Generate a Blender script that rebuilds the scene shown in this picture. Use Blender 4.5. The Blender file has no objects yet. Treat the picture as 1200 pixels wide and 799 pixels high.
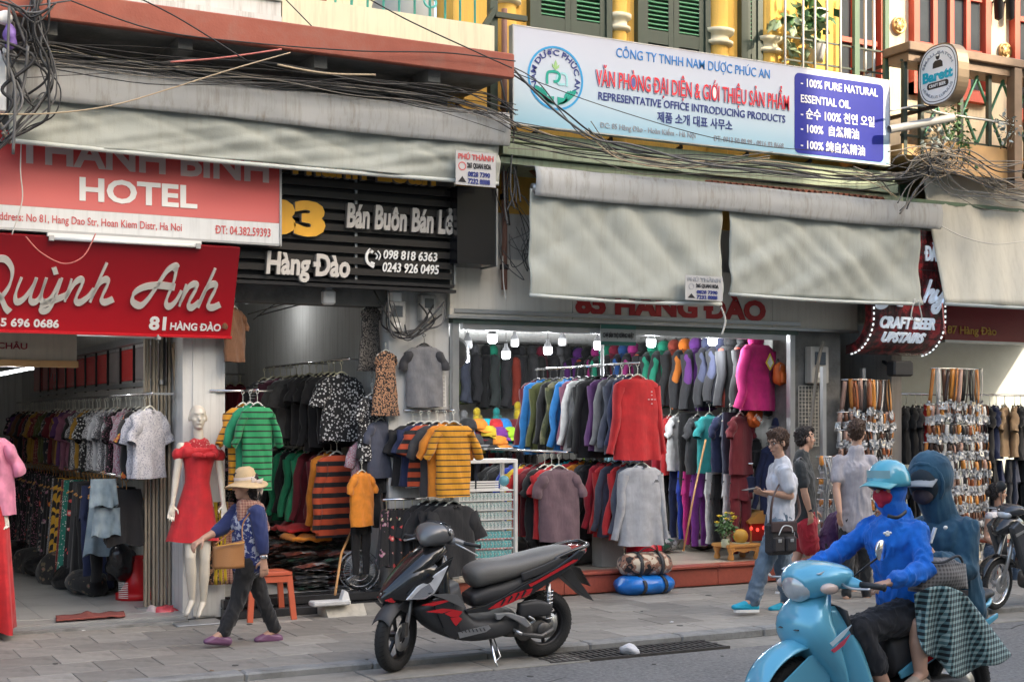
import bpy,bmesh,math,random
from mathutils import Vector,Matrix,noise
R=math.radians
random.seed(7)
SC=bpy.context.scene
COL=SC.collection
# ------------------------------------------------------------------ camera
TH=math.atan(0.527);CT,ST=math.cos(TH),math.sin(TH)
FPX,U0,V0,H=1640.0,600.0,492.0,1.8
cam_d=bpy.data.cameras.new('camera');cam=bpy.data.objects.new('camera',cam_d);COL.objects.link(cam)
cam.location=(0,0,H);cam.rotation_euler=(R(90),0,-TH)
cam_d.sensor_width=36;cam_d.lens=FPX/1200*36;cam_d.shift_y=(V0-399.5)/1200
cam_d.clip_start=0.1;cam_d.clip_end=2000
SC.camera=cam
# ------------------------------------------------------------------ light
W=bpy.data.worlds.new('World');SC.world=W;W.use_nodes=True
nt=W.node_tree;bg=nt.nodes['Background'];sky=nt.nodes.new('ShaderNodeTexSky')
sky.sky_type='NISHITA';sky.sun_disc=False
SUN_EL,SUN_AZ=R(30),R(150)
sky.sun_elevation=SUN_EL;sky.sun_rotation=SUN_AZ;sky.air_density=1.2;sky.dust_density=6.0;sky.ozone_density=0.5
nt.links.new(sky.outputs[0],bg.inputs[0]);bg.inputs[1].default_value=0.15
sd=bpy.data.lights.new('sun','SUN');sd.energy=2.0;sd.angle=R(.6);sd.color=(1,.84,.62)
sun=bpy.data.objects.new('sun',sd);COL.objects.link(sun)
dv=Vector((math.sin(SUN_AZ)*math.cos(SUN_EL),math.cos(SUN_AZ)*math.cos(SUN_EL),math.sin(SUN_EL)))
sun.rotation_euler=dv.to_track_quat('Z','Y').to_euler();sun.location=(0,-5,20)
SC.view_settings.view_transform='Standard';SC.view_settings.look='None';SC.view_settings.exposure=2.0
SC.view_settings.gamma=1
SC.cycles.max_bounces=6;SC.cycles.diffuse_bounces=3;SC.cycles.glossy_bounces=3;SC.cycles.transmission_bounces=4;SC.cycles.transparent_max_bounces=8
SC.cycles.caustics_reflective=False;SC.cycles.caustics_refractive=False
try:
 SC.cycles.use_denoising=True
except Exception:pass
# ------------------------------------------------------------------ picture point -> real plane
def at(u,v,Y):
 a=(u-U0)/FPX
 x=Y*(ST+a*CT)/(CT-a*ST)
 z=x*ST+Y*CT
 return Vector((x,Y,H+(V0-v)/FPX*z))
def ray(u,v):
 a=(u-U0)/FPX;b=(V0-v)/FPX
 return Vector((a*CT+ST,CT-a*ST,b))
def gp(u,v,Z=0.0):
 d=ray(u,v);t=(Z-H)/d.z
 return Vector((d.x*t,d.y*t,Z))
def atx(u,v,X):
 d=ray(u,v);t=X/d.x
 return Vector((X,d.y*t,H+d.z*t))
def ppm(x,y):return FPX/(x*ST+y*CT)
# ------------------------------------------------------------------ materials
MC={}
def _n(nt,t,**k):
 n=nt.nodes.new(t)
 for a,b in k.items():setattr(n,a,b)
 return n
def L(c):return tuple(c)+(1,)
def mat(name,col=(.5,.5,.5),rough=.6,metal=0,var=.12,scale=6,bump=0,bscale=60,coat=0,spec=None,emit=None,estr=0,alpha=None,trans=0,dirt=0,dirtcol=(.05,.045,.04),dscale=3,streak=0):
 if name in MC:return MC[name]
 m=bpy.data.materials.new(name);MC[name]=m;m.use_nodes=True
 t=m.node_tree;p=t.nodes['Principled BSDF'];lk=t.links.new
 p.inputs['Roughness'].default_value=rough;p.inputs['Metallic'].default_value=metal
 if coat:p.inputs['Coat Weight'].default_value=coat;p.inputs['Coat Roughness'].default_value=.08
 if spec is not None:p.inputs['Specular IOR Level'].default_value=spec
 if trans:p.inputs['Transmission Weight'].default_value=trans
 if alpha is not None:p.inputs['Alpha'].default_value=alpha
 tc=_n(t,'ShaderNodeTexCoord')
 no=_n(t,'ShaderNodeTexNoise');no.inputs['Scale'].default_value=scale;no.inputs['Detail'].default_value=6
 lk(tc.outputs['Object'],no.inputs['Vector'])
 mx=_n(t,'ShaderNodeMix',data_type='RGBA')
 mx.inputs[6].default_value=L([c*(1-var)for c in col]);mx.inputs[7].default_value=L([min(1,c*(1+var))for c in col])
 lk(no.outputs[0],mx.inputs[0]);out=mx.outputs[2]
 if dirt or streak:
  n2=_n(t,'ShaderNodeTexNoise');n2.inputs['Scale'].default_value=dscale;n2.inputs['Detail'].default_value=9;n2.inputs['Roughness'].default_value=.7
  if streak:
   mp=_n(t,'ShaderNodeMapping');mp.inputs['Scale'].default_value=(6,6,.35);lk(tc.outputs['Object'],mp.inputs[0]);lk(mp.outputs[0],n2.inputs['Vector'])
  else:lk(tc.outputs['Object'],n2.inputs['Vector'])
  rp=_n(t,'ShaderNodeValToRGB');rp.color_ramp.elements[0].position=.48;rp.color_ramp.elements[1].position=.72
  rp.color_ramp.elements[1].color=(dirt or streak,)*3+(1,)
  lk(n2.outputs[0],rp.inputs[0])
  m2=_n(t,'ShaderNodeMix',data_type='RGBA');m2.inputs[7].default_value=L(dirtcol)
  lk(rp.outputs[0],m2.inputs[0]);lk(out,m2.inputs[6]);out=m2.outputs[2]
 lk(out,p.inputs['Base Color'])
 if bump:
  n3=_n(t,'ShaderNodeTexNoise');n3.inputs['Scale'].default_value=bscale;n3.inputs['Detail'].default_value=4
  lk(tc.outputs['Object'],n3.inputs['Vector'])
  b=_n(t,'ShaderNodeBump');b.inputs['Strength'].default_value=bump;b.inputs['Distance'].default_value=.01
  lk(n3.outputs[0],b.inputs['Height']);lk(b.outputs[0],p.inputs['Normal'])
 if emit:
  p.inputs['Emission Color'].default_value=L(emit);p.inputs['Emission Strength'].default_value=estr
 return m
def pattern(name,kind,c1,c2,c3=None,scale=30,rough=.85,thr=.5):
 """cloth print: real colours printed on the cloth"""
 if name in MC:return MC[name]
 m=bpy.data.materials.new(name);MC[name]=m;m.use_nodes=True
 t=m.node_tree;p=t.nodes['Principled BSDF'];lk=t.links.new;p.inputs['Roughness'].default_value=rough
 p.inputs['Sheen Weight'].default_value=.15
 tc=_n(t,'ShaderNodeTexCoord');src=tc.outputs['Object']
 def ramp(fac,cols,const=True):
  r=_n(t,'ShaderNodeValToRGB');r.color_ramp.interpolation='CONSTANT' if const else 'LINEAR'
  e=r.color_ramp.elements
  while len(e)<len(cols):e.new(.5)
  for i,(q,c)in enumerate(cols):e[i].position=q;e[i].color=L(c)
  lk(fac,r.inputs[0]);return r.outputs[0]
 def nz(s,d=4):
  n=_n(t,'ShaderNodeTexNoise');n.inputs['Scale'].default_value=s;n.inputs['Detail'].default_value=d;lk(src,n.inputs['Vector']);return n.outputs[0]
 def vo(s,feat='F1'):
  n=_n(t,'ShaderNodeTexVoronoi');n.feature=feat;n.inputs['Scale'].default_value=s;lk(src,n.inputs['Vector']);return n
 def wav(ax,s,dist=0):
  n=_n(t,'ShaderNodeTexWave');n.bands_direction=ax;n.inputs['Scale'].default_value=s;n.inputs['Distortion'].default_value=dist;lk(src,n.inputs['Vector']);return n.outputs[1]
 if kind=='stripe':out=ramp(wav('Z',scale),[(0,c1),(thr,c2)])
 elif kind=='vstripe':out=ramp(wav('X',scale),[(0,c1),(thr,c2)])
 elif kind=='dots':out=ramp(vo(scale).outputs['Distance'],[(0,c2),(thr*.6,c1)])
 elif kind=='speck':out=ramp(nz(scale),[(0,c1),(thr,c2)])
 elif kind=='leopard':out=ramp(vo(scale).outputs['Distance'],[(0,c3),(.28,c2),(.5,c1)])
 elif kind=='floral':
  v=vo(scale);out=ramp(v.outputs['Distance'],[(0,c3 or c2),(.22,c2),(.42,c1)])
  n2=nz(scale*.4,2);mx=_n(t,'ShaderNodeMix',data_type='RGBA');r2=ramp(n2,[(0,(0,0,0)),(.5,(1,1,1))])
  lk(r2,mx.inputs[0]);lk(out,mx.inputs[6]);mx.inputs[7].default_value=L(c1);out=mx.outputs[2]
 elif kind=='camo':out=ramp(nz(scale,2),[(0,c1),(.46,c2),(.56,c3)])
 elif kind=='tiger':out=ramp(wav('DIAGONAL',scale,9),[(0,c1),(thr,c2)])
 elif kind=='plaid':
  a=wav('X',scale);b=wav('Z',scale)
  ad=_n(t,'ShaderNodeMath',operation='ADD');ra=ramp(a,[(0,(0,0,0)),(.55,(.5,.5,.5))]);rb=ramp(b,[(0,(0,0,0)),(.55,(.5,.5,.5))])
  lk(ra,ad.inputs[0]);lk(rb,ad.inputs[1]);out=ramp(ad.outputs[0],[(0,c1),(.3,c2),(.8,c3)])
 elif kind=='side':
  sp=_n(t,'ShaderNodeSeparateXYZ');lk(src,sp.inputs[0]);ab=_n(t,'ShaderNodeMath',operation='ABSOLUTE');lk(sp.outputs[0],ab.inputs[0])
  out=ramp(ab.outputs[0],[(0,c1),(thr,c2)])
 elif kind=='lower':
  sp=_n(t,'ShaderNodeSeparateXYZ');lk(src,sp.inputs[0]);ad=_n(t,'ShaderNodeMath',operation='ADD');ad.inputs[1].default_value=1.0;lk(sp.outputs[2],ad.inputs[0])
  out=ramp(ad.outputs[0],[(0,c1),(thr,c2)])
 elif kind=='denim':out=ramp(nz(5,8),[(.3,c1),(.7,c2)],False)
 else:out=ramp(nz(12),[(.35,c1),(.65,c2)],False)
 mx=_n(t,'ShaderNodeMix',data_type='RGBA',blend_type='MULTIPLY');mx.inputs[0].default_value=1
 lk(out,mx.inputs[6]);lk(ramp(nz(9,5),[(.3,(.78,.78,.78)),(.7,(1,1,1))],False),mx.inputs[7])
 lk(mx.outputs[2],p.inputs['Base Color'])
 b=_n(t,'ShaderNodeBump');b.inputs['Strength'].default_value=.35;b.inputs['Distance'].default_value=.02
 n3=_n(t,'ShaderNodeTexNoise');n3.inputs['Scale'].default_value=14;mp=_n(t,'ShaderNodeMapping');mp.inputs['Scale'].default_value=(1.6,1.6,.45)
 lk(src,mp.inputs[0]);lk(mp.outputs[0],n3.inputs['Vector']);lk(n3.outputs[0],b.inputs['Height']);lk(b.outputs[0],p.inputs['Normal'])
 return m
def cloth(name,c,rough=.85):return pattern('cloth_'+name,'plain',[x*.9 for x in c],[min(1,x*1.1)for x in c],rough=rough)
# ------------------------------------------------------------------ objects
def tag(o,label=None,cat=None,group=None,kind=None):
 if label:o['label']=label
 if cat:o['category']=cat
 if group:o['group']=group
 if kind:o['kind']=kind
 return o
def empty(name,loc=(0,0,0),rz=0,label=None,cat=None,group=None):
 o=bpy.data.objects.new(name,None);COL.objects.link(o);o.location=loc;o.rotation_euler=(0,0,rz);o.empty_display_size=.1
 return tag(o,label,cat,group)
def chain(o):
 v=Vector((0,0,0))
 while o:v=v+Vector(o.location);o=o.parent
 return v
def link(name,me,m=None,parent=None):
 o=bpy.data.objects.new(name,me);COL.objects.link(o)
 if m is not None:
  me.materials.clear()
  for x in(m if isinstance(m,(list,tuple))else[m]):me.materials.append(x)
 if parent:o.parent=parent
 return o
class MB:
 def __init__(s):s.v=[];s.f=[];s.sm=[];s.mi=[];s.cm=0
 def add(s,vs,fs,smooth=False):
  n=len(s.v);s.v+=[tuple(p)for p in vs];s.f+=[tuple(i+n for i in f)for f in fs];s.sm+=[smooth]*len(fs);s.mi+=[s.cm]*len(fs);return s
 def box(s,x0,x1,y0,y1,z0,z1):
  vs=[(x,y,z)for z in(z0,z1)for y in(y0,y1)for x in(x0,x1)]
  return s.add(vs,[(0,2,3,1),(4,5,7,6),(0,1,5,4),(2,6,7,3),(0,4,6,2),(1,3,7,5)])
 def bbox(s,x0,x1,y0,y1,z0,z1,b=.005):
  """box with chamfered vertical+top edges"""
  rings=[]
  def ring(i,z):return[(x0+i,y0+i*0,z),(x0+i,y0,z)]
  pts=[(x0+b,y0),(x1-b,y0),(x1,y0+b),(x1,y1-b),(x1-b,y1),(x0+b,y1),(x0,y1-b),(x0,y0+b)]
  cx,cy=(x0+x1)/2,(y0+y1)/2;sx=1-2*b/max(1e-6,x1-x0);sy=1-2*b/max(1e-6,y1-y0)
  ins=[(cx+(x-cx)*sx,cy+(y-cy)*sy)for x,y in pts]
  vs=[(x,y,z0)for x,y in ins]+[(x,y,z0+b)for x,y in pts]+[(x,y,z1-b)for x,y in pts]+[(x,y,z1)for x,y in ins]
  fs=[tuple(range(7,-1,-1)),tuple(range(24,32))]
  for r in range(3):
   for i in range(8):j=(i+1)%8;fs.append((r*8+i,r*8+j,r*8+8+j,r*8+8+i))
  return s.add(vs,fs)
 def bar(s,a,b,w,h=None):
  """rectangular bar between two points"""
  a,b=Vector(a),Vector(b);h=h or w;d=(b-a).normalized()
  up=Vector((0,0,1))if abs(d.z)<.95 else Vector((0,1,0));x=d.cross(up).normalized()*w/2;y=x.cross(d).normalized()*h/2
  vs=[p+q for p in(a,b)for q in(-x-y,x-y,x+y,-x+y)]
  return s.add(vs,[(3,2,1,0),(4,5,6,7)]+[(i,(i+1)%4,4+(i+1)%4,4+i)for i in range(4)])
 def tube(s,pts,r,n=8,caps=True,flat=None):
  pts=[Vector(p)for p in pts];m=len(pts);rr=r if isinstance(r,(list,tuple))else[r]*m
  vs=[];prev=None
  for i,p in enumerate(pts):
   d=(pts[min(i+1,m-1)]-pts[max(i-1,0)])
   d=d.normalized()if d.length>1e-9 else Vector((0,0,1))
   if prev is None:x=d.cross(Vector((0,0,1))if abs(d.z)<.9 else Vector((0,1,0))).normalized()
   else:x=(prev-d*prev.dot(d)).normalized()
   prev=x;y=d.cross(x);q=rr[i]
   qa,qb=q if isinstance(q,(list,tuple))else(q,q)
   for k in range(n):a=2*math.pi*k/n;vs.append(p+x*math.cos(a)*qa+y*math.sin(a)*qb)
  fs=[(i*n+k,i*n+(k+1)%n,(i+1)*n+(k+1)%n,(i+1)*n+k)for i in range(m-1)for k in range(n)]
  if caps:fs+=[tuple(range(n-1,-1,-1)),tuple(range((m-1)*n,m*n))]
  return s.add(vs,fs,True)
 def lathe(s,prof,c=(0,0,0),n=20,axis='z',ang=2*math.pi):
  c=Vector(c);vs=[];full=abs(ang-2*math.pi)<1e-6;nn=n if full else n+1
  for r,h in prof:
   for k in range(nn):
    a=ang*k/n;x,y=r*math.cos(a),r*math.sin(a)
    vs.append(c+(Vector((x,y,h))if axis=='z' else Vector((x,h,y))if axis=='y' else Vector((h,x,y))))
  fs=[(i*nn+k,i*nn+(k+1)%nn,(i+1)*nn+(k+1)%nn,(i+1)*nn+k)for i in range(len(prof)-1)for k in range(n)]
  return s.add(vs,fs,True)
 def prism(s,poly,a,b,axis='y',smooth=False,inset=0):
  """extrude a 2D polygon from a to b along axis; (p,q)->y:(x,z) x:(y,z) z:(x,y)"""
  def P(p,q,h):return(p,h,q)if axis=='y' else(h,p,q)if axis=='x' else(p,q,h)
  n=len(poly);vs=[P(p,q,a)for p,q in poly]+[P(p,q,b)for p,q in poly]
  return s.add(vs,[tuple(range(n)),tuple(range(2*n-1,n-1,-1))]+[(i,n+i,n+(i+1)%n,(i+1)%n)for i in range(n)],smooth)
 def ell(s,c,r,n=12,m=8,rot=None):
  c=Vector(c);vs=[];rx,ry,rz=r if isinstance(r,(list,tuple))else(r,r,r)
  for i in range(m+1):
   t=math.pi*i/m
   for k in range(n):
    a=2*math.pi*k/n;p=Vector((rx*math.sin(t)*math.cos(a),ry*math.sin(t)*math.sin(a),rz*math.cos(t)))
    if rot:p=rot@p
    vs.append(c+p)
  return s.add(vs,[(i*n+k,(i+1)*n+k,(i+1)*n+(k+1)%n,i*n+(k+1)%n)for i in range(m)for k in range(n)],True)
 def grid(s,fn,nu,nv,thick=0,smooth=True):
  vs=[Vector(fn(i/nu,j/nv))for j in range(nv+1)for i in range(nu+1)]
  w=nu+1;fs=[(j*w+i,j*w+i+1,(j+1)*w+i+1,(j+1)*w+i)for j in range(nv)for i in range(nu)]
  if thick:
   t=Vector(thick)if isinstance(thick,(tuple,Vector))else Vector((0,thick,0));n=len(vs)
   vs2=[p+t for p in vs];ed=list(range(w))+[j*w+nu for j in range(1,nv+1)]+[nv*w+i for i in range(nu-1,-1,-1)]+[j*w for j in range(nv-1,0,-1)]
   f2=[tuple(n+i for i in reversed(f))for f in fs]+[(ed[k],n+ed[k],n+ed[(k+1)%len(ed)],ed[(k+1)%len(ed)])for k in range(len(ed))]
   return s.add(vs+vs2,fs+f2,smooth)
  return s.add(vs,fs,smooth)
 def xf(s,M):
  s.v=[tuple(M@Vector(p))for p in s.v];return s
 def mesh(s,name,off=Vector((0,0,0))):
  me=bpy.data.meshes.new(name)
  me.from_pydata([(p[0]-off[0],p[1]-off[1],p[2]-off[2])for p in s.v],[],s.f)
  me.polygons.foreach_set('use_smooth',s.sm);me.polygons.foreach_set('material_index',s.mi);me.update();return me
 def build(s,name,m,parent=None,w=True,label=None,cat=None,group=None,kind=None):
  """w: vertices are world coordinates (parent unrotated); else parent-local"""
  if parent is None and w:
   xs=[p[0]for p in s.v];ys=[p[1]for p in s.v];off=Vector(((min(xs)+max(xs))/2,(min(ys)+max(ys))/2,min(p[2]for p in s.v)))
   o=link(name,s.mesh(name,off),m);o.location=off
  else:
   o=link(name,s.mesh(name,chain(parent)if(w and parent)else Vector((0,0,0))),m,parent)
  return tag(o,label,cat,group,kind)
def bev(o,w=.004,seg=2,ang=40):
 b=o.modifiers.new('bevel','BEVEL');b.width=w;b.segments=seg;b.limit_method='ANGLE';b.angle_limit=R(ang);return o
def subs(o,n=1):
 b=o.modifiers.new('sub','SUBSURF');b.levels=n;b.render_levels=n;return o
def spline(pts,n=6):
 """Catmull-Rom through points"""
 P=[Vector(p)for p in pts];out=[]
 for i in range(len(P)-1):
  p0,p1,p2,p3=P[max(i-1,0)],P[i],P[i+1],P[min(i+2,len(P)-1)]
  for k in range(n):
   t=k/n;out.append(.5*((2*p1)+(p2-p0)*t+(2*p0-5*p1+4*p2-p3)*t*t+(3*p1-p0-3*p2+p3)*t**3))
 out.append(P[-1]);return out
def copy_tree(o,parent=None):
 c=o.copy();COL.objects.link(c);c.parent=parent
 for ch in list(o.children):copy_tree(ch,c)
 return c
 # temp scene for modifiers
TMP=bpy.data.scenes.new('tmp')
def tmpdg():
 with bpy.context.temp_override(scene=TMP,view_layer=TMP.view_layers[0]):
  dg=bpy.context.evaluated_depsgraph_get();dg.update();return dg
def bake(me,mods):
 o=bpy.data.objects.new('t',me);TMP.collection.objects.link(o)
 for ty,kw in mods:
  m=o.modifiers.new('m',ty)
  for k,v in kw.items():setattr(m,k,v)
 dg=tmpdg()
 out=bpy.data.meshes.new_from_object(o.evaluated_get(dg));bpy.data.objects.remove(o);return out
 # ------------------------------------------------------------------ lettering: real raised or printed letters
class Plane:
 def __init__(s,o,ey=(0,0,1),ex=(1,0,0)):
  s.o=Vector(o);s.ex=Vector(ex).normalized();s.ey=Vector(ey).normalized();s.n=s.ex.cross(s.ey)
 def px(s,u,v):
  d=ray(u,v);c=Vector((0,0,H));t=(s.o-c).dot(s.n)/d.dot(s.n);p=c+d*t-s.o
  return p.dot(s.ex),p.dot(s.ey)
 def at(s,a,b,n=0):return s.o+s.ex*a+s.ey*b+s.n*n
 def h(s,u,v,hp):return abs(s.px(u,v)[1]-s.px(u,v+hp)[1])
def _textmesh(body,bold=0,shear=0,ext=.01,space=1):
 c=bpy.data.curves.new('t','FONT');c.body=body;c.size=1;c.offset=bold;c.shear=shear;c.extrude=ext;c.resolution_u=3;c.space_character=space
 o=bpy.data.objects.new('t',c);TMP.collection.objects.link(o)
 dg=tmpdg()
 me=bpy.data.meshes.new_from_object(o.evaluated_get(dg));bpy.data.objects.remove(o);bpy.data.curves.remove(c);return me
_TW={}
def _tw(s,bold,shear,space):
 k=(s,bold,shear,space)
 if k not in _TW:
  m=_textmesh(s,bold,shear,.5,space);xs=[v.co.x for v in m.vertices];_TW[k]=max(xs)-min(xs)
 return _TW[k]
def text(pl,body,s0,t0,wid,hgt,m,parent,bold=.01,shear=0,depth=.004,lift=.002,name='lettering',arc=None,space=1,rot=0,tdir=0):
 """hgt = cap height in metres, wid = full width in metres (None: natural)"""
 bars=[]
 if 'Đ' in body:
  wD=_tw('D',bold,shear,space)
  for i,ch in enumerate(body):
   if ch=='Đ':bars.append((_tw(body[:i+1].replace('Đ','D'),bold,shear,space)-wD))
  body=body.replace('Đ','D')
 me=_textmesh(body,bold,shear,.5,space)
 if bars:
  n0=len(me.vertices);x00=min(v.co.x for v in me.vertices);bm=bmesh.new();bm.from_mesh(me);bt=.045+bold
  for bx in bars:
   xa=x00+bx-.09;vs=[bm.verts.new((xa+dx,.36+dy,dz))for dz in(-.49,.53)for dy in(-bt,bt)for dx in(0,.34)]
   for f in((0,2,3,1),(4,5,7,6),(0,1,5,4),(2,6,7,3),(0,4,6,2),(1,3,7,5)):bm.faces.new([vs[k]for k in f])
  bm.to_mesh(me);bm.free()
 if not me.vertices:return None
 xs=[v.co.x for v in me.vertices];x0,x1=min(xs),max(xs)
 sy=hgt/.727;sx=(wid/(x1-x0))if wid else sy
 off=chain(parent)
 cr,sr=math.cos(rot),math.sin(rot)
 for v in me.vertices:
  a=(v.co.x-x0)*sx;b=v.co.y*sy;n=lift+(v.co.z+.5)*depth
  if arc:
   r,a0,dr=arc
   if dr<0:th=a0-a/r;rr=r+b
   else:th=a0+a/r;rr=r-b
   p=pl.at(s0+rr*math.cos(th),t0+rr*math.sin(th),n)
  else:p=pl.at(s0+a*cr-b*sr,t0+a*sr+b*cr,n)
  v.co=p-off
 me.name=name
 return link(name,me,m,parent)
def ptext(pl,body,u0,v0,u1,hp,m,parent,**k):
 s0,t0=pl.px(u0,v0);s1,t1=pl.px(u1,v0+0.0);return text(pl,body,s0,t0,s1-s0,pl.h(u0,v0,hp),m,parent,**k)
def slab(pl,s0,s1,t0,t1,n0,n1,mb=None):
 mb=mb or MB();vs=[pl.at(a,b,n)for n in(n0,n1)for b in(t0,t1)for a in(s0,s1)]
 return mb.add(vs,[(0,2,3,1),(4,5,7,6),(0,1,5,4),(2,6,7,3),(0,4,6,2),(1,3,7,5)])
def polyslab(pl,poly,n0,n1,mb=None):
 mb=mb or MB();n=len(poly);vs=[pl.at(a,b,n0)for a,b in poly]+[pl.at(a,b,n1)for a,b in poly]
 return mb.add(vs,[tuple(range(n-1,-1,-1)),tuple(range(n,2*n))]+[(i,(i+1)%n,n+(i+1)%n,n+i)for i in range(n)])
def ribbon(pl,pts,width,n0,n1,mb=None,nib=None):
 """flat stroke along 2D points; nib=(angle, thick, thin): broad-nib pen"""
 mb=mb or MB();P=[Vector((p[0],p[1],0))for p in pts];m=len(P);Lf=[];Rt=[]
 for i in range(m):
  d=(P[min(i+1,m-1)]-P[max(i-1,0)]).normalized();nx=Vector((-d.y,d.x,0))
  w=width
  if nib:ang,th,tn=nib;w=tn+(th-tn)*abs(math.sin(math.atan2(d.y,d.x)-ang))
  Lf.append(P[i]+nx*w/2);Rt.append(P[i]-nx*w/2)
 for i in range(m-1):
  q=[Lf[i],Rt[i],Rt[i+1],Lf[i+1]]
  vs=[pl.at(a.x,a.y,n0)for a in q]+[pl.at(a.x,a.y,n1)for a in q]
  mb.add(vs,[(3,2,1,0),(4,5,6,7)]+[(k,(k+1)%4,4+(k+1)%4,4+k)for k in range(4)])
 return mb
 # ================================================================== SETTING AND BUILDINGS
YF=12.6
asph=mat('asphalt',(.15,.146,.14),.9,var=.95,scale=32,bump=1,bscale=50,dirt=.6,dscale=.9,dirtcol=(.22,.21,.195))
MB().box(-200,260,-120,9.27,-.4,-.062).build('road',asph,kind='structure')
MB().box(-200,260,9.2,260,-.6,-.14).build('ground',mat('earth',(.12,.11,.1)),kind='structure')
conc=mat('gutter_concrete',(.25,.235,.205),.85,var=.25,scale=9,bump=.3,bscale=80,dirt=.6,dscale=2.5)
gut=MB().box(-40,60,9.25,9.73,-.4,-.07).build('gutter',conc,kind='structure')
x=-1.6;k=0
while x<14:
 w=random.uniform(.8,1.15)
 if not(5.2<x<6.9):MB().bbox(x+.006,x+w-.006,9.275,9.69,-.075,-.053+random.uniform(0,.004),.006).build('gutter_slab',conc,gut)
 x+=w
 # drain grate
gr=empty('drain_grate',(6.1,9.5,-.07),0,'dark slotted metal drain grate in the gutter behind the parked scooter','grate')
iron=mat('cast_iron',(.075,.07,.065),.7,.6,var=.3,scale=20,bump=.3)
dark=mat('dark_gap',(.012,.011,.01),.9)
MB().box(5.26,6.9,9.3,9.68,-.1,-.068).build('pit',dark,gr)
for i in range(3):MB().box(5.24,6.92,9.3+i*.175,9.325+i*.175,-.08,-.046).build('rail',iron,gr)
for i in range(30):MB().box(5.26+i*.056,5.285+i*.056,9.31,9.67,-.08,-.048).build('slat',iron,gr)
rdo=COL.objects['road'];tar=mat('tar_crack',(.07,.068,.065),.9)
for k in range(4):
 xx=.9+k*2.9;yy=9.05-.35*(k%3);pts=[(xx+j*.16,yy+.08*math.sin(j*1.7+k)+random.uniform(-.03,.03),-.0615)for j in range(9)]
 MB().tube(pts,[(.008+.006*random.random(),.0015)]*9,4).build('crack',tar,rdo)
 # pavement
stone=mat('pavement_base',(.15,.145,.14),.85)
pav=MB().box(-40,60,9.86,12.42,-.3,-.014).build('pavement',stone,kind='structure')
def tilemat(name,c,d):
 m=mat(name,c,.68,var=.4,scale=7,bump=.3,bscale=40,dirt=.85,dscale=3.1,dirtcol=d)
 t=m.node_tree;p=t.nodes['Principled BSDF'];l=p.inputs['Base Color'].links[0];src=l.from_socket
 oi=_n(t,'ShaderNodeObjectInfo');mr=_n(t,'ShaderNodeMapRange');mr.inputs[3].default_value=.86;mr.inputs[4].default_value=1.12
 t.links.new(oi.outputs['Random'],mr.inputs[0]);hs=_n(t,'ShaderNodeHueSaturation');t.links.new(mr.outputs[0],hs.inputs['Value']);t.links.new(src,hs.inputs['Color']);t.links.new(hs.outputs[0],p.inputs['Base Color'])
 # veined slate: stretched noise along the tile
 return m
tm=[tilemat('paving_slate',(.23,.215,.19),(.1,.092,.08)),tilemat('paving_slate_pale',(.28,.262,.232),(.13,.12,.105))]
tw,tl=.44,.425
tmeshes=[]
for q in range(4):
 b=MB().bbox(0,tw-.006,0,tl-.006,-.03,0,.003);me=b.mesh('paving_tile');me.materials.append(tm[0]);tmeshes.append(me)
row=0;y=9.872
while y<12.4:
 x=-1.2+(row%2)*tw*.5
 while x<15.6:
  o=link('paving_tile',random.choice(tmeshes));o.parent=pav;o.location=Vector((x,y,random.uniform(-.002,.0015)))-Vector(pav.location);o.rotation_euler=(random.uniform(-.003,.003),random.uniform(-.003,.003),0)
  if random.random()<.3:o.material_slots[0].link='OBJECT';o.material_slots[0].material=tm[1]
  x+=tw
 y+=tl;row+=1
kerb=MB().box(-40,60,9.72,9.86,-.3,-.02).build('kerb',conc,kind='structure')
kst=mat('kerb_stone',(.24,.24,.23),.75,var=.2,scale=7,bump=.35,bscale=45,dirt=.7,dscale=3)
x=-1.5
while x<15.5:
 w=random.uniform(.8,1.0);MB().bbox(x,x+w-.008,9.70,9.868,-.08,.0,.014).build('kerb_stone',kst,kerb);x+=w
 # interior floors
fl81=mat('floor_tile_grey',(.36,.36,.35),.35,var=.12,scale=2,dirt=.4)
MB().box(-3,3.27,12.42,22,-.3,.06).build('shop_floor',fl81,kind='structure')
for i in range(8):
 for j in range(8):MB().box(-1.4+i*.58,-.826+i*.58,12.72+j*.58,13.294+j*.58,.056,.066).build('floor_tile',fl81,COL.objects['shop_floor'])
blackst=mat('black_granite',(.03,.03,.032),.25,var=.3,scale=40)
MB().box(3.66,5.3,12.62,22,-.3,.15).build('floor_inside',mat('floor_grey',(.4,.4,.39),.4,dirt=.4),kind='structure')
st=empty('doorstep',(4.4,12.4,0),0,'low black granite doorstep in front of the narrow middle shop','step')
MB().bbox(3.62,5.35,12.34,12.66,0,.075,.006).build('lower_tread',blackst,st);MB().bbox(3.62,5.35,12.5,12.75,.08,.158,.006).build('upper_tread',blackst,st)
redst=mat('red_granite',(.36,.085,.055),.35,var=.25,scale=30,bump=.05,dirt=.3)
beige=mat('beige_terrazzo',(.44,.38,.31),.3,var=.15,scale=20,dirt=.3)
MB().box(5.35,11.0,12.62,18.6,-.3,.215).build('floor_of_sports_shop',beige,kind='structure')
rs=empty('entrance_step',(8,12.5,0),0,'red granite entrance step running below the sports clothing shop','step')
x=5.38
for i,w in enumerate([.9,.92,.96,.98,.95,.95]):
 MB().bbox(x,x+w-.006,12.5,12.6,0,.185,.004).build('riser_panel',redst,rs);MB().bbox(x,x+w-.006,12.47,12.66,.19,.222,.006).build('tread',redst if i>1 else beige,rs);x+=w
MB().box(11.04,20,12.55,22,-.3,.12).build('floor_of_belt_shop',beige,kind='structure')
white=mat('white_plaster',(.62,.62,.6),.85,var=.08,scale=3,bump=.15,bscale=30,streak=.45,dirtcol=(.25,.23,.2))
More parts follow.
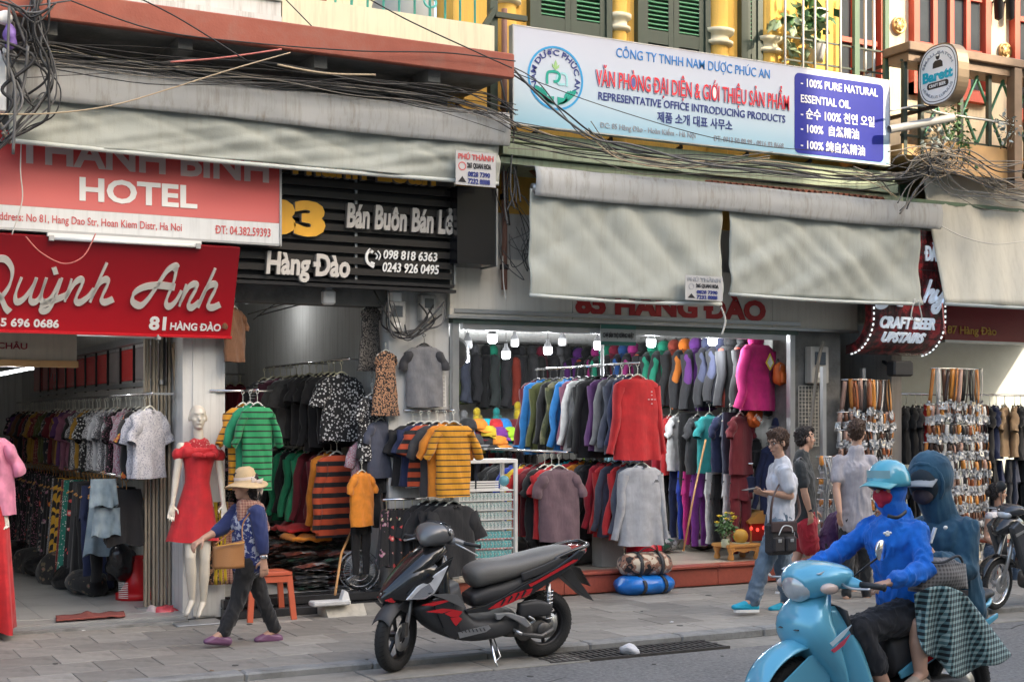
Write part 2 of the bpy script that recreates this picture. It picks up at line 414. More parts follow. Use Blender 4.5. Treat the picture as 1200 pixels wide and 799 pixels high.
cream=mat('cream_paint',(.72,.66,.47),.8,var=.08,scale=3,streak=.4,dirtcol=(.35,.3,.2))
yellow=mat('yellow_stucco',(.78,.47,.10),.85,var=.15,scale=3,bump=.2,streak=.5,dirtcol=(.4,.25,.08))
greyc=mat('weathered_concrete',(.2,.2,.19),.95,var=.4,scale=5,bump=.5,bscale=25,dirt=.8,dscale=2)
dgreen=mat('dark_green_paint',(.035,.055,.04),.5,var=.2,streak=.3)
grn=mat('shutter_green',(.08,.3,.15),.5,var=.15)
pgreen=mat('pale_green_paint',(.3,.36,.25),.7,var=.15,streak=.6,dirtcol=(.12,.1,.06))
redp=mat('red_ochre_paint',(.3,.085,.055),.8,var=.2,scale=6,dirt=.8,dscale=3,dirtcol=(.25,.12,.09),bump=.2)
woodd=mat('dark_wood',(.2,.13,.08),.5,var=.3,scale=8)
woodl=mat('light_wood',(.55,.33,.14),.5,var=.3,scale=5)
steel=mat('galvanised_steel',(.45,.46,.47),.4,.8,var=.2)
chrome=mat('chrome',(.75,.75,.76),.15,1,var=.05)
blackm=mat('black_metal',(.02,.02,.022),.45,.4,var=.2)
blackp=mat('black_plastic',(.022,.022,.024),.5,var=.2,bump=.1,bscale=300)
whitep=mat('white_plastic',(.78,.78,.76),.4,var=.05)
redw=mat('red_window_paint',(.5,.075,.04),.45,var=.2,streak=.3)
glass=mat('window_glass',(.06,.07,.08),.08,var=.4,scale=2)
# ---- building 81/83
A=empty('old_shophouse',(2.5,15,0),0,'old white shophouse with red slab edge and turquoise balcony railing over two clothes shops','building')
MB().box(3.27,3.66,12.6,22,0,3.59).build('pillar',white,A)
MB().box(5.28,5.925,12.59,22,0,3.59).build('pillar',white,A)
MB().box(3.36,3.57,12.585,12.6,.02,2.75).build('pillar_panel',mat('pillar_paint',(.66,.66,.63),.8,streak=.5,dirtcol=(.3,.28,.25)),A)
MB().box(-3,6.0,21.9,22.1,0,3.6).build('back_wall',white,A)
MB().box(3.66,5.28,17.6,17.8,.15,3.6).build('back_wall',white,A)
MB().box(-3.2,-3,12.6,22,0,3.6).build('side_wall',white,A)
MB().box(-3.2,5.93,12.6,22.1,3.6,3.8).build('ceiling',white,A)
MB().box(-3.2,5.93,12.63,12.9,3.8,5.0).build('wall',greyc,A)
MB().box(-3.2,3.26,12.62,12.85,2.9,3.59).build('lintel',greyc,A)
MB().box(3.67,5.27,12.62,12.85,2.9,3.59).build('lintel',greyc,A)
# slab with red edge
sl=MB().box(-3.2,6.1,11.62,12.7,5.02,5.2).build('balcony_slab',greyc,A)
MB().bbox(-3.2,6.12,11.56,11.64,4.99,5.22,.01).build('slab_edge',redp,sl)
for xx in(1.9,3.0,4.2,5.3):MB().box(xx,xx+.12,11.7,12.6,4.9,5.02).build('slab_rib',greyc,sl)
wcr=mat('weathered_white_boards',(.62,.61,.58),.8,var=.15,streak=.7,dirtcol=(.25,.22,.18))
P0=at(330,30,11.8)
MB().box(P0.x,6.02,11.78,11.9,5.2,5.52).build('parapet',cream,A)
for i in range(4):MB().box(-3.2,P0.x-.01,11.76+(i%2)*.025,11.9,5.2+i*.13,5.322+i*.13).build('board',wcr,A)
MB().box(-3.2,5.93,12.95,13.2,5.0,7.2).build('upper_wall',cream,A)
dr=MB().box(3.7,4.75,12.88,12.95,5.2,7.0).build('balcony_door',redp,A)
for q in(3.78,4.27):MB().box(q,q+.4,12.86,12.88,5.7,6.8).build('door_panel',woodd,dr)
# turquoise railing
turq=mat('turquoise_paint',(.12,.55,.47),.5,var=.15,dirt=.3)
rl=empty('balcony_railing',(4.7,11.84,5.5),0,'turquoise iron balcony railing above the cream parapet','railing')
x=P0.x+.05;i=0
while x<5.95:
 if i%5==4:
  b=MB().tube([(x,11.84,5.5),(x,11.84,6.35)],.014,6)
  for z in(5.62,5.72,5.8,5.95):
   for sx in(-1,1):b.tube(spline([(x,11.84,z),(x+sx*.05,11.83,z+.02),(x+sx*.06,11.84,z+.07),(x+sx*.02,11.84,z+.09)],3),.011,5)
  b.build('scroll',turq,rl)
 else:MB().tube([(x,11.84,5.5),(x,11.84,6.35)],.012,6).build('baluster',turq,rl)
 x+=.155;i+=1
MB().bar((P0.x,11.84,6.37),(6,11.84,6.37),.05,.04).build('handrail',turq,rl)
tk=at(470,5,12.4);b=MB().lathe([(0,5.2),(.28,5.2),(.3,5.3),(.3,5.75),(.26,5.85),(0,5.88)],(tk.x,12.35,0),18)
b.build('water_barrel',mat('grey_plastic',(.36,.37,.36),.5),label='grey water barrel behind the turquoise railing',cat='barrel')
# ---- building 85 yellow
B=empty('yellow_townhouse',(8.3,15,0),0,'yellow stucco townhouse with dark green louvred shutters above the sports shop','building')
MB().box(5.98,10.95,12.6,13.0,3.9,8.2).build('wall',yellow,B)
MB().box(5.93,10.95,12.62,12.9,2.84,3.9).build('lintel',white,B)
MB().box(10.24,10.95,12.6,12.95,0,4.0).build('pillar',greyc,B);MB().box(10.6,10.95,12.95,18.6,0,3.0).build('party_wall',greyc,B)
MB().box(10.55,10.598,12.95,18.6,.2,2.95).build('side_wall',white,B)
MB().box(5.93,10.55,18.0,18.2,.2,3.0).build('back_wall',white,B)
MB().box(5.93,10.6,12.65,18.2,2.95,3.05).build('ceiling',white,B)
for j in range(12):MB().box(5.95,10.5,12.97+j*.4,12.96+j*.4,2.9,2.95).build('ceiling_batten',white,B)
gsh=mat('green_shutter_box',(.09,.13,.11),.5,.3,streak=.4)
sh=empty('shutter_box',(8,12.5,2.8),0,'long dark green roller shutter box above the sports shop opening','shutter')
MB().box(5.93,10.25,12.5,12.62,2.76,2.9).build('housing',gsh,sh);MB().box(5.93,10.25,12.46,12.5,2.86,2.9).build('lip',steel,sh)
for xx in(5.94,10.16):MB().box(xx,xx+.07,12.53,12.6,.2,2.76).build('guide_rail',steel,sh)
MB().box(6.05,10.1,12.53,12.59,2.7,2.76).build('bottom_bar',steel,sh)
def shutterwin(u0,u1,vb,vt=-60,leaves=2,par=B,lv0=None):
 p0=at(u0,vb,YF);p1=at(u1,vb,YF);zt=p0.z+1.75;x0,x1=p0.x,p1.x;z0=p0.z-.45
 fr=MB().box(x0,x0+.07,12.52,12.66,z0,zt).box(x1-.07,x1,12.52,12.66,z0,zt).box(x0,x1,12.53,12.66,zt,zt+.07).box(x0,x1,12.53,12.66,z0-.06,z0).build('window_frame',dgreen,par)
 w=(x1-x0-.14)/leaves
 for l in range(leaves):
  a=x0+.07+l*w;lf=MB().box(a,a+.07,12.54,12.58,z0,zt).box(a+w-.07,a+w-.005,12.54,12.58,z0,zt).box(a,a+w,12.543,12.577,z0+.42,z0+.56).box(a,a+w,12.543,12.577,zt-.12,zt-.003).box(a,a+w,12.585,12.6,z0,zt).build('shutter',dgreen,fr)
  z=z0+.58
  while z<zt-.14:MB().bar((a+.06,12.56,z),(a+w-.06,12.56,z),.03,.012).xf(Matrix.Identity(4)).build('louvre',grn,fr);z+=.047
shutterwin(617,713,30);shutterwin(743,828,46);shutterwin(864,889,60,leaves=1)
ywt=mat('cream_moulding',(.78,.7,.5),.8,var=.1)
for u0,u1,v in((583,612,0),(719,741,20),(832,860,36),(893,918,60)):
 p=at((u0+u1)/2,v,12.5);rr=(at(u1,v,12.5).x-at(u0,v,12.5).x)/2
 cl=MB().lathe([(rr*.8,4.0),(rr*.8,7.5)],(p.x,12.6,0),16).build('column',yellow,B)
 z=5.9 if v else 6.0
 MB().lathe([(rr*.8,z),(rr*1.15,z+.02),(rr*1.15,z+.05),(rr*.85,z+.07),(rr*.85,z+.12),(rr*1.2,z+.14),(rr*1.25,z+.18),(rr*.8,z+.2)],(p.x,12.6,0),16).build('capital',ywt,cl)
 # ledges under the big sign
lg=MB().box(6.2,11.35,12.0,12.6,4.28,4.34).build('lower_ledge',pgreen,B)
lx=at(1060,215,11.95).x
for(z0,z1,y0)in((4.36,4.47,11.95),(4.5,4.6,12.0)):MB().box(6.2,lx-.1,y0,12.62,z0,z1).build('ledge',pgreen,B)
rf=mat('rusty_roofing',(.3,.1,.055),.8,.2,var=.4,scale=10,dirt=.6)
cr=empty('corrugated_roof',(9.6,12,4.3),0,'rusty corrugated roof sheet showing under the green ledge','roof sheet')
MB().grid(lambda a,b:(8.6+a*2.4,11.9+b*.6,4.27+b*.1+.018*math.sin(a*2.4*78)),190,2,thick=(0,0,.004)).build('sheet',rf,cr)
# green frame strip between buildings
gf=empty('drainpipe',(6.05,12.4,3),0,'brown drainpipe running down between the white and the yellow house','pipe')
px_=at(591,200,12.4).x
MB().tube([(px_,12.4,3.1),(px_,12.4,4.1)],.03,10).build('pipe',mat('brown_pipe',(.22,.11,.08),.6),gf)
MB().tube([(px_,12.4,4.1),(px_,12.4,5.9)],.03,10).build('upper_pipe',mat('brown_pipe',()),gf)
for z in(3.3,4.0,4.9):MB().lathe([(.045,z),(.045,z+.05)],(px_,12.4,0),10).build('bracket',blackm,gf)
gx=at(577,100,12.2).x
gp_=empty('green_post',(gx,12.2,4.5),0,'dark green steel post with angled bracket beside the yellow wall','post')
MB().bar((gx,12.2,4.5),(gx,12.2,7),.08,.08).build('shaft',dgreen,gp_);MB().bar((gx+.0,12.15,5.75),(gx+.35,12.15,5.75),.05).build('arm',dgreen,gp_);MB().bar((gx-.25,12.15,5.4),(gx,12.15,5.8),.05).build('bracket',dgreen,gp_)
# ---- building 87
D=empty('cafe_house',(13.5,15,0),0,'cream house with red framed windows and wooden balcony over the belt shop','building')
crm=mat('cream_wall',(.66,.58,.42),.85,var=.1,streak=.4,dirtcol=(.3,.25,.17))
MB().box(10.95,20,12.9,13.2,4.3,8.5).build('wall',crm,D)
MB().box(10.95,20,12.7,13.0,2.95,4.3).build('lintel',mat('pale_green_wall',(.5,.56,.5),.85,streak=.4),D)
MB().box(11.0,20,18,18.2,.1,3.2).build('back_wall',mat('pale_interior',(.5,.55,.54),.85),D)
MB().box(11.0,20,12.7,18.2,3.2,3.3).build('ceiling',white,D)
q=at(1052,480,12.6).x
MB().box(q-.08,q+.08,12.62,14.2,.1,3.2).build('pillar',mat('taupe_paint',(.33,.3,.27),.8,streak=.4),D)
MB().box(10.95,q-.08,13.6,13.75,.1,3.2).build('partition_wall',mat('dim_wall',(.1,.085,.08),.8),D)
# red windows
def redwin(u0,u1,vb,cols,par=D):
 p0=at(u0,vb,12.85);p1=at(u1,vb,12.85);x0,x1=p0.x,p1.x;z0,z1=p0.z,p0.z+2.2
 fr=MB().box(x0,x0+.09,12.8,12.92,z0,z1).box(x1-.09,x1,12.8,12.92,z0,z1).box(x0,x1,12.803,12.92,z1-.08,z1).box(x0,x1,12.803,12.92,z0,z0+.14).build('window',redw,par)
 n=cols;w=(x1-x0-.18)/n;zr=[z0+.14,z0+.62,z0+1.3,z1-.08]
 for i in range(n):
  if i:MB().box(x0+.09+i*w-.035,x0+.09+i*w+.035,12.82,12.9,z0+.14,z1-.08).build('mullion',redw,fr)
  for j in range(3):
   MB().box(x0+.09+i*w+.036,x0+.09+(i+1)*w-.036,12.87,12.88,zr[j]+.03,zr[j+1]-.03).build('pane',glass,fr)
   if j:MB().box(x0+.09+i*w+.036,x0+.09+(i+1)*w-.036,12.83,12.895,zr[j]-.03,zr[j]+.03).build('glazing_bar',redw,fr)
redwin(1068,1158,110,4);redwin(1186,1300,140,4)
redwin(935,1036,100,3)
# balcony
bx0=at(1046,100,12.0).x;by=11.85
bl=MB().box(bx0,18,by,12.9,4.78,4.9).build('balcony',woodl,D)
wx=at(1082,170,by-.01).x
MB().box(wx+.3,at(1195,170,by).x,by-.03,by,4.62,4.98).build('apron_board',woodl,bl)
hz=at(1060,52,by).z
MB().bbox(bx0-.02,18,by-.14,by+.3,hz-.1,hz,.01).build('counter_top',woodd,bl)
MB().box(bx0+.02,18,by-.08,by+.24,hz-.2,hz-.1).build('counter_rail',woodd,bl)
for i,xx in enumerate([bx0+.05,bx0+.3,wx+.6,wx+1.05]):
 MB().bar((xx,by+.02,4.78),(xx,by+.02,hz-.1),.05).build('post',dgreen,bl)
lz0,lz1=5.02,hz-.22
for i in range(4):
 xa=bx0+.35+i*.42
 for(za,zb)in((lz0,lz1),(lz1,lz0)):MB().bar((xa,by+.03+(za>zb)*.02,za),(xa+.42,by+.03+(za>zb)*.02,zb),.03,.02).build('lattice_bar',mat('lattice_green',(.04,.2,.12),.5),bl)
for z in(lz0-.02,lz0+.28,lz1+.04):MB().bar((bx0,by+.02,z),(wx+1.4,by+.02,z),.025).build('rail',dgreen,bl)
pw=at(1186,170,by-.1).x
cab=MB().box(pw,pw+.12,by-.14,by-.02,4.55,hz-.11).box(pw+.55,pw+.67,by-.14,by-.02,4.55,hz-.11).box(pw,pw+.67,by-.137,by-.02,4.5,4.62).build('wooden_grille',woodd,bl)
for i in range(6):MB().bar((pw+.15+i*.07,by-.08,4.62),(pw+.15+i*.07,by-.08,hz-.12),.015).build('bar',blackm,cab)
# medallions
for u,v in((1053,30),(1177,60)):
 p=at(u,v,12.88);r=.1
 b=MB().lathe([(0,-.03),(r*.5,-.035),(r*.6,-.01),(r*.8,-.01),(r,-.03),(r*1.05,0)],(p.x,p.y,p.z),18,'y')
 for k in range(5):a=k*1.257;b.ell((p.x+.05*math.cos(a),p.y-.025,p.z+.05*math.sin(a)),(.022,.012,.03),6,4)
 b.build('wall_medallion',mat('brass_relief',(.45,.3,.12),.45,.5),label='round gilt relief medallion on the cream wall %s'%('left of the red windows' if u<1100 else 'beside the far red window'),cat='ornament')
for u in(1170,1184):
 p=at(u,10,12.8);lamp=empty('wall_lantern',(p.x,p.y,p.z),0,'small black wall lantern on cream wall, %s of the pair'%('nearer' if u<1175 else 'farther'),'lantern')
 MB().lathe([(.0,-.16),(.05,-.13),(.06,.1),(.075,.12),(.0,.2)],p,6).build('body',blackm,lamp);MB().bar(p+Vector((0,0,.1)),p+Vector((0,.1,.1)),.02).build('bracket',blackm,lamp)
 # iron grille cage with plants (u 920-1040)
gx0=at(922,60,12.15).x;gx1=at(1041,60,12.15).x
cg=empty('window_cage',(gx0,12.15,5),0,'green and bare iron security cage over window at right of the yellow wall','grille')
wsteel=mat('worn_rods',(.5,.46,.4),.5,.6)
for i,u in enumerate((920,941,955,969,985)):xx=at(u,60,12.15).x;MB().tube([(xx,12.15,4.9),(xx,12.15,6.9)],.014,6).build('rod',wsteel,cg)
for u,w in((1003,.07),(1038,.06)):xx=at(u,60,12.15).x;MB().bar((xx,12.15,4.7),(xx,12.15,6.9),w,.05).build('post',mat('lattice_green2',(.09,.16,.1),.6,streak=.5),cg)
for u in(1014,1024):xx=at(u,60,12.2).x;MB().tube([(xx,12.2,4.9),(xx,12.2,6.9)],.018,8).build('pipe',steel,cg)
for z in(5.15,5.45,5.75,6.0):MB().bar((gx0,12.17,z),(gx1-.05,12.17,z),.018).build('cross_bar',dgreen,cg)
MB().box(gx0,gx1,12.2,12.8,5.0,5.03).build('shelf',woodd,cg)
leafm=[mat('leaf_green',(.07,.16,.05),.5,var=.4,scale=8),mat('leaf_variegated',(.3,.38,.22),.5,var=.5,scale=12),mat('leaf_silver',(.32,.38,.36),.6,var=.3)]
def leafcloud(c,r,n,ls,m,name,parent,seed=0,droop=0):
 rd=random.Random(seed);b=MB()
 for i in range(n):
  p=Vector(c)+Vector((rd.gauss(0,r[0]),rd.gauss(0,r[1]),rd.gauss(0,r[2])))
  d=Vector((rd.uniform(-1,1),rd.uniform(-1,.4),rd.uniform(-1,.7)-droop)).normalized();s=d.cross(Vector((rd.uniform(-1,1),rd.uniform(-1,1),1))).normalized();l=ls*rd.uniform(.6,1.3);nrm=d.cross(s)*l*.12
  b.add([p,p+d*l*.35+s*l*.3+nrm,p+d*l,p+d*l*.35-s*l*.3+nrm,p+d*l*.5-nrm],[(0,1,4),(1,2,4),(2,3,4),(3,0,4)],True)
 return b.build(name,m,parent)
for k,(u,v,lab)in enumerate(((948,12,'variegated hanging plant at top of the window cage'),(935,40,'drooping big leaved plant low inside the window cage'))):
 p=at(u,v,12.35);pl_=empty('potted_plant',(p.x,p.y,p.z-.2),0,lab,'plant')
 leafcloud(p,(.13,.1,.15),60,.16,leafm[k],'foliage',pl_,k,.5)
 q=at(956,58 if k else 20,12.45);MB().lathe([(0,0),(.08,0),(.12,.2),(.13,.22),(.1,.2)],(q.x,q.y,q.z-.15),14).build('pot',whitep,pl_);MB().tube([(q.x,q.y,q.z),p],.008,5).build('stem',leafm[0],pl_)
for k,(u,v,r,n,lab)in enumerate(((1118,148,.12,110,'leafy creeper hanging from the balcony below the round sign'),(1098,160,.1,90,'silvery grey creeper on the wall left of the wooden apron'),(1178,150,.09,60,'silvery plant sprig at the foot of the balcony grille'),(1128,175,.08,50,'trailing green shoots over the light wooden board'))):
 p=at(u,v,11.72);pl_=empty('creeper',(p.x,p.y,p.z-.2),0,lab,'creeper')
 leafcloud(p,(r,.05,r*1.1),n,.06,leafm[0 if k in(0,3)else 2],'foliage',pl_,30+k)
 for s in range(3):MB().tube(spline([(p.x+random.uniform(-.1,.1),p.y+.03,p.z+.15),(p.x+random.uniform(-.15,.15),p.y,p.z),(p.x+random.uniform(-.15,.15),p.y,p.z-.25)],4),.005,4).build('stem',mat('stem_brown',(.15,.1,.05)),pl_)
 # rough masonry stump under balcony with pipe
p=at(1085,165,12.1);b=MB().ell((p.x,p.y,p.z-.1),(.28,.2,.3),16,10)
b.v=[tuple(Vector(v)+Vector((noise.noise(Vector(v)*7),noise.noise(Vector(v)*7+Vector((5,0,0))),noise.noise(Vector(v)*7+Vector((0,5,0)))))*.1)for v in b.v]
b.build('broken_masonry',mat('rubble_masonry',(.3,.24,.16),.95,var=.5,scale=15,bump=.8,bscale=30),D)
a_,b_=at(1042,152,11.75),at(1117,138,11.6)
pp=MB().tube([a_,b_],.045,14,caps=False).tube([b_,b_+(a_-b_)*.02],.035,14,caps=False);pp.tube([b_+(a_-b_)*.05,b_+(a_-b_)*.06],.036,12)
pp.build('plastic_pipe',mat('grey_pvc',(.36,.36,.35),.5,var=.1),label='short grey plastic pipe poking out beside the blue board',cat='pipe')
MB().box(11.0,20,12.05,12.7,4.3,4.34).build('canopy_slab',mat('lattice_green2',()),D)
gq=at(1098,215,12.0).x;MB().box(gq-.35,gq,12.6,12.7,3.1,4.6).build('green_wall',mat('pale_green_wall',()),D);MB().box(gq,gq+.12,12.56,12.7,3.1,4.6).build('green_trim',mat('mid_green_paint',(.12,.22,.15),.6),D)
# ------------------------------------------------------------------ awnings
awn=mat('silver_awning_cloth',(.42,.425,.42),.75,var=.14,scale=2.5,bump=.06,bscale=200,streak=.75,dirtcol=(.22,.19,.14))
awg=mat('grey_green_awning_cloth',(.37,.39,.355),.8,var=.1,scale=1.8,bump=.12,bscale=90,streak=.35,dirtcol=(.24,.23,.17))
def awning(x0,x1,y,z0,z1,panels,lab,seed):
 t=empty('awning',((x0+x1)/2,y,z0-.5),0,lab,'awning');rd=random.Random(seed)
 def prof(a,b):
  x=x0+a*(x1-x0);ang=b*math.pi*.62
  r=(z1-z0);yy=y+.10-.12*math.sin(min(ang*1.6,math.pi/2))+.004*math.sin(x*9+seed);
  if b<.3:k=b/.3;return(x,y+.3*(1-k),z1+.03*(1-k)-.02*k*k+.012*noise.noise(Vector((x*2,b*5,seed))))
  k=(b-.3)/.7;return(x,y-.03*math.sin(k*math.pi)+.012*noise.noise(Vector((x*3,k*2,seed))),z1-.02-k*(z1-z0)+.008*math.sin(x*2.1+seed))
 hd=MB().grid(prof,70,10,thick=(0,.012,-.004)).build('cover',awn,t)
 MB().tube([(x0,y+.06,z0+.06),(x1,y+.06,z0+.06)],.045,10).build('roller',steel,t)
 for(a0,a1,zb,lean)in panels:
  ph=rd.uniform(0,9)
  def fn(a,b):
   x=a0+a*(a1-a0);e=(a1-a0)
   f=.05*noise.noise(Vector((x*1.7+b*1.4,b*1.2,ph)))*(b*1.5 if b<.5 else .9)+.02*(.5-abs(noise.noise(Vector((x*2.4-b*2.8,b*.7,ph*2))))*3)*math.sin(b*math.pi)**.7*.5+.018*(.5-abs(noise.noise(Vector((x*1.8+b*3.4,b*.5,ph+9))))*3)*b+.012*math.sin((x*13+5*math.sin(b*2+x))+ph)*(1-b)*(1-b)
   zz=z0+.05-b*(z0+.05-zb-.02*math.sin(a*math.pi))
   return(x,y+.06+f*1.5+lean*b,zz)
  fb=MB().grid(fn,80,24,thick=(0,.006,0)).build('curtain',awg,t)
  pts=[(a0+k/12*(a1-a0),y+.055+lean,zb+.012-.02*math.sin(k/12*math.pi))for k in range(13)]
  MB().tube(pts,.02,8).build('bottom_bar',mat('hem_cloth',(.5,.53,.5),.7),t)
 for x in(x0+.2,(x0+x1)/2,x1-.2):
  MB().bar((x,y+.1,z0+.1),(x,12.55,z1+.2),.03).build('bracket',mat('rusty_bracket',(.2,.1,.06),.7),t)
 return t
yA=11.8
AW1=awning(at(8,100,yA).x,at(597,190,yA).x,yA,4.42,4.73,[(at(12,100,yA).x,at(588,190,yA).x,4.04,.02)],'long silver awning with rolled grey curtain above the hotel sign',1)
AW2=awning(at(627,200,yA).x,at(1103,250,yA).x,yA,3.98,4.26,[(at(624,300,yA).x,at(849,300,yA).x,2.99,0),(at(858,300,yA).x,at(1083,300,yA).x,3.10,0)],'silver awning with two grey green curtains over the sports shop',2)
x0=at(1107,300,yA).x
t=empty('awning',(x0+2,yA,3),0,'tall pale grey awning curtain hanging at far right under the wooden balcony','awning')
MB().grid(lambda a,b:(x0+a*4,yA+.35*(1-b)+.03*noise.noise(Vector((a*7,b*1.2,4)))+.012*math.sin(a*60+4*b),4.72-b*1.6+.02*math.sin(a*5)),90,20,thick=(0,.006,0)).build('curtain',mat('pale_awning_cloth',(.5,.49,.43),.8,var=.08,scale=2,bump=.1,bscale=150,streak=.4,dirtcol=(.3,.29,.25)),t)
MB().tube([(x0,yA,3.12),(x0+4,yA,3.12)],.02,8).build('bottom_bar',mat('hem_cloth',()),t)
# interior furniture of shop 81: red reflecting panels along wall
redpl=mat('red_glossy_panel',(.75,.05,.05),.15,var=.15,scale=2,coat=.3)
clr=mat('dull_film',(.32,.28,.28),.2,var=.3,scale=4)
pn=empty('wall_panel_row',(3.2,16,2.1),0,'row of glossy red and clear plastic panels above the blouse rail','panels')
for i in range(12):
 y0=12.95+i*.62
 MB().box(3.2,3.215,y0+.01,y0+.60,2.2,2.52).build('panel',clr if i in(0,1,3)else redpl,pn);MB().box(3.18,3.2,y0-.015,y0+.012,2.12,2.6).build('mullion',blackm,pn)
MB().box(3.12,3.2,12.95,20.4,2.55,2.62).build('top_rail',steel,pn);MB().box(3.15,3.2,12.95,20.4,2.13,2.17).build('bottom_rail',steel,pn)
fg=empty('folding_gate',(3.15,12.75,.1),0,'folded tan metal accordion gate against the pillar behind the mannequin legs','gate')
tan=mat('tan_metal',(.42,.36,.27),.5,.3,var=.2,streak=.5)
for i in range(7):xx=3.26-i*.036;MB().box(xx-.026,xx-.006,12.98+(i%2)*.03,13.04+(i%2)*.03,.08,2.75).build('slat',tan,fg)
MB().box(2.95,3.27,12.96,13.1,.067,.08).build('track',steel,fg)
th=empty('door_track',(1.8,12.5,0),0,'worn metal door track along the threshold of the left shop','threshold')
MB().box(-1.5,3.25,12.4,12.43,0,.045).build('rail',steel,th);MB().box(-1.5,3.25,12.3,12.4,-.01,.02).build('stone_strip',kst,th);MB().box(-1.5,3.25,12.43,12.6,0,.052).build('sill',mat('worn_sill',(.2,.15,.11),.8,var=.4,dirt=.5),th)
# ================================================================== SIGNS
ink_w=mat('sign_white',(.8,.8,.78),.4,var=.04);ink_red=mat('sign_red',(.62,.02,.03),.4,var=.06)
ink_b=mat('sign_navy',(.02,.035,.2),.4);ink_bl=mat('sign_blue',(.02,.2,.55),.4);ink_pk=mat('sign_faded_red',(.55,.1,.1),.5)
ink_g=mat('sign_grey',(.3,.32,.35),.5);ink_k=mat('sign_black',(.015,.015,.02),.4);ink_y=mat('sign_yellow',(.85,.45,.03),.4)
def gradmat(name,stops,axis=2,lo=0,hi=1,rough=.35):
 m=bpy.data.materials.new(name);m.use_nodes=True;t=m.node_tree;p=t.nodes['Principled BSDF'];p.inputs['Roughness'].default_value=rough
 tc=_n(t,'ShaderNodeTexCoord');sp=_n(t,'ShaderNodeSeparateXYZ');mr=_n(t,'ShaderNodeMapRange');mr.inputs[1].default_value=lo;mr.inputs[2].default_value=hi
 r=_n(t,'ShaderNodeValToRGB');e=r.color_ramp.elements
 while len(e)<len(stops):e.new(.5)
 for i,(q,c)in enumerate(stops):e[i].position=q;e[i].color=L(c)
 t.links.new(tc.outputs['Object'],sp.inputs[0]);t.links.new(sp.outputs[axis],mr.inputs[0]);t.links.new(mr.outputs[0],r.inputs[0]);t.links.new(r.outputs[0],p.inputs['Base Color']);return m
 # ---- hotel sign (printed with a red gradient from dark at the top to pale at the foot)
pl=Plane((4.03,12.15,3.386))
hs=empty('hotel_sign',(4.03,12.15,3.386),0,'red and white hotel sign board below the silver awning','sign')
slab(pl,-6.5,0,0,.185,-.06,0).build('white_strip',mat('sign_panel_white',(.66,.68,.68),.4,var=.05,streak=.2),hs)
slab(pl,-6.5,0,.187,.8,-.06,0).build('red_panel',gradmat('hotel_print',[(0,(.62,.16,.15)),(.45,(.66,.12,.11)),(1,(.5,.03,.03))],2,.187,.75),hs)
slab(pl,-6.5,.01,-.02,0,-.08,.01).build('bottom_frame',steel,hs);slab(pl,0,.02,-.02,.8,-.08,.01).build('side_frame',steel,hs)
ptext(pl,'HOTEL',93,234,231,27,ink_w,hs,bold=.03,depth=.006)
ptext(pl,'THANH BINH',18,189,315,34,mat('faded_letters',(.5,.38,.36),.5),hs,bold=.03,depth=.004)
ptext(pl,'Address: No 81, Hang Dao Str, Hoan Kiem Distr, Ha Noi',-8,257,213,9.5,ink_pk,hs,bold=.008)
ptext(pl,'ĐT: 04.382.59393',252,273.5,317,10,ink_pk,hs,bold=.012)
def tube_light(a,b,lab,fix=True,lit=False,e=6):
 t=empty('tube_light',a,0,lab,'tube light');a,b=Vector(a),Vector(b);d=(b-a).normalized()
 if fix:MB().bar(a-d*.03+Vector((0,.02,.03)),b+d*.03+Vector((0,.02,.03)),.05,.03).build('fixture',whitep,t)
 MB().tube([a,b],.016,10).build('tube',mat('lit_tube',(.9,.95,1),.4,emit=(.9,.96,1),estr=e)if lit else mat('unlit_tube',(.7,.72,.72),.3),t)
 if lit:
  ld=bpy.data.lights.new('tube_glow','POINT');ld.energy=3.2 if fix is False else 1.6;ld.shadow_soft_size=.08;lo=bpy.data.objects.new('tube_glow',ld);COL.objects.link(lo);lo.parent=t;lo.location=(b-a)/2+Vector((0,-.04,-.08))
 for p in(a,b):MB().bar(p-d*.02,p+d*.02,.04,.045).build('end_cap',steel,t)
 return t
tube_light(at(60,279,12.08),at(232,288.5,12.08),'unlit fluorescent tube fixture between the hotel sign and the dark red sign')
# ---- red script sign, leaning out at the top
T=at(283,291,12.1);Bq=at(270,394,12.4);ey=Vector((0,T.y-Bq.y,T.z-Bq.z));hh=ey.length
pl=Plane((Bq.x,Bq.y,Bq.z),ey)
rs_=empty('script_sign',(Bq.x,Bq.y,Bq.z),0,'dark red leaning sign with pale script lettering at the left clothes shop','sign')
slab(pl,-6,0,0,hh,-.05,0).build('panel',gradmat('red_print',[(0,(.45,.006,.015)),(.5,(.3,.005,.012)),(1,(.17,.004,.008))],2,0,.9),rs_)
slab(pl,-6,.012,-.02,0,-.06,.012).build('frame',ink_red,rs_)
sil=mat('silver_letters',(.62,.6,.55),.35,.2);K=MB()
def script(strokes,ox,oy,sc,th,tn,mb,pl,n0=.004,n1=.02,nib=.35):
 for st_ in strokes:
  pts=[p[:2]for p in spline([(a,b,0)for a,b in st_],6)]
  q=[pl.px(ox+a/sc,oy+b/sc)for a,b in pts]
  k=pl.h(ox+pts[0][0]/sc,oy+pts[0][1]/sc,1)/sc
  ribbon(pl,q,0,n0,n1,mb,(nib+1.0,th*k,tn*k))
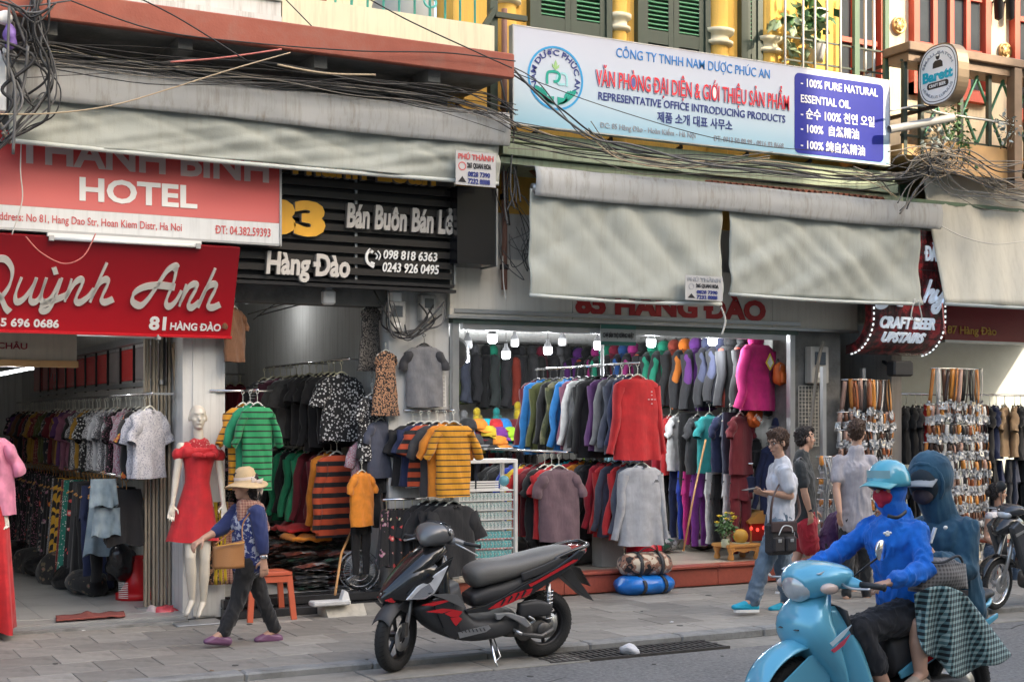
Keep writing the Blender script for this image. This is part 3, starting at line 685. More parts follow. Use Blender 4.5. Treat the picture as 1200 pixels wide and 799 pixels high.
QA=[[(-60,600),(-75,520),(-40,430),(20,412),(55,460),(45,530),(5,590),(-30,605)],[(-40,560),(0,590),(25,640),(45,660)],[(100,498),(72,575),(78,612),(110,598),(150,545),(168,500)],[(172,500),(142,590),(156,614),(185,590),(215,500)],[(218,500),(192,585),(206,614),(240,590),(282,505)],[(290,500),(255,600),(228,645),(200,655),(192,636),(235,612),(300,585),(322,560)],[(252,452),(262,484)],[(335,505),(302,612)],[(306,596),(345,530),(376,508),(384,528),(355,594),(370,616),(410,590),(440,550)],[(500,430),(468,500),(420,615)],[(424,600),(462,530),(495,508),(503,530),(476,592),(490,614),(530,600)],[(812,470),(828,452),(816,446),(780,470),(730,545),(690,602),(655,630),(622,612),(626,575),(670,545),(740,535),(818,544)],[(826,452),(812,520),(778,606),(790,634),(820,612),(850,560)],[(872,530),(838,634)],[(842,618),(880,548),(912,530),(918,550),(884,615),(896,640),(935,610)],[(1008,455),(970,540),(926,640)],[(930,622),(965,552),(1000,530),(1008,552),(976,618),(990,640),(1030,625)]]
script(QA,0,200,4,33,9,K,pl);K.build('script_lettering',sil,rs_)
ptext(pl,'0935 696 0686',-23,381,69,9.5,ink_w,rs_,bold=.03);ptext(pl,'81',174,385.5,194,15,ink_w,rs_,bold=.04);ptext(pl,'HÀNG ĐÀO',199,386,258.5,8.5,ink_w,rs_,bold=.03)
# small cream sign inside
pl=Plane(at(90,423,13.2));ci=empty('cream_sign',at(90,423,13.2),0,'cream board with dark red capitals hanging inside the left shop','sign')
slab(pl,-3,0,0,.45,-.04,0).build('panel',mat('cream_sign_paint',(.5,.46,.36),.6,streak=.2),ci);slab(pl,-3,.01,-.06,0,-.06,.02).build('frame',woodl,ci)
ptext(pl,'PHƯƠNG CHÂU',-62,407,32,7.5,mat('maroon_ink',(.22,.02,.03),.5),ci,bold=.02)
tube_light(at(-20,442,13.0),at(38,431,14.6),'lit fluorescent tube hanging deep in the left shop under the cream board',False,True,2)
tube_light(atx(68,391,2.4),atx(185,395,3.0),'dim fluorescent tube right under the dark red sign',False)
a_=at(289,354,15.2);tube_light(a_,a_+Vector((.34,-.1,.06)),'short lit fluorescent tube on the wall of the narrow middle shop',True,True,1.2)
# ---- 83 slatted sign
pl=Plane((at(531,340,12.3).x,12.3,at(531,340,12.3).z))
ss=empty('slatted_sign',pl.o,0,'black horizontal slatted sign with house number and raised silver letters over the middle shop','sign')
slm=mat('black_slat',(.035,.032,.03),.35,.3,var=.2)
S0=pl.px(286,300)[0]
slab(pl,S0-.5,0,.0,1.25,-.1,-.07).build('backing',blackm,ss)
for i in range(11):slab(pl,S0-.5,-.0,.10+i*.1,.10+i*.1+.062,-.035,0).build('slat',slm,ss)
for i,q in enumerate((0,.05)):slab(pl,S0-.5,.02-i*.01,-.03+q,-.03+q+.03,-.05,.03-i*.02).build('rail',blackm,ss)
for u in(419,535):s_=pl.px(u,300)[0];slab(pl,s_-.012,s_+.012,.06,1.2,-.07,-.036).build('upright',steel,ss)
brass=mat('gold_letters',(.8,.42,.05),.35,.2);raised=mat('raised_silver',(.55,.52,.48),.4,.1);side=mat('letter_side',(.16,.15,.14),.5)
def raised_text(body,u0,v0,u1,hp,m,d=.045,**k):
 s0,t0=pl.px(u0,v0);s1=pl.px(u1,v0)[0];h_=pl.h(u0,v0,hp)
 text(pl,body,s0-.006,t0-.004,s1-s0,h_,side,ss,depth=d,lift=.002,name='letter_return',**k);text(pl,body,s0,t0,s1-s0,h_,m,ss,depth=.006,lift=d+.003,**k)
raised_text('83',301,271,379,38,brass,bold=.06);raised_text('Bán Buôn Bán Lẻ',404,266,530,28,raised,bold=.035,shear=.12)
raised_text('Hàng Đào',310,320,408,26,raised,bold=.035,shear=.1);raised_text('Thành Loan',332,203,508,26,brass,bold=.03)
ptext(pl,'098 818 6363',449,303,512,10.5,ink_w,ss,bold=.02,shear=.15,depth=.01);ptext(pl,'0243 926 0495',448,318,514,11,ink_w,ss,bold=.02,shear=.15,depth=.01)
K=MB();script([[(535,368),(516,395),(520,430),(550,452)]],300,200,4,14,12,K,pl);script([[(530,372),(545,385)],[(535,432),(552,440)]],300,200,4,14,14,K,pl);script([[(556,388),(566,400),(560,415)],[(568,376),(580,398),(572,420)]],300,200,4,5,5,K,pl)
K.build('phone_symbol',ink_w,ss)
bb_=at(536,220,12.14);b2=at(581,311,12.14)
bxs=empty('black_box',(b2.x,12.3,b2.z),0,'glossy black cabinet at right end of the slatted sign','cabinet')
MB().box(bb_.x,b2.x,12.14,12.5,b2.z,4.05).build('case',mat('gloss_black',(.012,.012,.014),.2,var=.3),bxs);MB().box(b2.x,b2.x+.02,12.13,12.5,b2.z-.01,4.05).build('edge_trim',steel,bxs)
# ---- big blue-white company board
o=at(602,145,11.9);pr=at(1042,193,11.9);pt=at(602,30,11.9)
pl=Plane((o.x,11.9,(o.z+pr.z)/2));Wd=pr.x-o.x;Hh=pt.z-pl.o.z
cs=empty('company_sign',pl.o,0,'wide pale blue company sign board with round hands logo across the yellow facade','sign')
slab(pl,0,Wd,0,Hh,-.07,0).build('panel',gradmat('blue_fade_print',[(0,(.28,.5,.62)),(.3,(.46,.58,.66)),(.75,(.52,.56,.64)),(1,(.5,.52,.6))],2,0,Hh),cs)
slab(pl,-.012,0,-.012,Hh+.012,-.08,.004).build('frame',steel,cs);slab(pl,0,Wd,Hh,Hh+.012,-.08,.004).build('frame',steel,cs);slab(pl,0,Wd,-.012,0,-.08,.004).build('frame',steel,cs);slab(pl,Wd,Wd+.012,-.012,Hh+.012,-.08,.004).build('frame',steel,cs)
ptext(pl,'CÔNG TY TNHH NAM DƯỢC PHÚC AN',722,67,902,11.5,ink_bl,cs,bold=.003)
s0,t0=pl.px(698,100);s1=pl.px(924,120)[0]
text(pl,'VĂN PHÒNG ĐẠI DIỆN & GIỚI THIỆU SẢN PHẨM',s0-.008,t0-.004,s1-s0+.016,pl.h(698,100,19),mat('outline_navy',(.1,.12,.35),.4),cs,bold=.035,depth=.003,lift=.002,name='lettering_outline')
text(pl,'VĂN PHÒNG ĐẠI DIỆN & GIỚI THIỆU SẢN PHẨM',s0-.004,t0-.002,s1-s0+.008,pl.h(698,100,19),ink_w,cs,bold=.025,depth=.003,lift=.006,name='lettering_outline')
text(pl,'VĂN PHÒNG ĐẠI DIỆN & GIỚI THIỆU SẢN PHẨM',s0,t0,s1-s0,pl.h(698,100,19),mat('bright_red',(.72,.02,.04),.4),cs,bold=.008,depth=.003,lift=.010)
ptext(pl,'REPRESENTATIVE OFFICE INTRODUCING PRODUCTS',701,117,920,9.5,ink_b,cs,bold=.012)
ptext(pl,'제품 소개 대표 사무소',770,142,858,10,ink_b,cs,bold=.012)
ptext(pl,'ĐC: 85 Hàng Đào - Hoàn Kiếm - Hà Nội',703,149.5,815,6.5,ink_g,cs);ptext(pl,'ĐT: 0913 50 88 99 - 0916 83 8668',836,165,918,6.5,ink_g,cs)
# blue panel
a0,b0=pl.px(931,179);a1,b1=pl.px(1035,99.0);b1=pl.px(931,85)[1];rr=.06;poly=[]
for cx,cy,st0 in((a1-rr,b0+rr,-90),(a1-rr,b1-rr,0),(a0+rr,b1-rr,90),(a0+rr,b0+rr,180)):
 for k in range(5):q=R(st0+k*22.5);poly.append((cx+rr*math.cos(q),cy+rr*math.sin(q)))
polyslab(pl,poly,.001,.004).build('blue_panel',mat('royal_blue_print',(.008,.016,.26),.35),cs)
for body,u0,v0,u1,hp in(('- 100% PURE NATURAL',938,101,1028,9.5),('ESSENTIAL OIL',938,120,996,9.5),('- 순수 100% 천연 오일',938,137.5,1024,10),('- 100%  自然精油',938,154.5,1006,9.5),('- 100% 純自然精油',938,173.5,1013,9.5)):
 ptext(pl,body,u0,v0,u1,hp,ink_w,cs,bold=.015,lift=.005)
 # round logo
lc=pl.px(651,92);lr=pl.h(651,57,36)
def ringp(c,r0,r1,a0=0,a1=360,n=48,n0=.002,n1=.005,mb=None):
 mb=mb or MB()
 for k in range(n):
  q0,q1=R(a0+(a1-a0)*k/n),R(a0+(a1-a0)*(k+1)/n)
  polyslab(pl,[(c[0]+r0*math.cos(q0),c[1]+r0*math.sin(q0)),(c[0]+r1*math.cos(q0),c[1]+r1*math.sin(q0)),(c[0]+r1*math.cos(q1),c[1]+r1*math.sin(q1)),(c[0]+r0*math.cos(q1),c[1]+r0*math.sin(q1))],n0,n1,mb)
 return mb
lg_=ringp(lc,lr*.97,lr*1.04).build('logo_ring',mat('logo_blue',(.02,.3,.6),.4),cs)
text(pl,'NAM DƯỢC PHÚC AN',lc[0],lc[1],lr*.74*R(236),lr*.19,ink_b,cs,bold=.02,arc=(lr*.74,R(208),-1))
teal=mat('logo_teal',(.0,.32,.24),.4);lteal=mat('logo_pale_teal',(.3,.6,.62),.4)
u_=lr/100
def lp(*pts):return[(lc[0]+a*u_,lc[1]+b*u_)for a,b in pts]
K=MB();ribbon(pl,[p[:2]for p in spline([q+(0,)for q in lp((-32,-22),(-32,5),(-28,16),(-15,20),(5,20),(15,8),(8,-8),(-8,-12))],5)],9*u_,.002,.006,K)
for sx in(-1,1):
 for k in range(4):ribbon(pl,[p[:2]for p in spline([q+(0,)for q in lp((sx*(75-k*9),-32-k*2),(sx*(64-k*9),-52),(sx*34,-76+k*2),(sx*12,-82))],5)],8*u_,.002,.0065,K,(.4,9*u_,4*u_))
 polyslab(pl,lp((sx*8,-88),(sx*50,-66),(sx*54,-50),(sx*30,-62),(sx*6,-60))[::sx],.002,.006,K)
K.build('logo_hands',teal,cs)
K=MB();ribbon(pl,[p[:2]for p in spline([q+(0,)for q in lp((42,-22),(42,5),(36,16),(22,18),(8,10),(4,-6),(14,-18),(34,-16))],5)],7*u_,.002,.0055,K);K.build('logo_letter',lteal,cs)
K=MB()
for a,l in((90,34),(125,24),(55,24)):q=R(a);polyslab(pl,lp((0,26),(math.cos(q-.3)*l*.6,26+math.sin(q-.3)*l*.6),(math.cos(q)*l,26+math.sin(q)*l),(math.cos(q+.3)*l*.6,26+math.sin(q+.3)*l*.6)),.002,.006,K)
K.build('logo_leaf',mat('logo_leaf',(.3,.5,.2),.5),cs)
for i in range(6):xx=o.x+.3+i*.85;MB().bar((xx,11.97,4.62),(xx,12.6,4.5),.03).bar((xx,11.985,4.6),(xx,11.985,5.5),.025).build('bracket',blackm,cs)
# ---- 85 fascia
pl=Plane((at(527,370,12.48).x,12.48,at(700,375.5,12.48).z));fsn=empty('fascia_board',pl.o,0,'off white fascia board with red capitals above the sports shop opening','sign')
zt=.58;seams=[527,671,790,905,1005]
offw=mat('fascia_enamel',(.68,.65,.57),.45,var=.05,streak=.25,dirtcol=(.28,.22,.15))
for a,b in zip(seams,seams[1:]):slab(pl,pl.px(a,360)[0]+.003,pl.px(b,370)[0]-.003,0,zt,-.06,0).build('panel',offw,fsn)
slab(pl,-.02,pl.px(1005,380)[0],-.03,0,-.06,.02).build('bottom_trim',steel,fsn)
ptext(pl,'85 HÀNG ĐÀO',674,366,897,24,mat('brick_red_letters',(.42,.03,.03),.5),fsn,bold=.05,depth=.008)
# small hanging notice
p=at(725,404,12.4);pl=Plane(at(704,404,12.4));w_=pl.px(745,404)[0];h_=pl.h(704,404,24)
nt_=empty('hanging_notice',pl.o,0,'small grey notice with dark bands hanging from the shutter box among the bulbs','sign')
slab(pl,0,w_,0,h_,-.01,0).build('board',mat('notice_grey',(.3,.32,.32),.5),nt_);slab(pl,0,w_,0,h_*.18,.001,.003).build('band',mat('notice_green',(.02,.12,.1),.5),nt_);slab(pl,0,w_,h_*.8,h_,.001,.003).build('band',mat('notice_green',()),nt_)
text(pl,'CHỢ BÁN THỊ HƯƠNG NHẬT',w_*.06,h_*.38,w_*.88,h_*.22,ink_k,nt_,bold=.02)
# awning stickers
for(u0,v0,u1,hp,lab,red,yy)in((534,216,581,40,'small torn paper advert with phone numbers on the silver awning curtain above the slatted sign',1,11.78),(803,351,847,29,'small paper advert at lower right corner of the left sports shop curtain',0,11.76)):
 pl=Plane(at(u0,v0,yy));w_=pl.px(u1,v0)[0];h_=pl.h(u0,v0,hp)
 sk=empty('paper_advert',pl.o,0,lab,'advert');slab(pl,0,w_,0,h_,-.004,0).build('paper',mat('advert_paper',(.45,.45,.45),.7,var=.06),sk)
 text(pl,'PHÚ THÀNH',w_*.06,h_*.76,w_*.88,h_*.16,ink_pk if red else ink_g,sk,bold=.03);text(pl,'265 QUAN HOA',w_*.28,h_*.52,w_*.6,h_*.15,ink_k,sk,bold=.03)
 text(pl,'0828 7390',w_*.3,h_*.27,w_*.55,h_*.14,ink_b,sk,bold=.03);text(pl,'7232 8888',w_*.3,h_*.06,w_*.55,h_*.15,ink_b,sk,bold=.03)
 ringp((w_*.16,h_*.55),h_*.1,h_*.13,n=14,n0=.001,n1=.003).build('ring_mark',ink_pk if red else ink_g,sk);polyslab(pl,[(w_*.06,h_*.08),(w_*.26,h_*.08),(w_*.16,h_*.26)],.001,.003).build('triangle_mark',ink_k,sk)
 # ---- curled vertical sign with light beads
sy=12.05;sx0,sx1,sz,sr=at(1021,360,sy).x,at(1110,360,sy).x,2.98,.42
class Curl(Plane):
 def at(s,a,b,n=0):
  if b>=0:return Vector((sx0+a,sy-n,sz+b))
  q=-b/sr;return Vector((sx0+a,sy+sr-(sr+n)*math.cos(q),sz-(sr+n)*math.sin(q)))
 def px(s,u,v):
  p=at(u,v,sy);return p.x-sx0,p.z-sz
pl=Curl((sx0,sy,sz));cu=empty('curled_sign',(11.2,12,2.5),0,'dark red curled sign edged with light beads behind the sports shop curtain','sign')
prof=[(0,1.75)]+[(0,1.2),(0,.6),(0,0)];ln=sr*math.pi/2
K=MB();n=22;vs=[]
bs=[1.0,.6,0]+[-ln*k/10 for k in range(1,11)]
wS=sx1-sx0
for j in range(len(bs)-1):
 vs=[pl.at(a,b,nn)for nn in(-.1,0)for b in(bs[j+1],bs[j])for a in(0,wS)]
 K.add(vs,[(0,2,3,1),(4,5,7,6),(0,4,6,2),(1,3,7,5)])
rm=pattern('maroon_mosaic','camo',(.05,.003,.005),(.13,.006,.01),(.3,.015,.02),scale=9,rough=.25)
K.build('face',rm,cu)
K=MB()
for j in range(9):
 b=.95-j*.2
 for s_,e_ in((.06,wS-.06),):
  for a,c in((b,b-.008),):K.add([pl.at(s_,a,.002),pl.at(s_,c,.002),pl.at(e_,c,.002),pl.at(e_,a,.002)],[(0,1,2,3)])
for i in range(1,6):
 for j in range(8):a,c=.9-j*.15,1.2-(j+1)*.15+.01;K.add([pl.at(i*wS/6,a,.002),pl.at(i*wS/6,c,.002),pl.at(i*wS/6+.007,c,.002),pl.at(i*wS/6+.007,a,.002)],[(0,1,2,3)])
K.build('joint_lines',blackm,cu)
led=mat('light_bead',(.9,.9,.9),.3,emit=(.9,.97,1),estr=.3)
for a in(.035,wS-.035):
 for k in range(34):
  b=.95-k*.062
  if b<-ln:break
  K=MB()
  c=[pl.at(a+d*.007,b+e*.014,nn)for nn in(0,.012)for e in(-1,1)for d in(-1,1)]
  K.add(c,[(0,2,3,1),(4,5,7,6),(0,1,5,4),(2,6,7,3),(0,4,6,2),(1,3,7,5)]);K.build('light_bead',led,cu)
glow=mat('lit_letters',(.75,.82,.9),.4,emit=(.75,.85,1),estr=.06)
text(pl,'CRAFT BEER',.13,-.13,wS-.32,.125,glow,cu,bold=.04,shear=.12,depth=.02);text(pl,'UPSTAIRS',.22,-.3,wS-.52,.12,glow,cu,bold=.04,shear=.12,depth=.02)
s_=pl.px(1083,300)[0];text(pl,'ĐÀO',s_-.0,.66,.29,.17,glow,cu,bold=.03,depth=.02)
K=MB();hy=[[(760,512),(745,560),(725,618)],[(730,600),(745,575),(765,565),(770,575),(755,605),(765,612),(785,590)],[(792,560),(778,595),(788,605),(808,590),(825,560)],[(828,556),(808,620),(790,655),(774,660),(768,640),(800,622),(830,600)],[(505,605),(510,632),(530,638),(552,625),(560,600)],[(600,600),(605,622),(625,626)]]
for st_ in hy:
 q=[pl.px(900+p[0]/4,200+p[1]/4)for p in spline([(a,b,0)for a,b in st_],5)];ribbon(pl,q,0,.005,.03,K,(1.3,.06,.02))
K.build('script_lettering',glow,cu)
K=MB();K.add([pl.at(.62,-.5,.003),pl.at(1.02,-.5,.003),pl.at(1.02,-.66,.003),pl.at(.62,-.66,.003)],[(3,2,1,0)]);K.build('pale_patch',mat('patch',(.3,.15,.15),.5),cu)
# ---- round projecting sign
X0=11.39;pl=Plane((X0,11.5,5.62),(0,0,1),(0,-1,0))
rd=empty('round_sign',(X0,11.5,5.3),0,'round white projecting beer sign with bearded man emblem beside the wooden balcony','sign')
def sq(k,r,p=2.6):
 q=2*math.pi*k/40;c,s_=math.cos(q),math.sin(q);return(r*.9*abs(c)**(2/p)*(1 if c>0 else-1),r*abs(s_)**(2/p)*(1 if s_>0 else-1))
polyslab(pl,[sq(k,.335)for k in range(40)],-.16,0).build('case',mat('bronze_case',(.2,.15,.1),.4,.5),rd)
polyslab(pl,[sq(k,.318)for k in range(40)],0.001,.006).build('face',mat('sign_panel_pale',(.85,.85,.83),.4),rd)
K=MB()
for k in range(40):a,b=sq(k,.30),sq(k+1,.30);c,d=sq(k+1,.292),sq(k,.292);polyslab(pl,[d,a,b,c],.006,.008,K)
K.build('rim_line',ink_k,rd)
tq=mat('turquoise_letters',(.0,.42,.55),.4)
text(pl,'Barett',-.225,-.06,.45,.11,tq,rd,bold=.045,lift=.008)
polyslab(pl,[(-.14+.0,-.15),(.14,-.15),(.16,-.13),(.16,-.1),(.14,-.08),(-.14,-.08),(-.16,-.1),(-.16,-.13)],.006,.009).build('black_label',ink_k,rd)
text(pl,'CRAFT BEER',-.125,-.132,.25,.035,ink_w,rd,bold=.02,lift=.01)
text(pl,'SMALL BATCH',0,0,.225*R(135),.032,ink_g,rd,arc=(.225,R(158),-1),lift=.007);text(pl,'HUMULUS LUPULUS',0,0,.262*R(120),.032,ink_g,rd,arc=(.262,R(210),1),lift=.007)
K=MB();polyslab(pl,[(-.075,.075),(.075,.075),(.07,.13),(.04,.155),(-.04,.155),(-.07,.13)],.006,.009,K)
polyslab(pl,[(.03*math.cos(R(a)),.2+.04*math.sin(R(a)))for a in range(0,360,30)],.006,.009,K);K.build('man_emblem',ink_k,rd)
polyslab(pl,[(.022*math.cos(R(a)),.212+.012*math.sin(R(a)))for a in range(0,360,30)],.009,.011).build('face_emblem',mat('sign_panel_pale',()),rd)
MB().bar((X0+.08,11.6,5.93),(X0+.08,12.85,5.93),.04).bar((X0+.08,11.6,5.3),(X0+.08,12.85,5.3),.04).build('bracket',blackm,rd)
# ---- 87 sign
pl=Plane(at(1107,398,12.55));s7=empty('red_fascia_sign',pl.o,0,'maroon sign with golden house number under the far right awning','sign')
slab(pl,0,5,0,.5,-.06,0).build('panel',mat('maroon_panel',(.25,.012,.02),.4,var=.1),s7);slab(pl,0,5,-.03,0,-.06,.01).build('frame',steel,s7)
ptext(pl,'87 Hàng Đào',1110,390.5,1167,9.5,mat('old_gold',(.6,.35,.05),.4),s7,bold=.012,depth=.01)
# ================================================================== CLOTHES
C=dict(red=(.55,.02,.025),crimson=(.4,.01,.03),maroon=(.15,.01,.02),orange=(.75,.25,.02),mustard=(.4,.22,.03),yellow=(.7,.5,.03),lime=(.4,.7,.03),green=(.02,.3,.14),olive=(.09,.1,.03),teal=(.02,.3,.3),cyan=(.0,.45,.55),blue=(.02,.2,.55),royal=(.02,.06,.45),navy=(.015,.025,.08),slate=(.07,.08,.12),purple=(.12,.04,.16),mauve=(.25,.09,.15),violet=(.2,.03,.28),pink=(.7,.25,.38),magenta=(.6,.03,.25),grey=(.2,.2,.21),charcoal=(.045,.045,.05),black=(.013,.013,.015),white=(.7,.7,.7),cream=(.6,.55,.42),brown=(.16,.07,.03),tan=(.4,.26,.14),heather=(.42,.43,.46),steelblue=(.16,.3,.36))
for k_,c_ in C.items():C[k_]=cloth(k_,c_)
bk=(.013,.013,.015);wh=(.65,.65,.65)
PT=dict(speckle=pattern('grey_speckle','speck',(.1,.1,.12),(.5,.5,.52),scale=90),palespeck=pattern('pale_speckle','speck',(.6,.6,.64),(.3,.32,.4),scale=80,thr=.55),pinkspeck=pattern('pink_speckle','speck',(.35,.12,.18),(.4,.38,.42),scale=85),dots=pattern('black_white_dots','dots',bk,wh,scale=38,thr=.62),smalldots=pattern('black_small_dots','dots',bk,(.5,.2,.3),scale=50,thr=.5),reddots=pattern('maroon_dots','dots',(.2,.03,.03),(.5,.3,.2),scale=45),floralo=pattern('orange_black_floral','floral',bk,(.7,.15,.03),(.7,.5,.05),scale=16),floralr=pattern('red_black_floral','floral',bk,(.65,.08,.08),(.7,.45,.4),scale=15),floralp=pattern('dark_pink_floral','floral',bk,(.45,.2,.3),(.5,.45,.4),scale=22),floralw=pattern('dark_white_floral','floral',(.02,.02,.03),(.35,.33,.3),(.4,.1,.1),scale=25),leopard=pattern('leopard_print','leopard',(.02,.012,.01),(.55,.3,.17),(.2,.09,.04),scale=38),leopardg=pattern('grey_leopard_print','leopard',(.012,.012,.012),(.2,.18,.16),(.05,.04,.04),scale=42),tiger=pattern('yellow_tiger','tiger',bk,(.7,.38,.03),scale=5),greend=pattern('green_diamond','dots',(.02,.2,.15),wh,scale=45),stripebw=pattern('black_white_stripe','stripe',bk,(.5,.5,.5),scale=10),stripero=pattern('red_black_stripe','stripe',bk,(.6,.09,.03),scale=3.2,thr=.42),stripey=pattern('yellow_dark_stripe','stripe',(.05,.03,.02),(.75,.33,.02),scale=5.2,thr=.1),stripeg=pattern('green_dark_stripe','stripe',(.02,.03,.02),(.03,.33,.12),scale=5.6,thr=.14),camo=pattern('olive_camo','camo',(.06,.07,.03),(.12,.12,.05),(.2,.18,.1),scale=9),denim=pattern('light_denim','denim',(.12,.19,.25),(.33,.42,.47)),denimd=pattern('blue_denim','denim',(.03,.06,.11),(.13,.19,.27)))
def jk(a,b,name,thr=.2):return pattern('jacket_'+name,'side',a,b,thr=thr)
JK=dict(magenta=jk((.4,.03,.22),bk,'magenta',.15),purple=jk((.13,.03,.22),bk,'purple',.16),green=jk((.02,.33,.2),(.05,.06,.06),'green',.16),orange=jk((.75,.2,.02),bk,'orange',.15),rust=jk((.3,.05,.03),(.04,.04,.05),'rust',.16),slate=jk((.06,.07,.14),(.02,.02,.03),'slate',.16),black=jk((.014,.014,.016),(.35,.05,.03),'black',.21),grey=jk((.1,.1,.11),(.03,.03,.035),'grey',.15),blue=jk((.02,.08,.25),(.02,.02,.03),'blue',.15),wine=jk((.25,.02,.05),(.03,.03,.03),'wine',.17),greycyan=pattern('jacket_grey_cyan','lower',(.0,.25,.36),(.03,.03,.035),thr=.4),greyred=pattern('jacket_grey_red','lower',(.25,.04,.02),(.04,.04,.045),thr=.36),greygreen=pattern('jacket_olive','lower',(.1,.13,.04),(.04,.05,.04),thr=.5),greyblue=pattern('jacket_grey_blue','lower',(.03,.05,.12),(.06,.06,.065),thr=.5))
hm=mat('hanger_white',(.7,.7,.62),.35,var=.05);hk=mat('hanger_black',(.02,.02,.02),.4);hw=mat('hanger_wood',(.55,.27,.08),.5);hy_=mat('hanger_cream',(.55,.52,.35),.4)
def hanger_mesh(w=.38,drop=.12):
 b=MB();b.tube(spline([(.0,0,-.005),(.018,0,.012),(.0,0,.03),(-.018,0,.01),(0,0,-.02),(0,0,-drop+.04)],3),.0035,5)
 b.tube(spline([(-w/2,0,-drop-.055),(-w/4,0,-drop-.01),(0,0,-drop+.04),(w/4,0,-drop-.01),(w/2,0,-drop-.055)],3),[.009]*13,5);return b.mesh('hanger')
HM={m.name:None for m in(hm,hk,hw,hy_)}
for m in(hm,hk,hw,hy_):HM[m.name]=hanger_mesh();HM[m.name].materials.append(m)
def garment(w=.44,L=.66,sl=.2,sw=.085,T=.1,hem=None,seed=0,sdrop=.9,hood=False,waist=None,neck=.075):
 """hollow shirt shape below a rail point: neck ring, sloped shoulders, folded body tube and two sleeves"""
 n=26;b=MB();hem=hem or w*.98;top=-.085;vs=[];rd=random.Random(seed);ph=rd.uniform(0,99)
 rows=[(neck,.035,top-.0),(neck+.01,.04,top-.02),(w*.32,T*.38,top-.045),(w*.46,T*.42,top-.085),(w*.455,T*.5,top-.17)]
 for k in range(1,9):
  t=k/8;a=w*.455+(hem/2-w*.455)*t
  if waist:a=a-(w*.455-waist/2)*math.sin(min(t*1.8,1)*math.pi)
  rows.append((a,T*(.5+.12*t),top-.17-(L-.17)*t))
 for r,(a,d,z)in enumerate(rows):
  t=max(0,(r-3))/10
  for k in range(n):
   q=2*math.pi*k/n;cx,cy=math.cos(q),math.sin(q)
   f=1+t*(.45*noise.noise(Vector((cx*2.2+ph,cy*2.2,z*.8)))+.28*math.sin(q*6+ph+z*1.5))*(abs(cy)**.5)
   dx=t*.03*noise.noise(Vector((ph,z*3,cx)))
   zz=z-(.02*(abs(cx))if r<2 else 0)+(.012*noise.noise(Vector((cx*2+ph,cy,7)))if r==len(rows)-1 else 0)
   if r<2 and cy<0:zz-=.035*(1-abs(cx))
   vs.append((a*cx*(1+.04*t*math.sin(q*3+ph))+dx,d*cy*f*(abs(cy)**-.25 if abs(cy)>.05 else 1),zz))
 m=len(rows);b.add(vs,[(i*n+k,i*n+(k+1)%n,(i+1)*n+(k+1)%n,(i+1)*n+k)for i in range(m-1)for k in range(n)],True)
 b.cm=1
 if sl:
  for s in(-1,1):
   x0=s*w*.38;L1=sl;ang=R(90-9 if sl>.35 else 90-24)+rd.uniform(-.06,.05);pts=[];rr=[]
   for k in range(8):
    t=k/7;pts.append((x0+s*math.cos(ang)*L1*t+s*.01*math.sin(t*7+ph),-.01*math.sin(t*3)+.012*math.sin(t*9+ph),top-.11-math.sin(ang)*L1*t));wv=1+.1*noise.noise(Vector((t*5,ph,s)))
    rr.append(((sw*(1-.42*t)if sl>.35 else sw*(1-.1*t))*.62*wv,T*.42*(1-.2*t)*wv))
   b.tube(pts,rr,10,caps=False)
 b.cm=0
 b.v=[(x+.016*noise.noise(Vector((x*9,z*5,ph))),y+.026*noise.noise(Vector((x*14+z*6,z*4,ph+3))),z)for x,y,z in b.v]
 if hood:b.ell((0,.02,top+.01),(.11,.07,.09),12,8);
 return b
def skirt(w=.3,L=.6,flare=1.3,T=.08,seed=0,tiers=0):
 n=28;vs=[];ph=seed*3.7;b=MB();m=9
 for r in range(m+1):
  t=r/m;a=w/2*(1+(flare-1)*t);z=-.07-L*t
  if tiers:a*=1+.12*((t*tiers)%1)
  for k in range(n):
   q=2*math.pi*k/n;f=1+t*.55*math.sin(q*7+ph+noise.noise(Vector((t,q,ph)))*2)
   vs.append((a*math.cos(q)*(1+.04*t*math.sin(q*7+ph)),T/2*math.sin(q)*f*(1+t*.5),z+.02*t*math.sin(q*4+ph)))
 b.add(vs,[(i*n+k,i*n+(k+1)%n,(i+1)*n+(k+1)%n,(i+1)*n+k)for i in range(m)for k in range(n)],True);return b
def pants(w=.34,L=.95,seed=0,T=.08):
 b=skirt(w,.3,1.12,T,seed)
 for s in(-1,1):b.tube([(s*w*.28,.01*math.sin(k*2+seed),-.33-(L-.3)*k/6)for k in range(7)],[((w*.27-.006*k),T*.45*(1+.2*math.sin(k*3+seed)))for k in range(7)],12,caps=False)
 return b
LIB={}
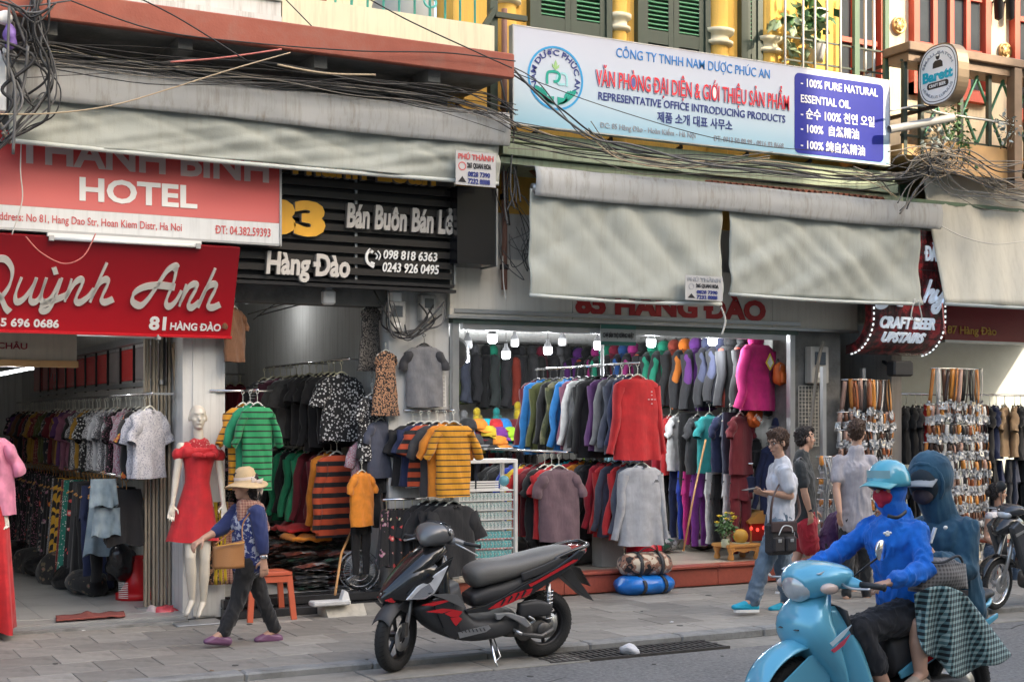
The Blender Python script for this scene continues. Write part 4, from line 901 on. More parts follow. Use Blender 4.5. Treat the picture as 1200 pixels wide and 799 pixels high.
def lib(kind):
 if kind not in LIB:
  out=[]
  for s in range(4):
   sd_=hash(kind)%7*0+s*11+len(kind)
   g={'tshirt':lambda:garment(.46,.72,.2,.1,.11,seed=sd_),'long_sleeve_shirt':lambda:garment(.47,.76,.6,.08,.12,seed=sd_),'sweatshirt':lambda:garment(.5,.8,.64,.09,.13,seed=sd_),'jacket':lambda:garment(.5,.74,.62,.1,.17,seed=sd_,hood=True),'blouse':lambda:garment(.46,.68,.26,.13,.1,hem=.5,seed=sd_),'batwing_sweater':lambda:garment(.46,.78,.3,.105,.12,hem=.36,seed=sd_),'dress':lambda:garment(.4,1.05,.12,.08,.1,hem=.6,seed=sd_,waist=.34),'tank_top':lambda:garment(.34,.62,0,0,.08,seed=sd_),'skirt':lambda:skirt(.3,.6,1.5,.1,sd_),'long_skirt':lambda:skirt(.32,1.03,1.5,.12,sd_),'tiered_skirt':lambda:skirt(.28,.5,1.4,.1,sd_,3),'trousers':lambda:pants(.34,.98,sd_),'shorts':lambda:skirt(.32,.34,1.15,.09,sd_)}[kind]()
   me=g.mesh(kind);me.materials.append(C['black']);me.materials.append(C['black']);out.append(me)
  LIB[kind]=out
 return LIB[kind]
def hang(kind,p,rz,m,label,group=None,sm=None,hng=hm,sc=1,cat=None,tilt=0,seed=None):
 me=lib(kind)[random.randrange(4)if seed is None else seed];o=bpy.data.objects.new(kind,me);COL.objects.link(o)
 o.location=p;o.rotation_euler=(tilt,0,rz);o.scale=(sc,sc,sc)
 for i,mm in enumerate((m,sm or m)):o.material_slots[i].link='OBJECT';o.material_slots[i].material=mm
 tag(o,label,cat or kind.replace('_',' '),group)
 if hng:h=link('hanger',HM[hng.name]);h.parent=o
 return o
ORD='first second third fourth fifth sixth seventh eighth ninth tenth eleventh twelfth'.split()
def od(i):return ORD[i]if i<12 else '%d%s'%(i+1,{1:'st',2:'nd',3:'rd'}.get((i+1)%10 if(i+1)//10!=1 else 0,'th'))
def rail(a,b,label,z=None,n=2,r=.013,drop=None):
 t=empty('clothes_rail',a,0,label,'rail');a,b=Vector(a),Vector(b);MB().tube([a,b],r,8).build('bar',chrome,t)
 for i in range(n):p=a.lerp(b,(i+.2)/max(1,n-.6));MB().bar(p,p+Vector(drop or(.25,0,0)),.025,.02).build('bracket',steel,t)
 return t
def row(a,b,items,rz,where,group,hng=hm,sc=1,jit=.2):
 """items: (kind, material, words[, sleeve material]) from the street inwards"""
 a,b=Vector(a),Vector(b);n=len(items)
 for i,it in enumerate(items):
  p=a.lerp(b,(i+(random.uniform(-.3,.3)if 0<i<n-1 else 0))/max(1,n-1));p.z-=.03+random.uniform(0,.02)
  hang(it[0],p,rz+random.uniform(-jit,jit),it[1],'%s %s, %s %s'%(it[2],it[0].replace('_',' '),od(i),where),group,it[3]if len(it)>3 else None,hng,sc*random.uniform(.95,1.05))
  # ---- left shop, blouse rail
X1=3.0
rail((X1,12.62,2.04),(X1,20.5,2.04),'long chrome clothes rail of blouses running into the left shop',n=8)
B_='blouse';its=[(B_,PT['palespeck'],'white lace'),(B_,PT['palespeck'],'pale blue print'),(B_,PT['floralo'],'black and orange floral'),(B_,PT['speckle'],'blue grey print'),(B_,PT['pinkspeck'],'rose grey print'),(B_,PT['pinkspeck'],'dusty pink print'),(B_,PT['smalldots'],'black pink dotted'),(B_,PT['speckle'],'loose grey speckled'),(B_,PT['speckle'],'dark grey speckled'),(B_,C['heather'],'plain silver'),(B_,PT['speckle'],'charcoal speckled'),(B_,PT['speckle'],'ash grey'),(B_,PT['dots'],'black white dotted'),(B_,PT['dots'],'wide dotted black'),(B_,C['mustard'],'olive gold'),(B_,PT['speckle'],'fine speckled'),(B_,C['black'],'plain black'),(B_,C['mauve'],'mauve'),(B_,C['mauve'],'plum pink'),(B_,C['mauve'],'deep mauve'),(B_,C['purple'],'purple'),(B_,C['mustard'],'ochre'),(B_,C['brown'],'brown'),(B_,C['maroon'],'maroon'),(B_,PT['floralw'],'dark floral'),(B_,C['olive'],'olive'),(B_,C['olive'],'moss'),(B_,PT['reddots'],'maroon dotted'),(B_,PT['reddots'],'red brown dotted'),(B_,C['mustard'],'mustard'),(B_,C['mustard'],'golden brown'),(B_,PT['smalldots'],'dark dotted'),(B_,C['maroon'],'wine'),(B_,C['olive'],'dull green'),(B_,C['black'],'black'),(B_,C['brown'],'chestnut'),(B_,C['purple'],'dark violet'),(B_,C['mauve'],'old rose'),(B_,C['black'],'black'),(B_,PT['floralp'],'dark floral')]
row((X1,12.72,2.04),(X1,20.3,2.04),its,.72,'from the street on the left blouse rail','blouses on the left shop rail',hm,.95)
rail((2.85,12.8,1.28),(2.85,20.3,1.28),'lower clothes rail of skirts and dresses in the left shop',n=6,drop=(.3,0,0))
its=[('tiered_skirt',C['black'],'short ruffled black'),('tiered_skirt',C['black'],'black frilled'),('shorts',C['black'],'black'),('shorts',PT['denim'],'pale denim'),('skirt',PT['denim'],'light blue denim'),('trousers',C['black'],'black'),('trousers',C['navy'],'very dark'),('trousers',C['black'],'wide black'),('long_skirt',C['black'],'black'),('long_skirt',C['charcoal'],'charcoal'),('long_skirt',PT['floralr'],'red floral'),('long_skirt',PT['greend'],'green white checked'),('long_skirt',PT['reddots'],'rust dotted'),('long_skirt',PT['tiger'],'yellow black streaked'),('long_skirt',PT['tiger'],'mustard black streaked'),('long_skirt',PT['speckle'],'grey'),('long_skirt',PT['floralo'],'orange floral')]+[('long_skirt',PT[('floralp','floralw','floralr','smalldots')[i%4]],('dark pink floral','dark pale floral','black red floral','dark dotted')[i%4])for i in range(20)]
row((2.85,12.98,1.28),(2.85,20.2,1.28),its,.4,'from the street on the low rail','skirts on the low rail of the left shop',hw,1.05)
hang('shorts',(2.62,12.86,1.32),.1,PT['denim'],'faded pale denim shorts with a white tag hanging in front of the black skirts',hng=hw,sc=.72);hang('shorts',(2.66,12.9,1.06),.1,PT['denim'],'second pair of frayed denim shorts hanging below the first',hng=None,sc=.75)
# dark bundles below
bagm=mat('black_plastic_bag',(.015,.015,.017),.2,var=.3,bump=.8,bscale=14);dkcloth=pattern('dark_printed_bundle','floral',bk,(.12,.1,.06),(.25,.12,.1),scale=18)
def blob(c,r,m,name,label=None,cat=None,seed=0,amp=.25,group=None,fr=3,n=18,k=11,parent=None):
 b=MB().ell((0,0,0),r,n,k);o_=Vector((seed*3.1,1.7,4));mr=min(r)if not isinstance(r,(int,float))else r
 b.v=[tuple(Vector(v)*(1+amp*noise.noise(Vector(v)*(fr/(mr*4))+o_))+Vector(c))for v in b.v]
 return b.build(name,m,parent,label=label,cat=cat,group=group)
for i in range(9):
 y_=14.3+i*.6;blob((2.75-.03*i,y_,.17),(.2,.3,.13+.03*(i%3)),bagm if i%2 else dkcloth,'garment_sack','dark glossy sack of clothes on the floor, %s from the street below the long skirts'%od(i),'sack',i,.5,'dark sacks along the left shop wall')
blob((2.95,13.7,.42),(.14,.12,.18),bagm,'black_bag','black plastic bag slumped above the red basket','bag',40,.5)
# ---- middle shop
X2=4.98
rail((X2,12.85,2.40),(X2,15.5,2.40),'upper clothes rail on the right wall of the middle shop',n=3)
K=[('blouse',PT['dots'],'black white spotted'),('tshirt',C['black'],'plain black'),('tshirt',C['black'],'black'),('long_sleeve_shirt',C['black'],'black red printed'),('tshirt',C['black'],'jet black'),('tshirt',C['charcoal'],'off black'),('blouse',C['charcoal'],'charcoal'),('blouse',C['grey'],'grey tied'),('blouse',C['grey'],'mid grey'),('tshirt',PT['speckle'],'grey print'),('blouse',C['mauve'],'brown plum'),('tshirt',PT['stripebw'],'black white striped'),('tshirt',PT['stripebw'],'fine striped'),('blouse',C['charcoal'],'dark')]
row((X2-.05,12.95,2.40),(X2-.05,15.4,2.40),K,.25,'from the street on the upper middle rail','tops on the upper rail of the middle shop',hy_)
p0,p1=at(268,440,17.3),at(325,437,17.3);rail((p0.x-.8,17.3,2.38),(p1.x,17.3,2.38),'short clothes rail at the back of the middle shop',n=2,drop=(0,.28,0))
row((p1.x-.08,17.3,2.38),(p0.x-.3,17.3,2.38),[('blouse',C['mustard'],'mustard'),('long_sleeve_shirt',C['crimson'],'dark red'),('long_sleeve_shirt',C['crimson'],'deep red'),('long_sleeve_shirt',C['maroon'],'maroon'),('blouse',C['maroon'],'wine red'),('blouse',C['maroon'],'brown red'),('blouse',C['brown'],'brown')],.6,'from the right on the back rail','tops on the back rail of the middle shop',hy_)
rail((X2,12.9,1.62),(X2,17.2,1.62),'lower clothes rail on the right wall of the middle shop',n=4)
K=[('sweatshirt',PT['stripero'],'red and black striped'),('sweatshirt',C['orange'],'orange red'),('long_sleeve_shirt',C['maroon'],'maroon'),('long_sleeve_shirt',C['maroon'],'dark wine'),('long_sleeve_shirt',C['green'],'bright green'),('long_sleeve_shirt',C['green'],'green white piped'),('long_sleeve_shirt',C['black'],'black white striped'),('long_sleeve_shirt',C['green'],'emerald'),('long_sleeve_shirt',C['black'],'black'),('long_sleeve_shirt',C['white'],'white'),('long_sleeve_shirt',C['black'],'black'),('long_sleeve_shirt',C['mustard'],'ochre'),('long_sleeve_shirt',C['green'],'dark green'),('blouse',PT['floralp'],'black floral'),('blouse',PT['floralp'],'dark floral'),('blouse',PT['floralw'],'flowery black'),('blouse',C['black'],'black'),('blouse',C['black'],'black loose'),('blouse',C['black'],'black'),('blouse',C['charcoal'],'charcoal')]
row((X2-.08,13.0,1.62),(X2-.08,16.9,1.62),K,.3,'from the street on the lower middle rail','tops on the lower rail of the middle shop',hm)
# hanging chain of garments at the pillar
def solo(kind,u,v,Y,m,label,rz=0,sc=1,sm=None,hng=hm,seed=0):return hang(kind,at(u,v,Y),rz,m,label,None,sm,hng,sc,seed=seed)
ch=empty('hanging_chain',at(436,340,12.7),0,'long metal chain holding garments beside the white pillar','chain')
for i in range(26):
 p=at(436,340,12.7)+Vector((.0,0,-.055*i));b=MB();b.tube([p+Vector(((.012 if i%2 else 0)*math.cos(q),(0 if i%2 else .012)*math.cos(q),.028*math.sin(q)))for q in[k*math.pi/4 for k in range(9)]],.004,4);b.build('link',chrome,ch)
solo('dress',434,350,12.68,PT['leopardg'],'dark leopard print dress hanging highest beside the white pillar',.5,.62);solo('dress',452,404,12.5,PT['leopard'],'brown leopard print dress below the dark leopard one',.3,.6)
solo('tshirt',436,452,12.62,PT['dots'],'black top with white spots at the foot of the chain',.5,.9)
for i,(u,v,k,m,lab)in enumerate(((446,482,'tshirt',C['slate'],'slate grey tee with orange trim on the hanging chain'),(438,500,'tshirt',C['black'],'black tee hooked halfway down the chain'),(448,520,'trousers',C['black'],'black trousers hanging behind the orange tee'),(428,505,'blouse',PT['pinkspeck'],'pale pink blouse hooked left of the chain'))):solo(k,u,v,12.6+i*.03,m,lab,.4,.8)
solo('tshirt',424,543,12.45,C['orange'],'orange tee with white shoulder stripe hanging lowest on the chain',.5,.74)
solo('trousers',423,596,12.55,C['black'],'dark trousers with orange stripe below the orange tee',.2,.62,hng=None)
# arms on the white pillar
def arm(u,v,lab,Z=None):
 p=at(u,v,12.58);t=empty('garment_rack',p,0,lab,'rack');MB().tube([p,p+Vector((0,-.5,0))],.011,7).build('bar',chrome,t);MB().tube([p+Vector((-.3,0,0)),p+Vector((.3,0,0))],.012,7).build('cross_bar',chrome,t);return p
solo('tshirt',497,394,12.5,C['grey'],'grey tee dress with black cuffs hanging alone on the white pillar',-.15,.86,C['charcoal'],hk)
p=arm(506,481,'chrome arm holding the yellow striped sweater')
for i,(k,m,w)in enumerate((('batwing_sweater',PT['stripey'],'mustard yellow sweater with thin dark stripes at the front of the pillar arm'),('batwing_sweater',C['orange'],'orange red sweater just behind the yellow striped one'),('batwing_sweater',C['charcoal'],'dark sweater third on the pillar arm'),('blouse',PT['stripero'],'striped rust blouse fourth on the pillar arm'),('blouse',C['navy'],'navy blouse fifth on the pillar arm'),('blouse',C['black'],'black blouse last on the pillar arm'))):hang(k,p+Vector((-.045*i,-.5+.09*i,-.03)),.0 if i==0 else random.uniform(-.1,.25),m,w,'sweaters on the pillar arm',None,hm,1.05).scale=(.92,.9,.92)
p=arm(507,570,'chrome arm holding black tops below the yellow sweater')
for i in range(4):hang('blouse',p+Vector((-.05*i,-.48+.1*i,-.03)),random.uniform(-.1,.2),C['black'],'plain black top, %s from the street under the yellow sweater'%od(i),'black tops below the sweater',None,hm,1.05)
p=at(462,585,12.45);rail(p+Vector((-.12,0,0)),p+Vector((.36,.0,0)),'short rail of floral skirts on the white pillar',n=1,drop=(0,.15,0))
for i,(m,w)in enumerate(((PT['floralp'],'dark skirt with pale pink flowers'),(PT['floralr'],'black skirt with red roses'),(PT['floralr'],'red flowered skirt'),(PT['floralr'],'black red patterned skirt'),(PT['floralw'],'dark flowered skirt'))):hang('skirt',p+Vector((-.08+i*.09,0,-.03)),.9,m,'%s, %s from the left on the short pillar rail'%(w,od(i)),'floral skirts on the pillar',None,hy_,.9)
# pillar between left and middle shop
p=arm(283,458,'chrome arm holding the green sweater')
for i,(m,w,s)in enumerate(((PT['stripeg'],'green knitted sweater with dark stripes and orange cuffs at the front',C['orange']),(C['green'],'dark green sweater behind the striped green one',None),(PT['stripey'],'yellow striped sweater mostly hidden behind the green ones',None))):hang('batwing_sweater',p+Vector((-.03*i,-.48+.12*i,-.03)),random.uniform(-.1,.1),m,w,None,PT['stripeg']if i==0 else None,hm,1.0).scale=(.7,.9,1.0)
solo('tshirt',275,352,12.5,C['brown'],'dark brown top hanging high beside the script sign',.7,.7)
# scarves at the pillar foot
scm=[C['tan'],PT['tiger'],C['mustard'],PT['leopard']]
for i,(u,m,w)in enumerate(((252,PT['leopard'],'rust patterned scarf'),(258,C['yellow'],'mustard scarf'),(265,pattern('peach_check','plaid',(.5,.3,.22),(.4,.2,.15),(.25,.1,.08),scale=14),'peach checked scarf'))):
 p=at(u,588,12.5);MB().grid(lambda a,b:(p.x+(a-.5)*.13*(1-.3*math.sin(b*3)),12.5+.02*math.sin(a*16+i),p.z-b*.75),10,12,thick=(0,.012,0)).build('scarf',m,label='%s hanging behind the walking woman at the pillar foot'%w,cat='scarf')
 # ---- sports shop
def jrow(a,b,ms,rz,where,group,sc=1.0,kind='jacket'):row(a,b,[(kind,m,w)for m,w in ms],rz,where,group,hk,sc)
pA,pB=at(537,400,17.3),at(700,400,17.3)
rail((6.0,17.3,2.86),(9.9,17.3,2.86),'high rail of dark jackets across the back of the sports shop',n=3,drop=(0,.6,0))
jrow((pA.x,17.3,2.88),(pB.x,17.3,2.88),[(JK['greygreen'],'olive black'),(C['slate'],'dark slate'),(JK['grey'],'charcoal'),(C['black'],'black'),(JK['green'],'green panelled'),(C['charcoal'],'soot grey'),(JK['black'],'black'),(C['charcoal'],'charcoal'),(JK['greyblue'],'grey blue'),(JK['wine'],'wine sided'),(JK['greyred'],'grey red'),(C['grey'],'mid grey'),(JK['greyblue'],'blue grey'),(C['navy'],'navy'),(JK['greygreen'],'forest green'),(C['blue'],'bright blue')],.95,'from the left on the high back rail','jackets on the back wall of the sports shop',1.02)
row((pA.x-.2,16.9,1.78),(9.2,16.9,1.78),[(('tshirt','long_sleeve_shirt')[i%2],C[('black','charcoal','navy','maroon','black','slate')[i%6]],('black','charcoal','navy','maroon','jet black','slate')[i%6])for i in range(20)],.9,'from the left on the dim back rail','dark shirts at the back of the sports shop',hk)
X3=10.12
rail((X3,12.8,2.80),(X3,17.1,2.80),'high rail of bright jackets on the right wall of the sports shop',n=4)
J=[('magenta','hot pink'),('black','black and red'),('black','plain black'),('slate','red trimmed slate'),('slate','slate blue'),('purple','violet'),('orange','bright orange'),('rust','rust red'),('green','jade green'),('green','green grey'),('black','black'),('magenta','raspberry'),('blue','blue'),('wine','wine red'),('green','leaf green'),('magenta','dark pink'),('black','black'),('purple','purple')]
def two(n,c):return pattern('two_tone_'+n,'camo',c,[v*.8 for v in c],(.02,.02,.024),scale=2.4)
jsl=dict(magenta=two('magenta',(.4,.03,.22)),black=two('black',(.03,.03,.035)),slate=two('slate',(.07,.08,.15)),purple=two('violet',(.14,.03,.22)),orange=two('orange',(.7,.2,.02)),rust=two('rust',(.3,.05,.03)),green=two('green',(.02,.33,.2)),blue=two('blue',(.02,.1,.35)),wine=two('wine',(.25,.02,.05)))
pinkj=cloth('hot_pink',(.62,.02,.2))
for i,(k,w)in enumerate(J):
 p=Vector((X3-.12,12.92+i*.235,2.80));hang('jacket',p,.12+random.uniform(-.2,.25)+(.2 if 0<i<12 else 0),pinkj if i==0 else JK[k],'%s hooded jacket, %s from the street on the high right rail'%(w,od(i)),'bright jackets on the right wall of the sports shop',pinkj if i==0 else(C['black']if i%6==1 else jsl[k]),hk,1.08 if i==0 else random.uniform(.95,1.08))
p=at(898,427,12.8);pl=Plane((p.x,12.72,p.z));em=empty('jacket_tag',p,0,'diamond shaped tag on the hot pink jacket','tag');pl=Plane((X3-.1,12.72,2.45));polyslab(pl,[(0,-.09),(.06,0),(0,.11),(-.06,0)],0,.006).build('card',C['yellow'],em);polyslab(pl,[(0,-.06),(.04,0),(0,.08),(-.04,0)],.006,.008).build('print',C['white'],em)
rail((X3-.2,12.9,2.0),(X3-.2,16.8,2.0),'middle rail of tees on the right wall of the sports shop',n=3)
T_=[('tshirt',C['maroon'],'maroon'),('trousers',C['slate'],'slate'),('tshirt',C['navy'],'navy'),('tshirt',C['teal'],'dark teal'),('tshirt',C['charcoal'],'charcoal'),('trousers',C['black'],'black'),('tshirt',C['white'],'white'),('tshirt',C['red'],'red'),('tshirt',C['crimson'],'crimson'),('tshirt',C['maroon'],'wine'),('tshirt',C['slate'],'slate blue'),('tshirt',C['navy'],'navy'),('long_sleeve_shirt',C['navy'],'dark navy'),('tshirt',C['steelblue'],'grey blue'),('long_sleeve_shirt',C['steelblue'],'pale teal'),('tshirt',C['black'],'black'),('tshirt',C['charcoal'],'dark')]
row((X3-.3,13.0,2.0),(X3-.3,16.2,2.0),T_,.35,'from the street on the middle right rail','tees on the right wall of the sports shop',hm)
solo('tshirt',700,476,16.2,C['lime'],'lime green tee facing the street at the far end of the tee rail',.1,1.1)
rail((X3-.2,12.9,1.3),(X3-.2,16.8,1.3),'low rail of dark tracksuits on the right wall of the sports shop',n=3)
T_=[('trousers',C['maroon'],'maroon'),('trousers',C['white'],'white'),('trousers',C['black'],'black'),('trousers',C['white'],'pale'),('trousers',C['violet'],'violet'),('trousers',C['magenta'],'pink'),('trousers',C['royal'],'blue'),('trousers',C['navy'],'navy')]+[('shorts' if i%3 else 'trousers',C[('black','charcoal','navy')[i%3]],('black','charcoal','navy')[i%3])for i in range(10)]
row((X3-.3,13.0,1.28),(X3-.3,16.2,1.28),T_,.35,'from the street on the low right rail','tracksuits on the right wall of the sports shop',hk,.92)
# centre stand
XC=8.02
cst=empty('centre_rack',(XC,12.9,.22),0,'grey metal post rack in the middle of the sports shop front','rack')
MB().box(XC-.16,XC+.12,12.85,13.05,.22,.78).build('base_box',mat('grey_board',(.3,.3,.29),.7,dirt=.3),cst);MB().tube([(XC,13.1,.7),(XC,13.1,2.9)],.02,8).build('post',steel,cst)
for z in(2.4,1.47):MB().tube([(XC,12.35,z),(XC,14.6,z)],.013,8).build('arm',chrome,cst)
MB().tube([(XC-.85,12.4,1.47),(XC-.85,14.6,1.47)],.013,8).build('arm',chrome,cst);MB().tube([(XC-.9,14.2,1.47),(XC,14.2,1.47)],.013,8).build('cross_bar',chrome,cst)
def stack(x,y0,dy,z,items,where,group,sc=1,rz=0):
 for i,(k,m,w)in enumerate(items):hang(k,(x-.012*i,y0+dy*i,z-.03),rz if i==0 else random.uniform(-.12,.28),m,'%s %s, %s from the street %s'%(w,k.replace('_',' '),od(i),where),group,None,hm if i<3 else hk,sc if i==0 else sc*random.uniform(.95,1.0),seed=i%4)
S_='sweatshirt';L_='long_sleeve_shirt'
stack(XC+.02,12.42,.135,2.4,[(S_,C['red'],'bright red'),(L_,C['navy'],'navy'),(L_,C['slate'],'blue grey'),(L_,C['grey'],'mid grey'),(L_,C['purple'],'plum'),(S_,C['black'],'black'),(L_,C['black'],'black'),(L_,C['white'],'white'),(L_,C['mauve'],'mauve'),(L_,C['blue'],'sky blue'),(L_,PT['camo'],'olive camouflage'),(L_,C['black'],'black'),(L_,C['olive'],'olive'),(S_,C['blue'],'blue'),(L_,C['maroon'],'maroon')],'on the upper centre arm','shirts on the upper centre arm',1.12)
stack(XC+.04,12.38,.13,1.47,[(S_,C['heather'],'pale heather grey'),(L_,C['slate'],'slate'),(L_,C['red'],'red'),(L_,C['slate'],'dark slate'),(L_,C['red'],'scarlet'),(L_,C['crimson'],'crimson'),(S_,C['black'],'black'),(S_,C['charcoal'],'charcoal'),(S_,C['orange'],'orange'),(S_,C['red'],'red'),(S_,C['cyan'],'cyan'),(S_,C['black'],'black'),(S_,C['olive'],'olive'),(S_,C['red'],'dull red')],'on the lower centre arm','shirts on the lower centre arm',1.08)
stack(XC-.86,12.55,.13,1.45,[('tshirt',C['mauve']if 0 else cloth('plum_grey',(.16,.1,.12)),'plum grey'),('tshirt',C['red'],'red'),('tshirt',C['black'],'black'),('tshirt',C['maroon'],'maroon'),('tshirt',C['red'],'scarlet'),('tshirt',C['yellow'],'yellow edged'),('tshirt',C['royal'],'blue'),('tshirt',C['black'],'black'),('tshirt',C['charcoal'],'charcoal'),('tshirt',C['black'],'jet black')],'on the left centre arm','tees on the left centre arm',1.08)
# chest prints
def chest(u,v,Y,w,h,parts,lab):
 p=at(u,v,Y);t=empty('chest_print',p,0,lab,'print');pl=Plane((p.x,Y,p.z));return pl,t
K=MB()
for o in bpy.data.objects:
 if o.get('label','').startswith('bright red sweatshirt'):RS=o
 if o.get('label','').startswith('pale heather'):GS=o
def pr(o,x,z,cells,m,y=-.088):
 K=MB()
 for a,b,w,h in cells:K.box(x+a,x+a+w,y,y+.006,z+b,z+b+h)
 return K.build('chest_print',m,o,w=False)
pr(RS,.1,-.32,[(0,0,.02,.01),(-.035,0,.015,.008),(.035,0,.015,.008),(0,.04,.012,.008),(0,.07,.012,.012),(0,-.04,.015,.008)],C['white'],-.083)
pr(GS,.1,-.27,[(0,0,.05,.01),(.01,.012,.03,.01)],C['charcoal'],-.083);pr(GS,-.02,-.13,[(0,0,.035,.03)],C['charcoal'],-.075)
# ---- belt shop
rail((11.95,12.95,2.12),(15.5,12.95,2.12),'long rail of tops across the belt shop',n=3,drop=(0,.3,0));XX=at(1062,450,12.95).x
row((XX,12.95,2.12),(XX+.5,12.95,2.12),[('tshirt',C['black'],'black'),('tshirt',C['black'],'jet black'),('tshirt',C['charcoal'],'charcoal'),('tshirt',C['red'],'red'),('tshirt',C['black'],'black')],.5,'from the left behind the belt racks','tees behind the belts',hm)
XX=at(1150,450,12.95).x
row((XX,12.95,2.12),(XX+1.3,12.95,2.12),[('tshirt',C['maroon'],'maroon'),('tshirt',C['black'],'black'),('tshirt',C['navy'],'navy'),('blouse',C['tan'],'beige'),('blouse',C['tan'],'sand'),('tshirt',C['black'],'black'),('tshirt',PT['stripero'],'red striped'),('tshirt',C['charcoal'],'charcoal'),('tshirt',C['brown'],'brown'),('tshirt',C['black'],'black')],.6,'from the left on the far right rail','tops on the far right rail',hm)
row((XX,13.0,1.4),(XX+1.4,13.0,1.4),[('trousers',C[('charcoal','slate','black','navy')[i%4]],('charcoal','slate','black','navy')[i%4])for i in range(12)],.9,'from the left on the far right low rail','trousers on the far right rail',hk)
XX=at(1060,530,13.2).x
row((XX-.2,13.2,1.25),(XX+.5,13.2,1.25),[('trousers',C[('black','charcoal')[i%2]],('black','charcoal')[i%2])for i in range(6)],.9,'from the left in the gap between belt racks','trousers between the belt racks',hk)
# belts
foil=mat('clear_wrap',(.5,.5,.5),.25,.1,var=.35,scale=30,bump=.6,bscale=60);leathers=[mat('leather_%s'%n,c,.35,var=.2,bump=.2,bscale=200,coat=.15)for n,c in(('tan',(.5,.19,.04)),('orange',(.6,.24,.04)),('pinkish',(.45,.28,.22)),('brown',(.13,.05,.025)),('black',(.02,.018,.018)),('rust',(.3,.09,.03)),('dark',(.05,.025,.018)),('white',(.65,.63,.6)))]
lw=['tan','orange tan','pinkish','brown','black','rust brown','dark brown','white']
def belt_mesh(L,seed):
 b=MB();rd=random.Random(seed);w=.035
 b.grid(lambda a,t:((a-.5)*w,-.004-.008*math.sin(t*3.1),-L*t),2,5,thick=(0,.004,0))
 b.grid(lambda a,t:((a-.5)*w,.02+.006*math.sin(t*3),-L*t*.95),1,3,thick=(0,.004,0))
 b.cm=1;z=-L
 for s in(-1,1):b.bar((s*.024,-.012,z-.005),(s*.024,-.012,z-.05),.007)
 b.bar((-.027,-.012,z-.003),(.027,-.012,z-.003),.007);b.bar((-.027,-.012,z-.05),(.027,-.012,z-.05),.008);b.bar((0,-.016,z),(0,-.016,z-.05),.005)
 b.cm=2;vs=[]
 for i in range(5):
  for k in range(8):
   q=k*math.pi/4;r=1+rd.uniform(-.35,.35);vs.append((.033*math.cos(q)*r,.022*math.sin(q)*r,z+.02-i*.026+rd.uniform(-.006,.006)))
 b.add(vs,[(i*8+k,i*8+(k+1)%8,(i+1)*8+(k+1)%8,(i+1)*8+k)for i in range(4)for k in range(8)if rd.random()<.72],False)
 return b.mesh('belt')
def belts(u0,u1,Y,tiers,lab,short):
 rk=empty('belt_rack',at((u0+u1)/2,700,Y),0,lab,'rack');x0,x1=at(u0,450,Y).x,at(u1,450,Y).x;xm=(x0+x1)/2
 MB().bar((xm,Y+.12,.1),(xm,Y+.12,2.4),.05).build('post',steel,rk)
 for t,(v,wf,L)in enumerate(tiers):
  w=(x1-x0)*wf;z=at((u0+u1)/2,v,Y).z;n=int(w/.058);ms=[]
  for s in range(3):
   me=belt_mesh(L,t*5+s);[me.materials.append(x)for x in(leathers[0],chrome,foil)];ms.append(me)
  arc=[(xm+(k/8-.5)*w,Y+.10-.13*math.cos((k/8-.5)*2.6)+.02,z)for k in range(9)]
  MB().tube(arc,.008,6).build('hoop',chrome,rk)
  for i in range(n):
   q=(i+.5)/n-.5;ml=random.randrange(8);o=bpy.data.objects.new('belt',random.choice(ms));COL.objects.link(o)
   o.location=(xm+q*w,Y+.10-.13*math.cos(q*2.6),z+random.uniform(-.02,.012));o.scale=(1.12,1.12,random.uniform(.95,1.12));o.rotation_euler=(random.uniform(-.15,.1),random.uniform(-.16,.16),q*1.2+random.uniform(-.6,.6));o.material_slots[0].link='OBJECT';o.material_slots[0].material=leathers[ml]
   tag(o,'%s belt, %s from left in the top tier of the %s'%(lw[ml],od(i),short)if t==0 else '%s belt in clear wrap, %s of tier %s, %s'%(lw[ml],('left end','left half','right half','right end')[int((q+.5)*4)],('two','three','four','five','six','seven','eight','nine','ten')[t-1],short),'belt','belts on the %s, tier %d'%(short,t+1))
belts(986,1052,12.35,[(445,.85,.36),(483,1.0,.12),(504,1.0,.12),(524,.95,.12),(544,1.0,.12),(564,.9,.12),(584,.8,.12)],'tall rack of hanging leather belts left of the belt shop doorway','left belt rack')
belts(1088,1164,12.25,[(432,.8,.4),(474,.95,.13),(497,.95,.12),(518,1.0,.12),(539,1.05,.12),(559,1.0,.11),(579,.95,.11),(599,.85,.11),(618,.8,.11),(638,.75,.11)],'tall belt rack with many tiers at the right of the belt shop','right belt rack')
belts(962,984,12.2,[(535,1,.12),(560,1,.08),(585,1,.08),(610,.9,.08),(635,.9,.08)],'narrow rack of looped belts at the corner pillar','narrow belt rack')
b0=at(973,535,12.15)
for i in range(9):x=b0.x-.12+i*.028;MB().tube(spline([(x,12.12,b0.z+.0),(x+random.uniform(-.02,.02),12.05,b0.z-.2),(x+random.uniform(-.03,.03),12.08,b0.z-.45),(x+random.uniform(-.05,.05),12.1,b0.z-random.uniform(.7,1.0))],4),[(.014,.003)]*13,4).build('grey_strap',mat('grey_strap',(.22,.23,.24),.35,.2),label='grey strap hanging in the loose bunch at the corner pillar',cat='strap',group='loose grey straps')
